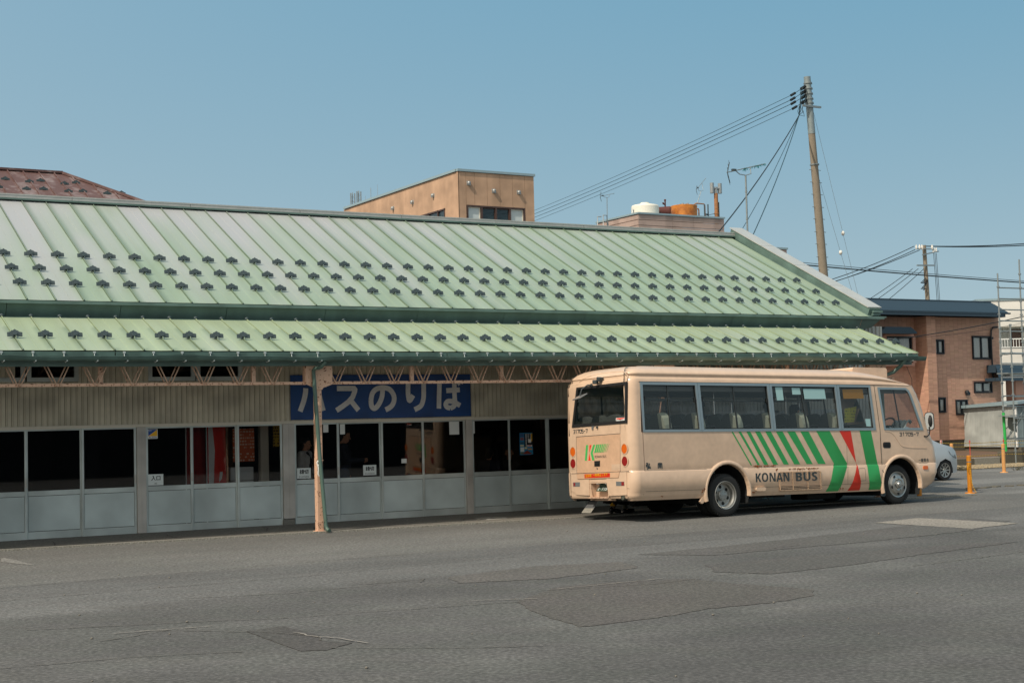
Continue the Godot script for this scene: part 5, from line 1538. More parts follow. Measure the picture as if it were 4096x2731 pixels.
	W.transform = Transform3D(turn, Vector3(57.9, 0, -52) - turn * Vector3(57.9, 0, -52))
	# bollards
	var b0 := thing("bollard", "near orange-yellow bollard with a yellow chain hanging down its side", "bollard", Vector3(25.45, 0, -23.8), 0, "orange bollards")
	var m := MB.new(); m.lathe([Vector2(0, 0.845), Vector2(0.04, 0.842), Vector2(0.052, 0.83), Vector2(0.052, 0.0)], 20); m.lathe([Vector2(0.0, 0.02), Vector2(0.11, 0.018), Vector2(0.12, 0.0)], 16); obj("tube", m, M.bollard_deep, b0)
	m = MB.new(); m.tube([Vector3(0, 0.69, 0), Vector3(0, 0.71, 0)], 0.055, 16); obj("band", m, M.galv, b0)
	var far := [[Vector3(34.67, 0, -33.1), "left one of two pale orange bollards at the gravel edge"], [Vector3(34.48, 0, -30.9), "right one of two pale orange bollards, standing in line with the scaffold"], [Vector3(23.82, 0, -23.72), "orange bollard mostly hidden behind the bus's front wheel"]]
	for f in far:
		var c: Node3D = b0.duplicate(); put(c, "bollard", self); c.position = f[0]; c.set_meta("label", f[1])
		if f[0].x > 30: (c.get_child(0) as MeshInstance3D).material_override = M.bollard
	var ch := thing("yellow_chain", "yellow plastic chain hanging down the near bollard to the ground", "chain", Vector3(25.45, 0, -23.8))
	m = MB.new()
	for k in 26:
		var t := k / 25.0
		var p := Vector3(-0.075 + 0.03 * sin(t * 6.0) + 0.19 * t * t, 0.66 - 0.655 * t, 0.06 + 0.02 * t)
		m.tube([p + Vector3(0, 0.018, 0.006 if k % 2 else -0.004), p + Vector3(0.011 if k % 2 else 0.0, 0.0, 0.0 if k % 2 else 0.011), p - Vector3(0, 0.018, 0)], 0.006, 4)
	m.tube([Vector3(-0.05, 0.66, 0.05), Vector3(-0.1, 0.6, 0.05), Vector3(-0.1, 0.5, 0.05), Vector3(-0.06, 0.47, 0.05)], 0.007, 5)
	obj("links", m, M.chain, ch)
	# rods and striped ropes
	for e in [[36.2, -35.0, 0.92, "left"], [37.5, -35.0, 0.88, "middle"], [37.3, -33.4, 0.92, "right"]]:
		m = MB.new(); m.tube([Vector3(0, 0, 0), Vector3(0, e[2], 0)], 0.011, 6)
		for k in 8: m.tube([Vector3(0.035 * cos(k * 0.8), e[2] - 0.06 + 0.035 * sin(k * 0.8), 0), Vector3(0.035 * cos(k * 0.8 + 0.8), e[2] - 0.06 + 0.035 * sin(k * 0.8 + 0.8), 0)], 0.006, 4)
		var o := obj("rope_rod", m, M.rod); o.position = Vector3(e[0], 0.0, e[1]); tag(o, "thin red rope rod with an eye, %s one of three by the gravel" % e[3], "rod", "red rope rods")
	for e in [[0.84, "upper"], [0.73, "middle"], [0.42, "lower"]]:
		var y: float = e[0]
		var seg := sag(Vector3(33.9, y, -34.4), Vector3(35.6, y - 0.01, -34.5), 0.015, 10); seg.append_array(sag(Vector3(35.6, y - 0.01, -34.5), Vector3(38.5, y - 0.03, -34.4), 0.03, 14)); seg.append_array(sag(Vector3(38.5, y - 0.03, -34.4), Vector3(43, y - 0.02, -34.4), 0.03, 14))
		var t := thing("striped_rope", "yellow and black barrier rope, the %s of three lines by the gravel" % e[1], "rope", Vector3.ZERO, 0, "striped barrier ropes")
		m = MB.new(); m.tube(seg, 0.008, 5); obj("yellow_strand", m, M.rope_y, t)
		m = MB.new()
		for i in seg.size() - 1:
			for q in 3:
				var a: Vector3 = seg[i].lerp(seg[i + 1], q / 3.0); var b: Vector3 = seg[i].lerp(seg[i + 1], q / 3.0 + 0.14)
				m.tube([a, b], 0.0095, 5)
		obj("black_strand", m, M.rope_k, t)
	# dry weeds at the gravel edge
	var wd := MB.new()
	var r := RandomNumberGenerator.new(); r.seed = 5
	for c in [Vector3(34.9, 0, -32.9), Vector3(35.2, 0, -33.3), Vector3(35.9, 0, -31.6), Vector3(33.9, 0, -33.2)]:
		for k in 26:
			var a := r.randf() * TAU; var l := r.randf_range(0.08, 0.3)
			var p: Vector3 = c + Vector3(r.randf_range(-0.15, 0.15), 0, r.randf_range(-0.1, 0.1))
			wd.tube([p, p + Vector3(cos(a) * l * 0.5, l * 0.4, sin(a) * l * 0.3), p + Vector3(cos(a) * l, l * 0.55, sin(a) * l * 0.6)], 0.004, 4)
	tag(stuff(obj("dry_weeds", wd, mat("4d4a36", 0.95))), "dry weed stems at the foot of the far bollards", "weeds")
	# broken paving edge right of the near bollard
	var bp := MB.new()
	for k in 14:
		var q := Vector3(26.6 + k * 0.42, 0.0, -24.9 - 0.10 * k + r.randf_range(-0.25, 0.25))
		bp.box(q, Vector3(r.randf_range(0.15, 0.5), 0.05, r.randf_range(0.1, 0.35)), Basis(Vector3.UP, r.randf() * 2.0) * Basis(Vector3.RIGHT, r.randf_range(-0.06, 0.06)), 0.012)
	tag(stuff(obj("broken_concrete", bp, M.conc_dark)), "broken pieces of concrete along the uneven yard edge by the near bollard", "rubble")

# ---------------------------------------------------------------- small silver car behind the bus
func build_car():
	var C := thing("silver_car", "small silver hatchback, only its nose showing past the front of the bus", "car", Vector3(26.95, 0, -28.7))
	var body := V2("0.0,0.35 0.02,0.75 0.12,1.0 0.35,1.42 0.9,1.50 1.7,1.47 2.35,1.15 2.75,0.98 3.2,0.88 3.38,0.76 3.48,0.58 3.52,0.35 3.5,0.2 3.2,0.18 3.17,0.32 3.06,0.5 2.86,0.58 2.66,0.5 2.55,0.32 2.52,0.18 0.95,0.18 0.92,0.32 0.81,0.5 0.61,0.58 0.41,0.5 0.3,0.32 0.27,0.2 0.05,0.2")
	var fn := func(u, v): return Vector3(u, v, -0.02 - maxf(0.0, v - 0.85) * 0.28 - pow(maxf(0.0, u - 2.9), 2.0) * 0.55 - pow(maxf(0.0, 0.5 - u), 2.0) * 0.5 + 0.03 * sin(clampf((v - 0.2) / 0.7, 0, 1) * PI))
	var m := MB.new()
	var us := span(0, 3.52, 26); var vs := span(0.15, 1.5, 14)
	var wl := [V2("0.55,0.98 0.72,1.36 1.15,1.42 1.17,0.98"), V2("1.24,0.98 1.24,1.42 1.62,1.40 2.18,1.1 2.2,0.98")]
	m.skin(fn, body, us, vs, wl)
	m.skin(func(u, v): var p: Vector3 = fn.call(u, v); return Vector3(p.x, p.y, -1.6 - p.z), body, us, vs, wl, true)
	var top := [0, 1, 2, 3, 4, 5, 6, 7, 8, 9, 10, 11, 12]
	for i in top.size() - 1:
		var a := body[i]; var b := body[i + 1]
		for k in 6:
			var t0 := k / 6.0; var t1 := (k + 1) / 6.0
			var P := func(q: Vector2, t: float): var e: Vector3 = fn.call(q.x, q.y); return Vector3(q.x + 0.10 * sin(t * PI) * (1.0 if q.x > 1.8 else -0.6), q.y + 0.03 * sin(t * PI), lerpf(e.z, -1.6 - e.z, t))
			m.quad(P.call(a, t0), P.call(b, t0), P.call(b, t1), P.call(a, t1))
	obj("body", m, M.car, C)
	for w in wl:
		var g := MB.new(); g.plate(fn, w, -0.01, 0.006); obj("side_window", g, M.glass_far, C)
	for x in [0.61, 2.86]:
		for s in [0, 1]:
			var wo := MB.new(); var zf := -0.1 if s == 0 else -1.5
			wo.lathe([Vector2(0.19, 0.085), Vector2(0.25, 0.085), Vector2(0.27, 0.07), Vector2(0.275, 0.0), Vector2(0.27, -0.07), Vector2(0.2, -0.08)], 24, Transform3D(Basis(Vector3.RIGHT, PI / 2 if s == 0 else -PI / 2), Vector3(x, 0.275, zf)))
			var wn := obj("wheel", wo, M.tyre, C)
			var rm := MB.new(); var xf := Transform3D(Basis(Vector3.RIGHT, PI / 2 if s == 0 else -PI / 2), Vector3(x, 0.275, zf))
			rm.lathe([Vector2(0.0, 0.06), Vector2(0.04, 0.065), Vector2(0.05, 0.05), Vector2(0.05, 0.02), Vector2(0.17, 0.0)], 20, xf); rm.lathe([Vector2(0.165, 0.02), Vector2(0.17, 0.075), Vector2(0.195, 0.08), Vector2(0.2, 0.06)], 24, xf)
			for k in 9: rm.bar(xf * Vector3(0.04 * cos(k * TAU / 9), 0.055, 0.04 * sin(k * TAU / 9)), xf * Vector3(0.175 * cos(k * TAU / 9), 0.07, 0.175 * sin(k * TAU / 9)), 0.03, 0.012, Vector3.BACK)
			obj("rim", rm, M.rim, wn)
			var am := MB.new(); am.tube([Vector3(x, 0.34, zf + 0.06), Vector3(x, 0.34, zf - 0.2 if s == 0 else zf - 0.05)], 0.29, 16); obj("wheel_arch", am, M.dark, C)
	var hl := MB.new(); hl.plate(fn, V2("3.0,0.78 3.34,0.66 3.40,0.56 3.2,0.6 3.05,0.7"), 0.006, 0.01); obj("headlight", hl, M.lens_grey, C)
	obj("underbody", box_mb(Vector3(1.75, 0.26, -0.8), Vector3(3.2, 0.14, 1.3)), M.dark, C)

# ---------------------------------------------------------------- the minibus
const BW := 2.05            # width
const BXR := -2.15          # rear face
const BR := 0.18
const BRF := 0.24
const BUS_ROLL := 0.030
const BUS_RAKE := 0.0163
func table(t: Array, y: float) -> float:
	if y <= t[0].x: return t[0].y
	for i in t.size() - 1:
		if y <= t[i + 1].x: return lerpf(t[i].y, t[i + 1].y, (y - t[i].x) / (t[i + 1].x - t[i].x))
	return t[t.size() - 1].y
var T_IN := [Vector2(0.36, 0.055), Vector2(0.40, 0.02), Vector2(0.46, -0.006), Vector2(0.515, -0.012), Vector2(0.52, -0.016), Vector2(0.862, -0.016), Vector2(0.874, -0.008), Vector2(0.885, 0.004), Vector2(0.90, 0.0), Vector2(1.56, 0.0), Vector2(2.463, 0.016), Vector2(2.52, 0.030), Vector2(2.53, 0.034), Vector2(2.545, 0.060), Vector2(2.59, 0.068), Vector2(2.602, 0.052), Vector2(2.65, 0.085), Vector2(2.70, 0.150), Vector2(2.74, 0.235), Vector2(2.765, 0.33), Vector2(2.78, 0.42)]
var T_XF := [Vector2(0.36, 5.51), Vector2(0.48, 5.73), Vector2(0.62, 5.85), Vector2(0.87, 5.87), Vector2(1.18, 5.84), Vector2(1.5, 5.71), Vector2(1.58, 5.67), Vector2(2.2, 5.45), Vector2(2.463, 5.28), Vector2(2.9, 5.28)]
func b_in(y: float) -> float: return table(T_IN, y)
func b_side(x: float, y: float) -> Vector3:
	var t := b_in(y)
	if x > 4.3 and y > 2.5 and y < 2.62: t = lerpf(t, lerpf(0.028, 0.06, (y - 2.5) / 0.12), clampf((x - 4.6) / 0.5, 0, 1))
	var z := -t
	var xr := BXR + maxf(t, 0.0)
	var xo := x
	if x < xr + BR:
		var s := clampf((xr + BR - x) / BR, 0.0, 1.0)
		xo = xr + BR - BR * s
		z -= BR * (1.0 - sqrt(maxf(0.0, 1.0 - s * s)))
	var xf := table(T_XF, y) - maxf(t, 0.0) * (1.0 if y > 2.5 else 0.0)
	if x > xf - BRF:
		var s := clampf((x - xf + BRF) / BRF, 0.0, 1.0)
		xo = xf - BRF + BRF * s
		z -= BRF * (1.0 - sqrt(maxf(0.0, 1.0 - s * s)))
	return Vector3(xo, b_drop(xo, y), z)
func b_drop(x: float, y: float) -> float:
	if y > 2.463 and x > 3.3: return 2.463 + (y - 2.463) * (1.0 - pow(clampf((x - 3.3) / 1.95, 0, 1), 2.2))
	return y
func b_far(x: float, y: float) -> Vector3:
	var p := b_side(x, y)
	return Vector3(p.x, p.y, -BW - p.z)
func b_rear(z: float, y: float) -> Vector3:
	var t := b_in(y)
	return Vector3(BXR + maxf(t, 0.0), y, clampf(z, -BW + maxf(t, 0.0) + BR, -maxf(t, 0.0) - BR) if false else z)
func b_front(z: float, y: float) -> Vector3:
	var xf := table(T_XF, y) - maxf(b_in(y), 0.0) * (1.0 if y > 2.5 else 0.0)
	return Vector3(xf, b_drop(xf, y), z)
# readings of the long side as seen square on -> the body's own measure (it leans a little on its springs)
func ap(s: String) -> PackedVector2Array:
	var p := V2(s)
	for i in p.size(): p[i] = ap1(p[i])
	return p
func ap1(q: Vector2) -> Vector2:
	var dz := maxf(b_in(minf(q.y, 2.463)), 0.0) + BUS_ROLL * maxf(q.y - 0.4, 0.0)
	return Vector2(q.x + dz * (17.06 + q.x) / 21.9 - BUS_RAKE * q.y, q.y)
func rp(s: String) -> PackedVector2Array:
	var p := V2(s)
	for i in p.size(): p[i] = Vector2(p[i].x + BUS_ROLL * p[i].y, p[i].y - BUS_ROLL * p[i].x)
	return p
func arc_hole(cx: float, cy: float, r: float) -> PackedVector2Array:
	var o := PackedVector2Array()
	for i in 25:
		var a := PI * i / 24.0
		o.append(Vector2(cx + r * cos(a), cy + r * sin(a)))
	o.append(Vector2(cx - r * 1.02, 0.2)); o.append(Vector2(cx + r * 1.02, 0.2))
	return o
func build_bus():
	var B := thing("minibus", "cream minibus with green and red stripes parked along the station, seen from its rear corner", "bus", Vector3(17.058, 0.0, -21.825))
	B.basis = Basis(Vector3.UP, deg_to_rad(3.3)) * Basis(Vector3.BACK, -BUS_RAKE) * Basis(Vector3.RIGHT, -BUS_ROLL)
	var us := [-2.15, -2.147, -2.14, -2.125, -2.105, -2.08, -2.05, -2.02, -1.995, -1.97, -1.9]
	for i in 40: us.append(-1.8 + i * 0.17)
	for i in 25: us.append(4.92 + i * 0.042)
	var vs := [0.36, 0.40, 0.46, 0.515, 0.52, 0.69, 0.862, 0.874, 0.885, 0.90, 1.0, 1.2, 1.4, 1.56, 1.8, 2.1, 2.3, 2.463]
	var roof_vs := [2.463, 2.52, 2.53, 2.545, 2.59, 2.602, 2.65, 2.70, 2.74, 2.765, 2.78]
	var h_rear := arc_hole(0.06, 0.45, 0.515)
	var h_front := arc_hole(4.68, 0.47, 0.535)
	var band := ap("-1.92,1.567 3.97,1.567 3.855,2.458 -1.92,2.458")
	var dwin := ap("4.235,1.567 5.33,1.557 5.05,2.26 4.99,2.36 4.90,2.415 4.10,2.418")
	var seam := ap("4.27,0.63 4.13,0.74 4.115,0.87 4.114,1.56 3.99,2.463")
	var main := PackedVector2Array([Vector2(-2.15, 0.36), Vector2(4.25, 0.36)])
	main.append_array(seam); main.append(Vector2(-2.15, 2.463))
	var cab := seam.duplicate(); cab.reverse()
	cab.append_array(PackedVector2Array([Vector2(4.26, 0.36), Vector2(5.92, 0.36), Vector2(5.92, 2.463)]))
	for side in 2:
		var fn := b_side if side == 0 else b_far
		var m := MB.new(); m.skin(fn, main, us, vs, [h_rear, h_front, band], side == 1)
		obj("body_side", m, M.bus, B)
		m = MB.new(); m.skin(fn, cab, us, vs, [h_front, dwin], side == 1)
		obj("cab_door" if side == 0 else "cab_side", m, M.bus, B)
		m = MB.new(); m.skin(fn, rectp(-2.15, 2.463, 5.92, 2.78), us, roof_vs, [], side == 1)
		obj("roof_side", m, M.bus, B)
	# rear and front walls
	var rwin := rp("-1.665,2.385 -0.19,2.440 -0.19,1.747 -1.805,1.685")
	var zs := span(-BW + 0.16, -0.16, 18)
	var m := MB.new(); m.skin(b_rear, rectp(-BW + BR - 0.002, 0.40, -BR + 0.002, 2.463), zs, vs, [rwin, rp("-1.28,0.665 -0.80,0.680 -0.76,0.55 -0.66,0.30 -1.2,0.30")])
	obj("rear_wall", m, M.bus, B)
	m = MB.new()
	for i in roof_vs.size() - 1:
		var t0: float = b_in(roof_vs[i]); var t1: float = b_in(roof_vs[i + 1])
		for k in 12:
			var P := func(t: float, y: float, kk: int): return Vector3(BXR + t, y, lerpf(-t - BR, -BW + t + BR, kk / 12.0))
			m.quad(P.call(t0, roof_vs[i], k + 1), P.call(t0, roof_vs[i], k), P.call(t1, roof_vs[i + 1], k), P.call(t1, roof_vs[i + 1], k + 1))
	# crown of the roof
	var cz := span(-BW + 0.42, -0.42, 10)
	var cx := span(BXR + 0.42, 3.3, 8); cx.append_array(span(3.5, 4.75, 7))
	var crown := func(x, z): return Vector3(x, b_drop(x, 2.78 + 0.022 * (1.0 - pow((z + BW / 2) / 0.62, 2.0))), z)
	m.skin(crown, rectp(BXR + 0.42, -BW + 0.42, 4.75, -0.42), cx, cz, [], true)
	for s in [0, 1]:
		var zz := -0.42 if s == 0 else -BW + 0.42
		var hub := Vector3(BXR + 0.42 + BR, 2.78, zz - BR * (1 if s == 0 else -1))
	obj("roof", m, M.bus, B)
	m = MB.new(); m.skin(b_front, rectp(-BW + 0.2, 0.36, -0.2, 2.463), zs, vs, [rectp(-BW + 0.25, 1.55, -0.25, 2.36), rectp(-BW + 0.25, 0.74, -BW + 0.55, 1.0), rectp(-0.55, 0.74, -0.25, 1.0)], true)
	m.skin(b_front, rectp(-BW + 0.2, 2.463, -0.2, 2.78), zs, roof_vs, [], true)
	obj("front_wall", m, M.bus, B)
	m = MB.new(); m.plate(b_front, rectp(-BW + 0.25, 1.55, -0.25, 2.36), -0.01, 0.006, true); obj("windscreen", m, M.glass_bus, B)
	for r in [rectp(-BW + 0.25, 0.74, -BW + 0.55, 1.0), rectp(-0.55, 0.74, -0.25, 1.0)]:
		m = MB.new(); m.plate(b_front, r, -0.005, 0.03, true); obj("headlight", m, M.lens_grey, B)
	# rain gutter, seams, crease lines
	m = MB.new(); m.skin(func(u, v): return b_side(u, v) + Vector3(0, 0, 0.006), rectp(-1.93, 2.458, 5.1, 2.470), us, [2.45, 2.464, 2.48])
	obj("gutter_strip", m, M.black_rubber, B)
	m = MB.new(); m.skin(func(u, v): return b_side(u, v) + Vector3(0, 0, 0.010), rectp(-1.93, 2.472, 5.14, 2.482), us, [2.47, 2.485])
	obj("gutter_lip", m, M.bus, B)
	var line := func(pts: PackedVector2Array, w: float, mm: Material, called: String, off := 0.0016):
		var q := MB.new()
		for i in pts.size() - 1:
			var d := (pts[i + 1] - pts[i]).normalized(); var n := d.orthogonal() * w * 0.5
			q.plate(b_side, PackedVector2Array([pts[i] - n, pts[i + 1] - n, pts[i + 1] + n, pts[i] + n]), off, 0.001)
		obj(called, q, mm, B)
	line.call(seam, 0.012, M.black_rubber, "door_seam")
	line.call(ap("-1.955,2.74 -1.92,2.464 -1.89,1.57 -1.87,0.90 -1.87,0.88 -1.915,0.46"), 0.008, M.rust_brown, "panel_seam")
	line.call(ap("3.169,1.554 3.163,0.90"), 0.005, M.bus_ink, "panel_seam"); line.call(ap("3.161,0.86 3.14,0.53"), 0.005, M.bus_ink, "panel_seam"); line.call(ap("3.139,0.51 3.12,0.42"), 0.005, M.bus_ink, "panel_seam")
	for x in [[-1.87, -0.44], [0.56, 4.1]]:
		line.call(PackedVector2Array([ap1(Vector2(x[0], 0.884)), ap1(Vector2(x[1], 0.884))]), 0.006, M.bus_ink, "belt_line", 0.004)
		line.call(PackedVector2Array([ap1(Vector2(x[0], 0.518)), ap1(Vector2(x[1], 0.515))]), 0.005, M.bus_ink, "skirt_line", 0.001)
	line.call(ap("4.12,0.884 4.22,0.884"), 0.006, M.bus_ink, "belt_line", 0.004); line.call(ap("5.2,0.884 5.45,0.884"), 0.008, M.bus_ink, "belt_line", 0.004)
	# pressed swoosh on the cab door
	m = MB.new()
	var sw := smooth_line(ap("4.25,1.548 4.37,1.536 4.45,1.50 4.535,1.437 4.60,1.36 4.68,1.275 4.76,1.232 4.974,1.204 5.3,1.195 5.45,1.19"))
	for i in sw.size() - 1: m.bar(b_side(sw[i].x, sw[i].y) + Vector3(0, 0, -0.002), b_side(sw[i + 1].x, sw[i + 1].y) + Vector3(0, 0, -0.002), 0.02, 0.016, Vector3.BACK)
	obj("door_crease", m, M.bus, B)
	# wheel arch flares
	for c in [[0.06, 0.45, 0.535], [4.68, 0.47, 0.555]]:
		m = MB.new()
		var pr := [[-0.03, -0.05], [-0.022, 0.014], [-0.004, 0.026], [0.02, 0.024], [0.05, 0.004], [0.055, -0.02]]
		for i in 20:
			for k in pr.size() - 1:
				var P := func(ii: int, kk: int):
					var a: float = lerpf(-0.16, PI + 0.28, ii / 20.0); var r: float = c[2] + pr[kk][0]
					return Vector3(c[0] + r * cos(a), c[1] + r * sin(a), pr[kk][1])
				m.quad(P.call(i, k), P.call(i, k + 1), P.call(i + 1, k + 1), P.call(i + 1, k))
		obj("wheel_arch_flare", m, M.bus, B)
		for s in [0]:
			m = MB.new()
			for i in 16:
				var a0 := PI * 1.25 * i / 16.0 - 0.4; var a1 := PI * 1.25 * (i + 1) / 16.0 - 0.4
				var r: float = c[2] - 0.005
				var z0 := -0.02 if s == 0 else -BW + 0.02
				var z1 := -BW + 0.02
				m.quad(Vector3(c[0] + r * cos(a0), c[1] + r * sin(a0), z0), Vector3(c[0] + r * cos(a0), c[1] + r * sin(a0), z1), Vector3(c[0] + r * cos(a1), c[1] + r * sin(a1), z1), Vector3(c[0] + r * cos(a1), c[1] + r * sin(a1), z0))
			obj("wheel_housing", m, M.dark, B)
	# side windows: aluminium frames with sliding panes
	var W := [["-1.925,2.460 -0.606,2.461 -0.524,1.564 -1.883,1.566", "-1.865,2.411 -0.651,2.412 -0.573,1.608 -1.842,1.611", "-1.293,2.411 -1.242,1.609"],
		["-0.600,2.461 1.165,2.461 1.248,1.563 -0.518,1.564", "-0.540,2.411 1.111,2.414 1.193,1.609 -0.468,1.610", "0.272,2.410 0.360,1.612"],
		["1.170,2.461 2.936,2.460 3.043,1.560 1.254,1.563", "1.231,2.414 2.887,2.414 2.976,1.606 1.305,1.609", "1.985,2.414 2.135,1.609"],
		["2.943,2.460 3.871,2.459 3.992,1.561 3.049,1.560", "3.008,2.414 3.831,2.414 3.931,1.606 3.094,1.607", ""]]
	for side in 2:
		var fn := b_side if side == 0 else b_far
		var fl := side == 1
		for w in W:
			var o := ap(w[0]); var g := ap(w[1])
			m = MB.new()
			for i in 4:
				var j := (i + 1) % 4
				m.plate(fn, PackedVector2Array([o[i], o[j], g[j], g[i]]), 0.010 if i % 2 == 0 else 0.0115, 0.035, fl)
			var f := obj("side_window", m, M.bus_frame, B)
			var gl := [g]
			if w[2] != "":
				var s := ap(w[2])
				gl = [PackedVector2Array([g[0], s[0], s[1], g[3]]), PackedVector2Array([s[0], g[1], g[2], s[1]])]
				m = MB.new(); m.plate(fn, PackedVector2Array([s[0] - Vector2(0.011, 0), s[0] + Vector2(0.011, 0), s[1] + Vector2(0.011, 0), s[1] - Vector2(0.011, 0)]), 0.0, 0.025, fl)
				obj("sash_bar", m, M.bus_ink, f)
				m = MB.new()
				for q in [g[0].lerp(g[3], 0.3) + Vector2(0.03, 0), g[1].lerp(g[2], 0.34) - Vector2(0.03, 0)]: m.plate(fn, rectp(q.x - 0.012, q.y - 0.04, q.x + 0.012, q.y + 0.04), 0.004, 0.02, fl)
				obj("latch", m, M.dark, f)
			for i in gl.size():
				m = MB.new(); m.plate(fn, gl[i], -0.012 if i == 0 else -0.022, 0.005, fl); obj("pane", m, M.glass_bus, f)
				m = MB.new()
				var gg: PackedVector2Array = gl[i]
				var cen := (gg[0] + gg[1] + gg[2] + gg[3]) / 4.0
				for k in 4:
					var a := gg[k]; var b := gg[(k + 1) % 4]
					m.plate(fn, PackedVector2Array([a, b, b + (cen - b).limit_length(0.022), a + (cen - a).limit_length(0.022)]), -0.006, 0.01, fl)
				obj("rubber_seal", m, M.black_rubber, f)
		# cab window
		m = MB.new()
		var o2 := ap("4.079,2.420 4.90,2.415 4.99,2.36 5.06,2.26 5.372,1.555 4.231,1.563"); var g2_ := ap("4.140,2.376 4.885,2.374 4.955,2.33 5.02,2.23 5.297,1.600 4.269,1.600")
		for i in 6:
			var j := (i + 1) % 6
			m.plate(fn, PackedVector2Array([o2[i], o2[j], g2_[j], g2_[i]]), 0.008 + 0.0006 * i, 0.03, fl)
		var cf := obj("cab_window", m, M.bus_frame, B)
		m = MB.new(); m.plate(fn, g2_, -0.012, 0.005, fl); obj("pane", m, M.glass_bus, cf)
		m = MB.new(); var dv := ap("4.55,2.376 4.58,2.376 4.74,1.60 4.71,1.60"); m.plate(fn, dv, -0.018, 0.012, fl); obj("quarter_bar", m, M.black_rubber, cf)
	# stripes
	var off := func(u, v): return b_side(u, v) + Vector3(0, 0, 0.0028)
	var paint := func(called: String, p: PackedVector2Array, mm: Material):
		var q := MB.new(); q.skin(off, p, [-3.0, 6.0], [0.36, 0.40, 0.46, 0.515, 0.52, 0.862, 0.874, 0.885, 0.90, 1.56]); obj(called, q, mm, B)
	for s in ["0.192,1.558 0.227,1.558 0.672,0.933 0.636,0.934", "0.362,1.558 0.427,1.558 0.866,0.933 0.809,0.934", "0.560,1.558 0.655,1.558 1.080,0.932 0.974,0.934", "0.774,1.558 0.903,1.558 1.329,0.931 1.207,0.933", "1.032,1.558 1.175,1.557 1.605,0.929 1.473,0.931", "1.303,1.556 1.474,1.555 1.900,0.926 1.745,0.929", "1.591,1.554 1.796,1.552 2.230,0.924 2.072,0.927", "1.936,1.551 2.153,1.550 2.574,0.920 2.373,0.924"]:
		paint.call("green_stripe", ap(s), M.bus_green)
	paint.call("green_stripe", ap("2.356,1.556 2.714,1.555 3.154,0.92 3.128,0.84 3.02,0.60 2.875,0.385 2.537,0.385 2.69,0.60 2.765,0.86 2.795,0.92"), M.bus_green)
	paint.call("red_stripe", ap("2.977,1.556 3.288,1.555 3.41,0.90 3.418,0.905"), M.bus_red)
	paint.call("red_stripe", ap("3.412,0.90 3.422,0.90 3.455,0.75 3.502,0.578 3.464,0.385 3.129,0.385 3.294,0.583 3.37,0.75"), M.bus_red)
	paint.call("green_stripe", ap("3.536,1.556 3.853,1.556 4.000,0.885 4.076,0.528 4.040,0.385 3.714,0.385 3.735,0.572 3.691,0.879"), M.bus_green)
	# lettering on the side
	latin("lettering", "KON", 0.168, Vector3(0.735, 0.617, 0.0165), M.bus_ink, B, true, 0, 0.50, 0.004)
	latin("lettering", "AN", 0.168, Vector3(1.245, 0.612, 0.0310), M.bus_ink, B, true, 0, 0.33, 0.004)
	latin("lettering", "BUS", 0.168, Vector3(1.745, 0.607, 0.0310), M.bus_ink, B, true, 0, 0.56, 0.004)
	obj("lettering", write_strokes("弘", -1.86, 0.905, 0.12, 0.13, 0.021, Transform3D(Basis(), Vector3(0.01, 0, 0.001))), M.bus_ink, B)
	obj("lettering", write_strokes("南", -1.595, 0.907, 0.12, 0.13, 0.018, Transform3D(Basis(), Vector3(0.01, 0, 0.001))), M.bus_ink, B)
	obj("fleet_number", write_strokes("31705-7", 4.67, 1.435, 0.078, 0.082, 0.013, Transform3D(Basis(), Vector3(0, 0, 0.001))), M.bus_ink, B)
	obj("lettering", write_strokes("一般乗合", 5.19, 0.905, 0.075, 0.078, 0.0085, Transform3D(Basis(), Vector3(0, 0, 0.0005))), M.bus_ink, B)
	# ventilation grille
	var gx0 := 1.325; var gx1 := 2.415
	m = MB.new(); m.prism(rrect(gx0, 0.432, gx1, 0.792, 0.03), Transform3D(Basis(), Vector3(0, 0, 0.010)), 0.0055)
	var gr := obj("vent_grille", m, M.dark, B)
	for i in 13:
		m = MB.new(); var y := 0.452 + i * 0.0268
		for x in [[gx0 + 0.02, 1.655], [1.69, 2.045], [2.08, gx1 - 0.02]]: m.box(Vector3((x[0] + x[1]) / 2, y, 0.024), Vector3(x[1] - x[0], 0.009, 0.012), Basis(Vector3.RIGHT, 0.2))
		obj("slat", m, M.bus, gr)
	m = MB.new()
	for x in [gx0 + 0.012, 1.672, 2.062, gx1 - 0.012]: m.box(Vector3(x, 0.612, 0.024), Vector3(0.026, 0.34, 0.014), Basis(), 0.003)
	m.box(Vector3((gx0 + gx1) / 2, 0.785, 0.022), Vector3(gx1 - gx0 - 0.03, 0.012, 0.012)); m.box(Vector3((gx0 + gx1) / 2, 0.439, 0.022), Vector3(gx1 - gx0 - 0.03, 0.012, 0.012))
	obj("grille_frame", m, mat("b89a7c", 0.6, 0, M.steel_pink.albedo_texture, 0.35), gr)
	m = MB.new(); m.prism(rrect(0.715, 0.448, 0.952, 0.517, 0.03), Transform3D(Basis(), Vector3(0, 0, 0.014)), 0.035); obj("side_cover", m, M.bus, B)
	line.call(ap("3.47,0.815 3.62,0.815 3.635,0.79 3.645,0.60 3.63,0.572 3.50,0.57 3.475,0.60 3.455,0.79 3.47,0.815"), 0.006, M.bus_ink, "fuel_flap", 0.001)
	m = MB.new(); m.prism(rrect(4.185, 1.203, 4.405, 1.322, 0.04), Transform3D(Basis(), Vector3(0, 0, -0.01)), 0.014); m.box(Vector3(4.27, 1.285, 0.008), Vector3(0.12, 0.035, 0.012), Basis(), 0.004); obj("door_handle", m, M.black_rubber, B)
	m = MB.new(); m.plate(b_side, rrect(5.30, 0.755, 5.435, 0.83, 0.02), 0.012, 0.014); obj("side_marker", m, M.amber, B)
	# rust
	m = MB.new()
	var r := RandomNumberGenerator.new(); r.seed = 9
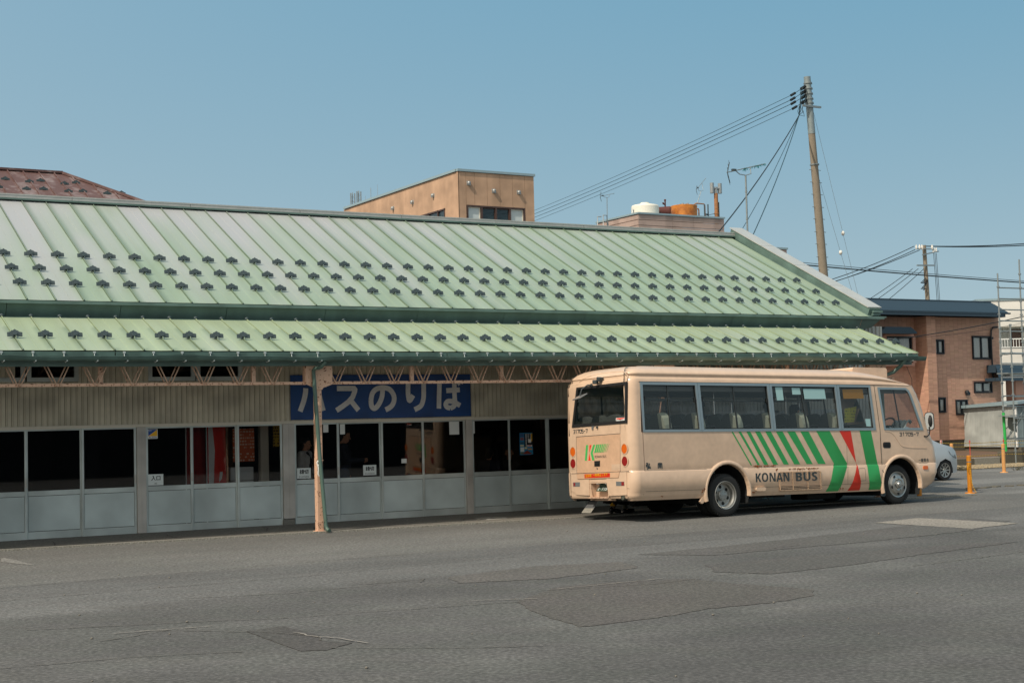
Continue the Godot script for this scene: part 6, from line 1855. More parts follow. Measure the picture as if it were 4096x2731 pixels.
	var blob := func(cx_: float, cy_: float, w: float, h: float, n: int):
		for k in n:
			var x := cx_ + r.randf_range(-w, w); var y := cy_ + r.randf_range(-h, h); var a := r.randf_range(0.006, 0.02); var b := r.randf_range(0.004, 0.012)
			var p := PackedVector2Array()
			for q in 7: p.append(Vector2(x + a * r.randf_range(0.5, 1.2) * cos(q * TAU / 7), y + b * r.randf_range(0.5, 1.2) * sin(q * TAU / 7)))
			m.plate(b_side, p, 0.0032 + 0.00001 * k, 0.001)
			if r.randf() < 0.5: m.plate(b_side, PackedVector2Array([Vector2(x - 0.003, y), Vector2(x + 0.003, y), Vector2(x + 0.001, y - r.randf_range(0.02, 0.06))]), 0.003 + 0.00001 * k, 0.001)
	blob.call(0.98, 0.915, 0.28, 0.008, 46); blob.call(0.78, 0.915, 0.06, 0.01, 14); blob.call(1.85, 0.842, 0.26, 0.012, 34); blob.call(2.2, 0.845, 0.16, 0.006, 22); blob.call(1.27, 0.84, 0.02, 0.012, 8); blob.call(-0.52, 0.50, 0.06, 0.05, 22); blob.call(0.68, 0.42, 0.05, 0.02, 16); blob.call(2.98, 0.42, 0.05, 0.03, 10); blob.call(-1.5, 0.42, 0.03, 0.006, 6)
	stuff(obj("rust_stain", m, M.rust, B))
	# ---------------- rear
	m = MB.new()
	var ro := rp("-1.690,2.405 -0.165,2.462 -0.165,1.728 -1.835,1.664"); var ri := rp("-1.640,2.362 -0.215,2.412 -0.220,1.778 -1.765,1.722")
	for i in 4:
		var j := (i + 1) % 4
		m.plate(b_rear, PackedVector2Array([ro[i], ro[j], ri[j], ri[i]]), 0.012 + 0.0006 * i, 0.03)
	var rw := obj("rear_window", m, M.black_rubber, B)
	m = MB.new(); m.plate(b_rear, rwin, -0.004, 0.006); obj("pane", m, M.glass_bus, rw)
	m = MB.new(); m.plate(b_rear, rp("-1.70,1.484 -0.36,1.54 -0.375,0.875 -1.69,0.815"), 0.003, 0.002); var hatch := obj("engine_hatch", m, M.bus_hatch, B)
	m = MB.new(); m.plate(b_rear, rp("-1.69,0.805 -0.378,0.865 -0.415,0.762 -1.66,0.712"), 0.018, 0.03); obj("hatch_lip", m, M.bus_hatch, B)
	var rline := func(s: String, w: float, mm: Material, called: String, o3 := 0.005):
		var p := rp(s); var q := MB.new()
		for i in p.size() - 1:
			var n := (p[i + 1] - p[i]).normalized().orthogonal() * w * 0.5
			q.plate(b_rear, PackedVector2Array([p[i] - n, p[i + 1] - n, p[i + 1] + n, p[i] + n]), o3, 0.001)
		obj(called, q, mm, B)
	rline.call("-1.702,1.492 -0.358,1.545", 0.008, M.bus_ink, "hatch_seam"); rline.call("-1.70,1.49 -1.70,0.81", 0.005, M.bus_ink, "hatch_seam"); rline.call("-0.362,1.72 -0.372,0.87", 0.005, M.bus_ink, "hatch_seam"); rline.call("-1.87,0.808 -0.12,0.878", 0.008, M.bus_ink, "bumper_gap"); rline.call("-1.87,0.54 -1.25,0.548", 0.005, M.bus_ink, "bumper_line"); rline.call("-0.74,0.565 -0.12,0.577", 0.005, M.bus_ink, "bumper_line")
	m = MB.new()
	var cr := smooth_line(rp("-1.70,2.46 -1.60,2.545 -1.156,2.636 -0.461,2.655 -0.28,2.62 -0.20,2.55 -0.175,2.44"))
	for i in cr.size() - 1:
		var a: Vector3 = b_rear(cr[i].x, cr[i].y); var b: Vector3 = b_rear(cr[i + 1].x, cr[i + 1].y)
		m.bar(a, b, 0.014, 0.016, Vector3.LEFT)
	obj("roof_crease", m, M.bus, B)
	for p in ["-1.66,0.70 -0.41,0.752"]: pass
	# bumper corners stand a little proud
	m = MB.new()
	for s in [["-1.87,0.80 -1.70,0.805 -1.66,0.70 -1.30,0.712 -1.30,0.42 -1.70,0.42 -1.87,0.50"], ["-0.18,0.87 -0.375,0.86 -0.41,0.752 -0.78,0.738 -0.72,0.43 -0.18,0.46"]]: m.plate(b_rear, rp(s[0]), 0.014, 0.03)
	obj("bumper", m, M.bus, B)
	for e in [["-1.809,1.215", 0.067, 0.086, M.amber, "indicator_lamp"], ["-0.225,1.275", 0.085, 0.09, M.amber, "indicator_lamp"], ["-1.807,0.996", 0.067, 0.089, M.red_lens, "tail_lamp"], ["-0.227,1.054", 0.085, 0.09, M.red_lens, "tail_lamp"]]:
		var c := rp(e[0])[0]
		c.x = clampf(c.x, -BW + 0.20, -0.20)
		m = MB.new(); m.lathe([Vector2(0, 0.030), Vector2(0.6, 0.026), Vector2(0.88, 0.014), Vector2(1.0, 0.0)], 24, Transform3D(Basis(Vector3(0, 0, -0.085), Vector3(-1, 0, 0), Vector3(0, 0.09, 0)), Vector3(BXR - 0.002, c.y, c.x)))
		obj(e[4], m, e[3], B)
		m = MB.new(); m.lathe([Vector2(0.97, 0.012), Vector2(1.06, 0.012), Vector2(1.10, 0.0)], 24, Transform3D(Basis(Vector3(0, 0, -0.085), Vector3(-1, 0, 0), Vector3(0, 0.09, 0)), Vector3(BXR - 0.002, c.y, c.x))); obj("lamp_bezel", m, M.bus, B)
	# round K emblem in green and red with nine slanting bars
	for e in [["-1.396,1.341 -1.335,1.341 -1.379,1.055 -1.441,1.054", 0], ["-1.289,1.341 -1.227,1.341 -1.300,1.20", 1], ["-1.300,1.195 -1.262,1.061 -1.330,1.057", 1], ["-1.175,1.346 -1.113,1.349 -1.194,1.198 -1.142,1.066 -1.209,1.062 -1.256,1.196", 0]]:
		m = MB.new(); m.plate(b_rear, rp(e[0]), 0.0048, 0.001); obj("emblem", m, M.logo_green if e[1] == 0 else M.logo_red, hatch)
	var bw := [0.046, 0.041, 0.036, 0.031, 0.025, 0.019, 0.013, 0.007]
	var bx := [-1.081, -1.018, -0.955, -0.897, -0.843, -0.794, -0.745, -0.693]
	for i in 8:
		var x: float = bx[i]; var w: float = bw[i]; var y0 := 1.20 + i * 0.002
		m = MB.new(); m.plate(b_rear, rp("%f,%f %f,%f %f,%f %f,%f" % [x, y0 + 0.151, x + w, y0 + 0.152, x + w - 0.064 - i * 0.003, y0 + 0.002, x - 0.065 - i * 0.003, y0]), 0.0048, 0.001); obj("emblem_bar", m, M.logo_green, hatch)
	var kb := rp("-1.128,1.104")[0]
	latin("lettering", "KONAN BUS", 0.046, Vector3(BXR - 0.004, kb.y, kb.x), M.bus_ink, hatch, false, -PI / 2, 0.345, 0.001)
	var nb := rp("-1.812,1.548")[0]
	obj("fleet_number", write_strokes("31705-7", 0, 0, 0.078, 0.066, 0.012, Transform3D(Basis(Vector3(0, 0, 1), Vector3.UP, Vector3.LEFT), Vector3(BXR - 0.001, nb.y, nb.x + 0.01))), M.bus_ink, B)
	m = MB.new(); m.plate(b_rear, rp("-1.143,1.050 -0.976,1.057 -0.977,0.956 -1.144,0.951"), 0.008, 0.01); m.box(Vector3(BXR - 0.012, 1.035, -1.03), Vector3(0.014, 0.03, 0.13)); obj("hatch_handle", m, M.black_rubber, hatch)
	m = MB.new(); m.tube([Vector3(BXR - 0.002, 0.948, -1.03), Vector3(BXR - 0.01, 0.948, -1.03)], 0.016, 12); obj("lock", m, M.chrome, hatch)
	# red and yellow notice about stopping when turning left
	m = MB.new(); m.plate(b_rear, rp("-1.438,0.806 -0.659,0.838 -0.662,0.765 -1.434,0.734"), 0.020, 0.001); var stk := obj("warning_sticker", m, M.bus_red, B)
	var sb := Transform3D(Basis(Vector3(0, 0.041, 1).normalized(), Vector3.UP, Vector3.LEFT), Vector3(BXR - 0.0195, 0.786, -1.385))
	obj("lettering", write_strokes("左折時", 0.0, 0.0, 0.058, 0.066, 0.0075, sb), M.chain, stk)
	obj("lettering", write_strokes("一時停止します", 0.235, 0.0, 0.058, 0.066, 0.0075, sb), M.chain, stk)
	for e in [["-1.814,0.649 -1.589,0.658 -1.593,0.577 -1.799,0.572", "-1.79,0.64 -1.735,0.643 -1.735,0.584 -1.785,0.58"], ["-0.487,0.691 -0.247,0.696 -0.242,0.622 -0.482,0.615", "-0.325,0.687 -0.255,0.69 -0.25,0.628 -0.325,0.624"]]:
		m = MB.new(); m.plate(b_rear, rp(e[0]), 0.018, 0.02); var l := obj("bumper_lamp", m, M.lens_grey, B)
		m = MB.new(); m.plate(b_rear, rp(e[1]), 0.020, 0.004); obj("reflector", m, M.red_lens, l)
	# number plate in its recess, bent forward
	m = MB.new()
	m.box(Vector3(BXR + 0.12, 0.53, -0.98), Vector3(0.02, 0.34, 0.62)); m.box(Vector3(BXR + 0.06, 0.69, -1.0), Vector3(0.14, 0.02, 0.56)); m.box(Vector3(BXR + 0.06, 0.53, -1.25), Vector3(0.14, 0.32, 0.02)); m.box(Vector3(BXR + 0.06, 0.53, -0.71), Vector3(0.14, 0.32, 0.02))
	obj("plate_recess", m, M.bus, B)
	m = MB.new(); m.box(Vector3(BXR + 0.04, 0.42, -1.0), Vector3(0.16, 0.025, 0.6)); obj("rusty_sill", m, M.steel_rust, B)
	var bend := Basis(Vector3(0, 0, 1), -0.75)
	m = MB.new(); m.box(Vector3(BXR + 0.09, 0.655, -0.94), Vector3(0.004, 0.10, 0.33)); m.box(Vector3(BXR + 0.055, 0.575, -0.96), Vector3(0.004, 0.115, 0.33), bend)
	var plate_o := obj("number_plate", m, M.plate_green, B)
	var pxf := Transform3D(Basis(Vector3(0, 0, 1), bend * Vector3.UP, bend * Vector3.LEFT), Vector3(BXR + 0.055, 0.575, -0.96) + bend * Vector3(-0.003, 0, 0))
	obj("lettering", write_strokes("え・115", -0.15, -0.038, 0.075, 0.058, 0.0085, pxf, 0.001), M.paper_white, plate_o)
	for z in [-1.08, -0.82]: m = MB.new(); m.box(Vector3(BXR + 0.05, 0.675, z), Vector3(0.06, 0.03, 0.05)); obj("plate_lamp", m, M.paper_white, B)
	# camera, rear mirror, latch, sticker, exhaust, flaps
	m = MB.new(); m.box(Vector3(BXR - 0.0, 2.56, -0.87), Vector3(0.1, 0.08, 0.1), Basis(Vector3.RIGHT, 0.2), 0.01); m.box(Vector3(BXR - 0.06, 2.515, -0.93), Vector3(0.1, 0.075, 0.085), Basis(Vector3.UP, 0.5), 0.01); obj("rear_camera", m, M.bus_ink, B)
	m = MB.new(); m.box(Vector3(BXR - 0.005, 2.47, -1.13), Vector3(0.03, 0.06, 0.05), Basis(), 0.01); m.tube([Vector3(BXR - 0.02, 2.47, -1.13), Vector3(BXR - 0.08, 2.47, -1.15), Vector3(BXR - 0.18, 2.40, -1.19), Vector3(BXR - 0.21, 2.29, -1.21)], 0.014, 8); var rm := obj("rear_mirror", m, M.bus_ink, B)
	m = MB.new(); m.box(Vector3(BXR - 0.22, 2.26, -1.20), Vector3(0.20, 0.022, 0.26), Basis(Vector3.BACK, 0.45) * Basis(Vector3.RIGHT, -0.1), 0.008); obj("mirror_head", m, M.lens_grey, rm)
	m = MB.new(); m.plate(b_rear, rp("-1.205,1.675 -1.16,1.677 -1.163,1.62 -1.198,1.618"), 0.02, 0.02); m.plate(b_rear, rp("-1.23,1.70 -1.12,1.704 -1.14,1.672 -1.22,1.67"), 0.008, 0.01); obj("latch", m, M.lens_grey, B)
	m = MB.new(); m.tube([Vector3(BXR, 1.695, -0.985), Vector3(BXR - 0.03, 1.69, -0.985)], 0.018, 10); obj("push_button", m, M.bus_ink, B)
	m = MB.new(); m.plate(b_rear, rp("-0.485,1.823 -0.226,1.829 -0.231,1.773 -0.484,1.771"), 0.003, 0.001); var ls := obj("window_sticker", m, M.paper_white, B)
	m = MB.new(); m.plate(b_rear, rp("-0.47,1.818 -0.24,1.824 -0.24,1.808 -0.34,1.80 -0.36,1.776 -0.38,1.80 -0.47,1.802"), 0.0045, 0.001); obj("red_print", m, M.logo_red, ls)
	m = MB.new()
	for k in 6: m.plate(b_rear, rp("%f,1.787 %f,1.787 %f,1.798 %f,1.798" % [-0.47 + k * 0.036, -0.448 + k * 0.036, -0.448 + k * 0.036, -0.47 + k * 0.036]), 0.0052, 0.001)
	obj("dark_print", m, M.bus_ink, ls)
	m = MB.new(); m.tube([Vector3(-1.7, 0.42, -0.35), Vector3(-1.95, 0.43, -0.33), Vector3(BXR - 0.02, 0.415, -0.28)], 0.042, 14, false); m.tube([Vector3(BXR + 0.02, 0.415, -0.285), Vector3(BXR - 0.015, 0.415, -0.28)], 0.034, 14); obj("exhaust_pipe", m, M.sock_dark, B)
	m = MB.new()
	var fl2 := func(u, v): return Vector3(-1.96 - 0.10 * v - 0.08 * v * v, 0.44 - v * 0.30, lerpf(-1.53, -1.24, u) - 0.06 * v)
	m.skin(fl2, rectp(0, 0, 1, 0.72), span(0, 1, 4), span(0, 1, 8)); obj("mud_flap", m, mat("56585a", 0.6), B)
	m = MB.new(); m.skin(fl2, rectp(0, 0.72, 1, 1), span(0, 1, 4), span(0, 1, 8)); obj("mud_flap_tip", m, M.conc, B)
	m = MB.new(); m.prism(V2("-0.62,0.30 -0.52,0.42 -0.44,0.50 -0.43,0.40 -0.54,0.27 -0.58,0.26"), Transform3D(Basis(), Vector3(0, 0, -0.05)), 0.04); obj("mud_flap", m, M.bus, B)
	m = MB.new(); m.prism(V2("4.10,0.26 4.12,0.38 4.20,0.47 4.22,0.36 4.215,0.26 4.17,0.24"), Transform3D(Basis(), Vector3(0, 0, -0.05)), 0.03); obj("mud_flap", m, M.bus_ink, B)
	# underbody
	m = MB.new()
	m.box(Vector3(-1.25, 0.44, -1.02), Vector3(1.5, 0.18, 1.8)); m.box(Vector3(2.35, 0.48, -1.02), Vector3(3.4, 0.22, 1.86)); m.box(Vector3(2.3, 0.42, -0.35), Vector3(3.2, 0.1, 0.08)); m.box(Vector3(0.06, 0.62, -1.02), Vector3(1.2, 0.3, 0.7)); m.box(Vector3(4.7, 0.62, -1.02), Vector3(1.3, 0.3, 0.7)); m.box(Vector3(5.35, 0.5, -1.02), Vector3(0.3, 0.16, 1.5))
	m.box(Vector3(2.9, 0.33, -0.7), Vector3(0.8, 0.2, 0.5), Basis(), 0.03); m.box(Vector3(1.3, 0.35, -0.5), Vector3(0.9, 0.08, 0.4)); m.tube([Vector3(0.02, 0.40, -0.3), Vector3(0.02, 0.40, -1.75)], 0.09, 12); m.tube([Vector3(-1.1, 0.34, -1.4), Vector3(-0.55, 0.34, -1.4)], 0.12, 14); m.sphere(Vector3(0.02, 0.40, -1.02), 0.2, 12)
	obj("chassis", m, M.dark, B)
	m = MB.new(); m.box(Vector3(-1.28, 0.80, -1.02), Vector3(1.5, 0.04, 1.95)); m.box(Vector3(2.37, 0.80, -1.02), Vector3(3.3, 0.04, 1.95)); m.box(Vector3(5.45, 0.80, -1.02), Vector3(0.3, 0.04, 1.95)); m.box(Vector3(0.06, 1.02, -1.02), Vector3(1.2, 0.04, 1.95)); m.box(Vector3(4.7, 1.04, -1.02), Vector3(1.2, 0.04, 1.95)); obj("floor", m, M.bus_in, B)
	m = MB.new(); m.box(Vector3(1.6, 2.44, -1.02), Vector3(6.9, 0.02, 1.9)); m.box(Vector3(1.6, 2.37, -0.16), Vector3(6.9, 0.12, 0.14)); m.box(Vector3(1.6, 2.37, -BW + 0.16), Vector3(6.9, 0.12, 0.14)); obj("headlining", m, M.bus_in, B)
	# seats
	var seat := func(x: float, z: float, cover: int):
		m = MB.new()
		var hump := V2("-0.21,0.0 -0.215,0.38 -0.19,0.50 -0.13,0.57 -0.05,0.60 0.05,0.60 0.13,0.57 0.19,0.50 0.215,0.38 0.21,0.0")
		m.prism(hump, Transform3D(Basis(Vector3(0, 0, 1), Vector3(-0.14, 1, 0).normalized(), Vector3(-1, -0.14, 0).normalized()), Vector3(x + 0.1, 1.33, z)), 0.13)
		m.box(Vector3(x + 0.3, 1.22, z), Vector3(0.46, 0.14, 0.42), Basis(), 0.03); m.box(Vector3(x + 0.25, 1.0, z), Vector3(0.1, 0.4, 0.3))
		var so := obj("seat", m, M.seat, B)
		if cover != 0:
			m = MB.new()
			var cv := V2("0.05,0.0 0.05,0.608 0.13,0.582 0.195,0.51 0.225,0.385 0.22,0.0")
			if cover < 0:
				for i in cv.size(): cv[i].x = -cv[i].x
			m.prism(cv, Transform3D(Basis(Vector3(0, 0, 1), Vector3(-0.14, 1, 0).normalized(), Vector3(-1, -0.14, 0).normalized()), Vector3(x + 0.107, 1.33, z)), 0.15); obj("seat_cover", m, M.seat_cover, so)
			m = MB.new(); m.tube([Vector3(x - 0.02, 1.62, z + 0.2), Vector3(x + 0.16, 1.67, z + 0.22), Vector3(x + 0.28, 1.66, z + 0.22), Vector3(x + 0.3, 1.55, z + 0.22)], 0.018, 6); obj("armrest", m, M.black_rubber, so)
	for x in [-1.22, -0.42, 0.50, 1.32, 2.20, 3.05]:
		seat.call(x, -0.30, 1); seat.call(x, -0.73, 0)
		seat.call(x, -BW + 0.30, -1)
		if x < 2.5: seat.call(x, -BW + 0.73, 0)
	for z in [-0.36, -0.80, -1.25, -1.69]: seat.call(-1.86, z, 0)
	m = MB.new()
	for p in [Vector3(0.62, 0, -0.95), Vector3(1.42, 0, -1.35), Vector3(2.5, 0, -0.95), Vector3(3.3, 0, -1.4)]: m.tube([Vector3(p.x, 0.8, p.z), Vector3(p.x, 2.42, p.z)], 0.016, 8)
	m.tube([Vector3(-1.5, 2.2, -0.85), Vector3(3.4, 2.2, -0.85)], 0.016, 8); m.tube([Vector3(-1.5, 2.2, -1.25), Vector3(3.4, 2.2, -1.25)], 0.016, 8)
	obj("grab_rail", m, M.chrome, B)
	# papers on the windows
	for e in [["1.335,2.397 1.518,2.399 1.545,2.149 1.371,2.146", 0], ["1.762,2.387 1.996,2.386 2.005,2.261 1.776,2.259", 0], ["2.059,2.373 2.627,2.372 2.662,2.179 2.089,2.176", 0], ["3.122,2.372 3.685,2.381 3.717,2.193 3.150,2.185", 1], ["3.717,1.786 3.857,1.789 3.870,1.639 3.745,1.642", 0]]:
		m = MB.new(); m.plate(b_side, ap(e[0]), -0.009 if e[1] == 0 else -0.02, 0.0012); obj("window_paper", m, mat("9fc6c8", 0.7) if e[1] == 0 else mat("c08a1e", 0.8), B)
	m = MB.new(); var yq := ap("3.30,2.0 3.80,2.05 3.66,1.74 3.27,1.72"); m.plate(func(u, v): return b_side(u, v) + Vector3(0, 0, -0.14 - (u - 3.3) * 0.3), yq, 0.0, 0.002); obj("yellow_notice", m, print_mat("c9c23c", "6f7a3a", 5), B)
	# cab: wheel, dash, mirrors
	m = MB.new(); m.lathe([Vector2(0.20, 0.018), Vector2(0.22, 0.0), Vector2(0.20, -0.018), Vector2(0.18, 0.0), Vector2(0.20, 0.018)], 24, Transform3D(Basis(Vector3.BACK, 0.95), Vector3(4.88, 1.66, -0.52)), true); m.bar(Vector3(4.88, 1.66, -0.72), Vector3(4.88, 1.66, -0.32), 0.03, 0.03); m.tube([Vector3(4.88, 1.66, -0.52), Vector3(5.15, 1.3, -0.52)], 0.04, 8); obj("steering_wheel", m, M.black_rubber, B)
	m = MB.new(); m.box(Vector3(5.3, 1.36, -1.02), Vector3(0.4, 0.34, 1.8), Basis(), 0.05); obj("dashboard", m, M.bus_ink, B)
	m = MB.new(); m.skin(func(u, v): return Vector3(4.98 + 0.32 * v, 1.50 + 0.26 * sin(v * 2.2) + 0.025 * sin(u * 22.0), -0.18 - u * 0.4), rectp(0, 0, 1, 1), span(0, 1, 16), span(0, 1, 8)); obj("dash_cloth", m, mat("b4c6c8", 0.85), B)
	m = MB.new(); m.box(Vector3(4.62, 1.58, -0.55), Vector3(0.5, 0.1, 0.4), Basis(), 0.04); obj("blue_cushion", m, M.cloth_navy, B)
	m = MB.new(); m.tube([Vector3(4.35, 2.42, -0.42), Vector3(4.36, 2.3, -0.42)], 0.014, 6); m.box(Vector3(4.38, 2.2, -0.42), Vector3(0.06, 0.22, 0.13), Basis(), 0.025); obj("inner_mirror", m, M.black_rubber, B)
	m = MB.new(); m.tube([Vector3(4.05, 0.8, -1.0), Vector3(4.05, 2.4, -1.0)], 0.02, 8); m.box(Vector3(4.0, 1.25, -0.5), Vector3(0.06, 0.9, 0.9)); obj("cab_partition", m, M.bus_in, B)
	m = MB.new(); m.box(Vector3(5.375, 1.445, -0.04), Vector3(0.09, 0.115, 0.05), Basis(), 0.01); m.tube([Vector3(5.39, 1.43, 0.0), Vector3(5.46, 1.42, 0.02), Vector3(5.52, 1.46, 0.03), Vector3(5.54, 1.54, 0.03), Vector3(5.53, 1.62, 0.03)], 0.014, 8)
	var mi := obj("side_mirror", m, M.black_rubber, B)
	var mb_ := Basis(Vector3.UP, -PI / 2 + 0.55)
	m = MB.new(); m.prism(rrect(-0.095, -0.185, 0.095, 0.185, 0.07), Transform3D(mb_, Vector3(5.56, 1.735, 0.02)), 0.02); m.sphere(Vector3(5.575, 1.735, 0.01), 0.18, 14, Vector3(0.28, 1.0, 0.45)); obj("mirror_shell", m, M.black_rubber, mi)
	m = MB.new(); m.prism(rrect(-0.082, -0.17, 0.082, 0.17, 0.06), Transform3D(mb_, Vector3(5.56, 1.735, 0.02) + mb_ * Vector3(0, 0, 0.0201)), 0.004); obj("mirror_glass", m, M.chrome, mi)
	m = MB.new(); m.tube([Vector3(5.10, 2.33, -0.06), Vector3(5.17, 2.42, -0.05), Vector3(5.15, 2.6, -0.03), Vector3(4.98, 2.86, 0.0)], 0.005, 5); m.sphere(Vector3(5.12, 2.32, -0.05), 0.025, 8); obj("aerial", m, M.black_rubber, B)
	m = MB.new(); var pb := rrect(0, 0, 1.0, 0.30, 0.05); m.prism(pb, Transform3D(Basis(), Vector3(4.0, 2.56, -1.55)), 1.0); obj("destination_box", m, M.bus, B)
	# wheels
	for s in [0, 1]:
		wheel(B, Vector3(0.02, 0.395, -0.03 if s == 0 else -BW + 0.03), s == 1, true)
		wheel(B, Vector3(4.60, 0.395 + 0.07, -0.05 if s == 0 else -BW + 0.05), s == 1, false)
func wheel(B: Node3D, c: Vector3, far: bool, rear: bool):
	c.y = 0.395 + BUS_RAKE * c.x - BUS_ROLL * c.z
	var xf := Transform3D(Basis(Vector3.RIGHT, -PI / 2 if far else PI / 2), c)
	var m := MB.new()
	var prof := [Vector2(0.235, -0.012), Vector2(0.262, 0.002), Vector2(0.30, 0.006), Vector2(0.345, 0.0), Vector2(0.375, -0.016), Vector2(0.395, -0.045)]
	for k in 4:
		var z := -0.045 - 0.032 * k
		prof.append_array([Vector2(0.395, z - 0.024), Vector2(0.386, z - 0.026), Vector2(0.386, z - 0.031), Vector2(0.395, z - 0.032)])
	prof.append_array([Vector2(0.37, -0.195), Vector2(0.3, -0.205), Vector2(0.235, -0.19)])
	m.lathe(prof, 44, xf)
	if rear:
		var p2 := []
		for q in prof: p2.append(q - Vector2(0, 0.235))
		m.lathe(p2, 36, xf)
	for k in 48:
		var a := TAU * k / 48
		m.box(xf * Vector3(0.388 * cos(a), -0.026, 0.388 * sin(a)), Vector3(0.012, 0.022, 0.016), Basis(Vector3.BACK, 0.0))
	var t := obj("wheel", m, M.tyre, B)
	m = MB.new()
	var holes := 6 if not rear else 6
	if rear:
		m.lathe([Vector2(0.262, 0.0), Vector2(0.255, 0.006), Vector2(0.24, -0.004), Vector2(0.235, -0.03), Vector2(0.215, -0.05), Vector2(0.205, -0.115)], 40, xf)
		m.lathe([Vector2(0.206, -0.113), Vector2(0.19, -0.118), Vector2(0.10, -0.118), Vector2(0.10, -0.075), Vector2(0.092, -0.065), Vector2(0.0, -0.06)], 40, xf)
	else:
		m.lathe([Vector2(0.262, 0.0), Vector2(0.255, 0.008), Vector2(0.235, 0.0), Vector2(0.225, -0.018), Vector2(0.212, -0.012), Vector2(0.18, 0.018), Vector2(0.12, 0.032), Vector2(0.085, 0.024), Vector2(0.08, 0.045), Vector2(0.055, 0.055), Vector2(0.045, 0.075), Vector2(0.0, 0.078)], 40, xf)
	obj("rim", m, M.rim, t)
	m = MB.new()
	for k in 5 if not rear else 6:
		var n := 5.0 if not rear else 6.0
		var a := TAU * k / n + 0.35
		var rr := 0.155 if rear else 0.178
		m.lathe([Vector2(0.0, 0.002), Vector2(0.033, 0.0)], 14, Transform3D(xf.basis * Basis(Vector3.FORWARD, 0.0), xf * Vector3(rr * cos(a), -0.115 if rear else 0.0215, rr * sin(a))))
	obj("hand_hole", m, M.dark, t)
	m = MB.new()
	for k in 6:
		var a := TAU * k / 6 + 0.1
		var rr := 0.072 if rear else 0.112
		var y := -0.06 if rear else 0.034
		m.tube([xf * Vector3(rr * cos(a), y - 0.02, rr * sin(a)), xf * Vector3(rr * cos(a), y + 0.016, rr * sin(a))], 0.013 if not rear else 0.008, 6)
	obj("wheel_nut", m, M.rim, t)

# ---------------------------------------------------------------- people: tapered bones joined into one smooth skin
func flesh(mb: MB, caps: Array, cell: float, k: float, xf := Transform3D()):
	var lo := Vector3.ONE * 1e6; var hi := -lo
	for c in caps:
		for e in [[c[0], c[2]], [c[1], c[3]]]:
			lo = lo.min(e[0] - Vector3.ONE * (e[1] + 3.5 * cell)); hi = hi.max(e[0] + Vector3.ONE * (e[1] + 3.5 * cell))
	var n := Vector3i(((hi - lo) / cell).ceil()) + Vector3i.ONE
	var f := PackedFloat32Array(); f.resize(n.x * n.y * n.z); f.fill(1.0)
	for c in caps:
		var a: Vector3 = c[0]; var b: Vector3 = c[1]; var ra: float = c[2]; var rb: float = c[3]
		var m := maxf(ra, rb) + 3.0 * cell
		var l := Vector3i((((a.min(b) - Vector3.ONE * m) - lo) / cell).floor()).clamp(Vector3i.ZERO, n - Vector3i.ONE)
		var h := Vector3i((((a.max(b) + Vector3.ONE * m) - lo) / cell).ceil()).clamp(Vector3i.ZERO, n - Vector3i.ONE)
		var ab := b - a; var q := 1.0 / maxf(ab.length_squared(), 1e-9)
		for z in range(l.z, h.z + 1):
			for y in range(l.y, h.y + 1):
				var at := (z * n.y + y) * n.x
				for x in range(l.x, h.x + 1):
					var p := lo + Vector3(x, y, z) * cell - a
					var t := clampf(p.dot(ab) * q, 0.0, 1.0)
					var d := (p - ab * t).length() - lerpf(ra, rb, t)
					var o := f[at + x]
					if o >= 1.0: f[at + x] = minf(d, 0.99)
					else:
						var s := clampf(0.5 + 0.5 * (o - d) / k, 0.0, 1.0)
						f[at + x] = lerpf(o, d, s) - k * s * (1.0 - s)
	var ids := {}
	var pos := []
	var sx := 1; var sy := n.x; var sz := n.x * n.y
	var offs := [0, sx, sy, sx + sy, sz, sx + sz, sy + sz, sx + sy + sz]
	var cor := [Vector3(0, 0, 0), Vector3(1, 0, 0), Vector3(0, 1, 0), Vector3(1, 1, 0), Vector3(0, 0, 1), Vector3(1, 0, 1), Vector3(0, 1, 1), Vector3(1, 1, 1)]
	for z in n.z - 1:
		for y in n.y - 1:
			var base := (z * n.y + y) * n.x
			for x in n.x - 1:
				var i := base + x
				if absf(f[i]) > cell * 2.5: continue
				var neg := 0
				for o in offs:
					if f[i + o] < 0.0: neg += 1
				if neg == 0 or neg == 8: continue
				var sum := Vector3.ZERO; var cnt := 0
				for e in [[0, 1], [2, 3], [4, 5], [6, 7], [0, 2], [1, 3], [4, 6], [5, 7], [0, 4], [1, 5], [2, 6], [3, 7]]:
					var va := f[i + offs[e[0]]]; var vb := f[i + offs[e[1]]]
					if (va < 0.0) != (vb < 0.0):
						sum += cor[e[0]].lerp(cor[e[1]], va / (va - vb)); cnt += 1
				ids[i] = pos.size()
				pos.append(lo + (Vector3(x, y, z) + sum / cnt) * cell)
	var quads := []
	var nrm := []
	nrm.resize(pos.size()); nrm.fill(Vector3.ZERO)
	for i in ids:
		for ax in 3:
			var s: int = [sx, sy, sz][ax]; var u: int = [sy, sz, sx][ax]; var w: int = [sz, sx, sy][ax]
			var a := f[i]; var b := f[i + s]
			if (a < 0.0) == (b < 0.0): continue
			if not (ids.has(i - u) and ids.has(i - w) and ids.has(i - u - w)): continue
			var q := [ids[i], ids[i - u], ids[i - u - w], ids[i - w]]
			if a > 0.0: q.reverse()
			# outward: from inside to outside along +axis when a < 0
			var nn: Vector3 = (pos[q[1]] - pos[q[0]]).cross(pos[q[2]] - pos[q[0]])
			var want := Vector3.ZERO; want[ax] = 1.0 if a < 0.0 else -1.0
			if nn.dot(want) < 0.0: q.reverse(); nn = -nn
			for j in q: nrm[j] += nn
			quads.append(q)
	for q in quads:
		var P := []; var N := []
		for j in q: P.append(xf * pos[j]); N.append((xf.basis * nrm[j]).normalized())
		mb.tri_n(P[0], P[1], P[2], N[0], N[1], N[2]); mb.tri_n(P[0], P[2], P[3], N[0], N[2], N[3])
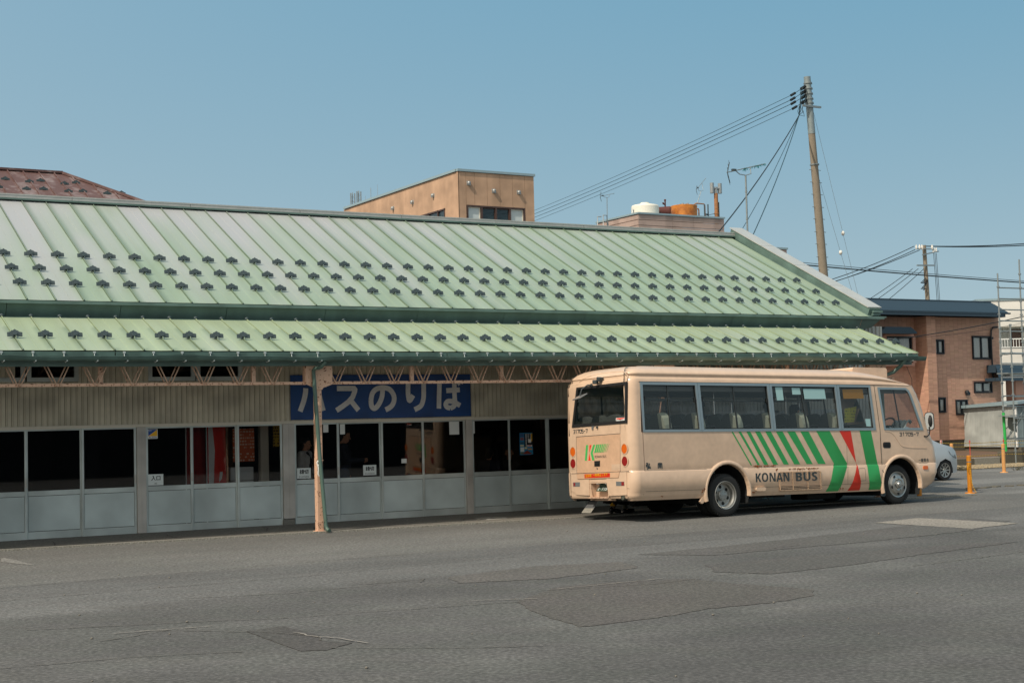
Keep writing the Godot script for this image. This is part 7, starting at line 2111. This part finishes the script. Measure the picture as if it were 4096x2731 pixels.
# pose: dictionary of joints (metres, feet at y = 0, facing +z)
func stand_pose(stride := 0.0, bend := 0.0) -> Dictionary:
	var d := {}
	d.pelvis = Vector3(0, 0.92, 0); d.chest = Vector3(0, 1.25, 0.0 + bend * 0.4); d.neck = Vector3(0, 1.43, bend * 0.6); d.head = Vector3(0, 1.58, 0.02 + bend)
	for s in [["l", 1.0], ["r", -1.0]]:
		var k: float = s[1]
		d["sh" + s[0]] = Vector3(0.175 * k, 1.38, bend * 0.55); d["el" + s[0]] = Vector3(0.23 * k, 1.10, -0.02 + bend * 0.5 - stride * 0.2 * k); d["wr" + s[0]] = Vector3(0.22 * k, 0.86, 0.06 + bend * 0.4 - stride * 0.35 * k)
		d["hip" + s[0]] = Vector3(0.09 * k, 0.90, 0); d["kn" + s[0]] = Vector3(0.095 * k, 0.49, 0.02 + stride * 0.5 * k); d["an" + s[0]] = Vector3(0.095 * k, 0.085, -0.03 + stride * k)
	return d
func person(label: String, at: Vector3, turn: float, d: Dictionary, h: float, looks: Dictionary, group := "") -> Node3D:
	var t := thing("person", label, "person", at, turn, group)
	var sc := h / 1.70
	for key in d: d[key] = d[key] * sc
	var body := []
	var legs := []; var arms := []; var torso := []; var hands := []; var feet := []
	torso.append([d.pelvis, d.pelvis.lerp(d.chest, 0.5), 0.125 * sc, 0.115 * sc]); torso.append([d.pelvis.lerp(d.chest, 0.5), d.chest, 0.115 * sc, 0.13 * sc])
	for s in ["l", "r"]:
		var k := 1.0 if s == "l" else -1.0
		torso.append([d.chest + Vector3(0.06 * k, 0, 0) * sc, d["sh" + s] - Vector3(0.04 * k, 0.01, 0) * sc, 0.105 * sc, 0.06 * sc])
		torso.append([d.pelvis + Vector3(0.05 * k, 0, -0.01) * sc, d["hip" + s], 0.11 * sc, 0.095 * sc])
		arms.append([d["sh" + s], d["el" + s], 0.052 * sc, 0.041 * sc]); arms.append([d["el" + s], d["wr" + s], 0.041 * sc, 0.028 * sc])
		legs.append([d["hip" + s], d["kn" + s], 0.088 * sc, 0.058 * sc]); legs.append([d["kn" + s], d["an" + s], 0.056 * sc, 0.037 * sc])
		legs.append([d["kn" + s].lerp(d["an" + s], 0.28) - Vector3(0, 0, 0.015), d["kn" + s].lerp(d["an" + s], 0.5), 0.054 * sc, 0.045 * sc])
		var toe: Vector3 = looks.get("toe" + s, Vector3(0.02 * k, -0.05, 0.17))
		feet.append([d["an" + s] + Vector3(0, -0.045, -0.035) * sc, d["an" + s] + toe * sc, 0.037 * sc, 0.03 * sc])
		# hand: palm, four fingers with a bend, thumb from the side of the palm
		var w: Vector3 = d["wr" + s]; var dir: Vector3 = (w - d["el" + s]).normalized()
		var side := dir.cross(Vector3(k, 0, 0)).normalized() * 1.0
		if side.length() < 0.1: side = Vector3(0, 0, 1)
		var inw := dir.cross(side).normalized() * (1.0 if dir.cross(side).x * k < 0 else -1.0)
		hands.append([w, w + dir * 0.05, 0.026, 0.022])
		for q in 4:
			var o := side * (0.030 - 0.020 * q)
			hands.append([w + dir * 0.05 + o * 0.6, w + dir * 0.085 + o, 0.014, 0.012])
			var tip: float = [0.055, 0.065, 0.060, 0.045][q]
			var kn := w + dir * 0.09 + o
			hands.append([kn, kn + dir * tip * 0.5 + inw * 0.006, 0.0095, 0.009]); hands.append([kn + dir * tip * 0.5 + inw * 0.006, kn + dir * tip * 0.85 + inw * 0.03, 0.009, 0.008])
		hands.append([w + dir * 0.02 + side * 0.022, w + dir * 0.055 + side * 0.048 + inw * 0.012, 0.013, 0.011]); hands.append([w + dir * 0.055 + side * 0.048 + inw * 0.012, w + dir * 0.085 + side * 0.05 + inw * 0.022, 0.0105, 0.009])
	var neck := [[d.chest + Vector3(0, 0.1, -0.01), d.neck + (d.head - d.neck) * 0.5, 0.062 * sc, 0.05 * sc]]
	body.append_array(torso); body.append_array(arms); body.append_array(legs); body.append_array(feet); body.append_array(neck)
	var mb := MB.new()
	flesh(mb, body, 0.022, 0.035)
	var hb: Basis = Basis(Vector3.UP, looks.get("look", 0.0)) * Basis(Vector3.RIGHT, looks.get("nod", 0.0))
	var H := func(p: Vector3): return d.head + hb * (p * sc)
	var head := [[H.call(Vector3(0, 0.035, -0.025)), H.call(Vector3(0, 0.045, 0.02)), 0.086 * sc, 0.078 * sc], [H.call(Vector3(0, -0.02, 0.03)), H.call(Vector3(0, -0.075, 0.055)), 0.062 * sc, 0.038 * sc], [H.call(Vector3(0, -0.02, -0.02)), H.call(Vector3(0, -0.12, -0.02)), 0.058 * sc, 0.05 * sc],
		[H.call(Vector3(0, 0.0, 0.096)), H.call(Vector3(0, -0.032, 0.112)), 0.010, 0.014], [H.call(Vector3(-0.02, -0.066, 0.088)), H.call(Vector3(0.02, -0.066, 0.088)), 0.010, 0.010], [H.call(Vector3(-0.035, 0.02, 0.085)), H.call(Vector3(0.035, 0.02, 0.085)), 0.012, 0.012]]
	for k in [-1.0, 1.0]: head.append([H.call(Vector3(0.083 * k, 0.012, -0.012)), H.call(Vector3(0.08 * k, -0.03, -0.004)), 0.016, 0.011])
	flesh(mb, head, 0.008, 0.014)
	flesh(mb, hands, 0.007, 0.006)
	obj("body", mb, M.skin, t)
	var eyes := MB.new()
	for k in [-1.0, 1.0]: eyes.sphere(H.call(Vector3(0.031 * k, 0.0, 0.083)), 0.011, 8, Vector3(1.1, 0.8, 0.7))
	obj("eyes", eyes, M.hair, t)
	var hair := [[H.call(Vector3(0, 0.06, -0.035)), H.call(Vector3(0, 0.075, 0.02)), 0.085 * sc, 0.072 * sc], [H.call(Vector3(0, 0.02, -0.05)), H.call(Vector3(0, -0.05, -0.055)), 0.078 * sc, 0.06 * sc]]
	for k in [-1.0, 1.0]: hair.append([H.call(Vector3(0.06 * k, 0.06, 0.0)), H.call(Vector3(0.07 * k, 0.0, -0.03)), 0.035 * sc, 0.028 * sc])
	if looks.get("long_hair", false): hair.append([H.call(Vector3(0, -0.02, -0.06)), H.call(Vector3(0, -0.2, -0.07)), 0.07 * sc, 0.06 * sc])
	mb = MB.new(); flesh(mb, hair, 0.009, 0.02); obj("hair", mb, M.hair, t)
	if looks.has("cap"):
		mb = MB.new(); mb.lathe([Vector2(0.0, 0.115), Vector2(0.05, 0.112), Vector2(0.09, 0.085), Vector2(0.104, 0.03), Vector2(0.106, 0.0)], 20, Transform3D(hb, H.call(Vector3(0, 0.045, -0.01))), true); mb.box(H.call(Vector3(0, 0.05, 0.125)), Vector3(0.15, 0.012, 0.1), hb, 0.005); obj("cap", mb, looks.cap, t)
	# clothes: the same bones, a little thicker
	var thick := func(list: Array, by: float):
		var o := []
		for c in list: o.append([c[0], c[1], c[2] + by, c[3] + by])
		return o
	var top: Array = thick.call(torso, 0.016); top.append_array(thick.call(arms, 0.017))
	top.append([d.chest + Vector3(0, 0.09, -0.01), d.neck + Vector3(0, -0.01, 0), 0.075 * sc, 0.065 * sc])
	mb = MB.new(); flesh(mb, top, 0.022, 0.04); obj("jacket", mb, looks.top, t)
	if looks.has("shirt"):
		mb = MB.new(); flesh(mb, [[d.pelvis + Vector3(0, 0.02, 0.045), d.chest + Vector3(0, 0, 0.045), 0.105 * sc, 0.098 * sc], [d.chest + Vector3(0, 0, 0.045), d.neck + Vector3(0, -0.05, 0.02), 0.098 * sc, 0.07 * sc]], 0.02, 0.03); obj("shirt", mb, looks.shirt, t)
	if looks.get("skirt", false):
		# long full coat skirt, swung by the stride
		mb = MB.new()
		var hem: float = looks.get("hem", 0.22)
		var cs := []
		for i in 7:
			var y := lerpf(0.98, hem, i / 6.0) * sc
			var u := i / 6.0
			cs.append([Vector3(0, y, (d.anl.z + d.anr.z) * 0.5 * u), lerpf(0.16, 0.215, u) * sc, lerpf(0.135, absf(d.anl.z - d.anr.z) * 0.5 + 0.12, u)])
		for i in 6:
			for k in 28:
				var P := func(ii: int, kk: int):
					var a := TAU * kk / 28.0; var c = cs[ii]
					var w := 1.0 + 0.10 * sin(kk * 2.3 + 0.4) * ii / 6.0
					return c[0] + Vector3(c[1] * cos(a) * w, 0.025 * sin(a * 1.0 + 2.6) * (1.0 if ii == 6 else 0.0), c[2] * sin(a) * w)
				mb.quad(P.call(i, k), P.call(i + 1, k), P.call(i + 1, k + 1), P.call(i, k + 1))
		obj("skirt", mb, looks.bottom, t)
	var tr: Array = thick.call(legs, 0.016)
	tr.append_array(thick.call([torso[0], torso[3], torso[5]] if torso.size() > 5 else [torso[0]], 0.012))
	if not looks.get("skirt", false):
		mb = MB.new(); flesh(mb, tr, 0.022, 0.03); obj("trousers", mb, looks.bottom, t)
	else:
		mb = MB.new()
		for s in ["l", "r"]: mb.tube([d["kn" + s].lerp(d["an" + s], 0.45), d["an" + s] + Vector3(0, 0.0, 0.0)], 0.058 * sc, 14, true, 0.044 * sc)
		obj("socks", mb, looks.get("sock", M.sock_dark), t)
	mb = MB.new()
	for i in 2:
		var s: String = ["l", "r"][i]
		var f = feet[i]
		var shoe := [[f[0], f[1], 0.044 * sc, 0.036 * sc], [f[0] + Vector3(0, 0.02, 0.01), f[0].lerp(f[1], 0.45), 0.042 * sc, 0.036 * sc]]
		flesh(mb, shoe, 0.011, 0.015)
		var dd: Vector3 = (f[1] - f[0]).normalized()
		mb.bar(f[0] - dd * 0.03 + Vector3(0, -0.036, 0), f[1] + dd * 0.02 + Vector3(0, -0.030, 0), 0.078 * sc, 0.014)
		mb.box(f[0] + Vector3(0, -0.048, -0.005), Vector3(0.066, 0.025, 0.06))
	obj("shoes", mb, looks.shoes, t)
	return t
func build_people():
	# walking behind the bus: only the skirt, socks and shoes show beneath it
	var d := stand_pose(0.26)
	d.anl.y = 0.10; d.anr.y = 0.15; d.anr.z = -0.20; d.anl.z = 0.24; d.knr = Vector3(-0.095, 0.50, 0.0)
	var w := person("person in a long black coat walking behind the bus", Vector3(16.12, 0.0, -23.98), PI / 2, d, 1.64, {"top": M.cloth_black, "bottom": M.cloth_black, "skirt": true, "hem": 0.215, "shoes": M.leather, "sock": M.sock_dark, "long_hair": true, "toel": Vector3(0.01, -0.03, 0.18), "toer": Vector3(0.0, -0.075, 0.17)})
	var ys := MB.new(); ys.tube([Vector3(-0.095, 0.24, -0.185), Vector3(-0.095, 0.175, -0.195)], 0.050, 14)
	obj("yellow_sock", ys, M.sock, w)
	# waiting inside, behind the door glass
	d = stand_pose(0.03)
	d.wrl = Vector3(0.16, 1.0, 0.16)
	person("person in white shirt and black waistcoat inside the door by the post", Vector3(10.78, 0.03, -26.72), 0.7, d, 1.58, {"top": M.cloth_white, "shirt": M.cloth_black, "bottom": M.cloth_black, "shoes": M.leather, "look": 0.3}, "people inside the waiting room")
	d = stand_pose(0.05)
	d.wrr = Vector3(0.05, 1.12, 0.36); d.elr = Vector3(-0.2, 1.12, 0.06)
	person("person in dark jacket and blue jeans reaching out behind the second door", Vector3(11.6, 0.03, -26.75), 1.1, d, 1.72, {"top": M.cloth_navy, "bottom": M.cloth_blue, "shoes": M.leather, "nod": 0.15}, "people inside the waiting room")
	for e in [[Vector3(15.02, 0.03, -27.1), 2.4, "person seated behind the first door right of the grey pillar", M.cloth_navy], [Vector3(15.45, 0.03, -27.0), -0.6, "person seated behind the door with the travel poster", M.cloth_black]]:
		var s := stand_pose()
		for key in s:
			if key.begins_with("kn"): s[key] = Vector3(s[key].x, 0.46, 0.42)
			elif key.begins_with("an"): s[key] = Vector3(s[key].x, 0.085, 0.44)
			elif key.begins_with("wr"): s[key] = Vector3(s[key].x * 0.6, 0.60, 0.30)
			elif key.begins_with("el"): s[key] = Vector3(s[key].x, 0.68, 0.02)
			else: s[key] = s[key] - Vector3(0, 0.40, 0)
		person(e[2], e[0], e[1], s, 1.66, {"top": e[3], "bottom": M.cloth_black, "shoes": M.leather}, "people inside the waiting room")
		var st := MB.new(); st.box(Vector3(0, 0.38, -0.02), Vector3(0.44, 0.05, 0.42), Basis(), 0.015)
		for lx in [-0.18, 0.18]:
			for lz in [-0.18, 0.16]: st.box(Vector3(lx, 0.18, lz), Vector3(0.03, 0.36, 0.03))
		st.box(Vector3(0, 0.62, -0.24), Vector3(0.44, 0.4, 0.04), Basis(), 0.015)
		var o := obj("waiting_chair", st, M.inside); o.position = e[0]; o.rotation.y = e[1]
		tag(o, "dark waiting-room chair under the person, %s" % ("left of the poster" if e[1] > 1 else "below the poster"), "chair")
	# passenger aboard
	var p := stand_pose()
	for key in p:
		if key.begins_with("kn"): p[key] = Vector3(p[key].x, 0.47, 0.40)
		elif key.begins_with("an"): p[key] = Vector3(p[key].x, 0.085, 0.42)
		elif key.begins_with("wr"): p[key] = Vector3(p[key].x * 0.7, 0.62, 0.28)
		elif key.begins_with("el"): p[key] = Vector3(p[key].x, 0.70, 0.03)
		else: p[key] = p[key] - Vector3(0, 0.42, 0)
	var bus: Node3D = get_node("minibus")
	var seat_at: Vector3 = bus.transform * Vector3(2.52, 0.82, -0.76)
	person("person in a dark cap and jacket sitting in the bus by the third side window", seat_at, PI / 2 + deg_to_rad(3.3), p, 1.66, {"top": M.cloth_black, "bottom": M.cloth_black, "shoes": M.leather, "cap": M.cloth_navy})
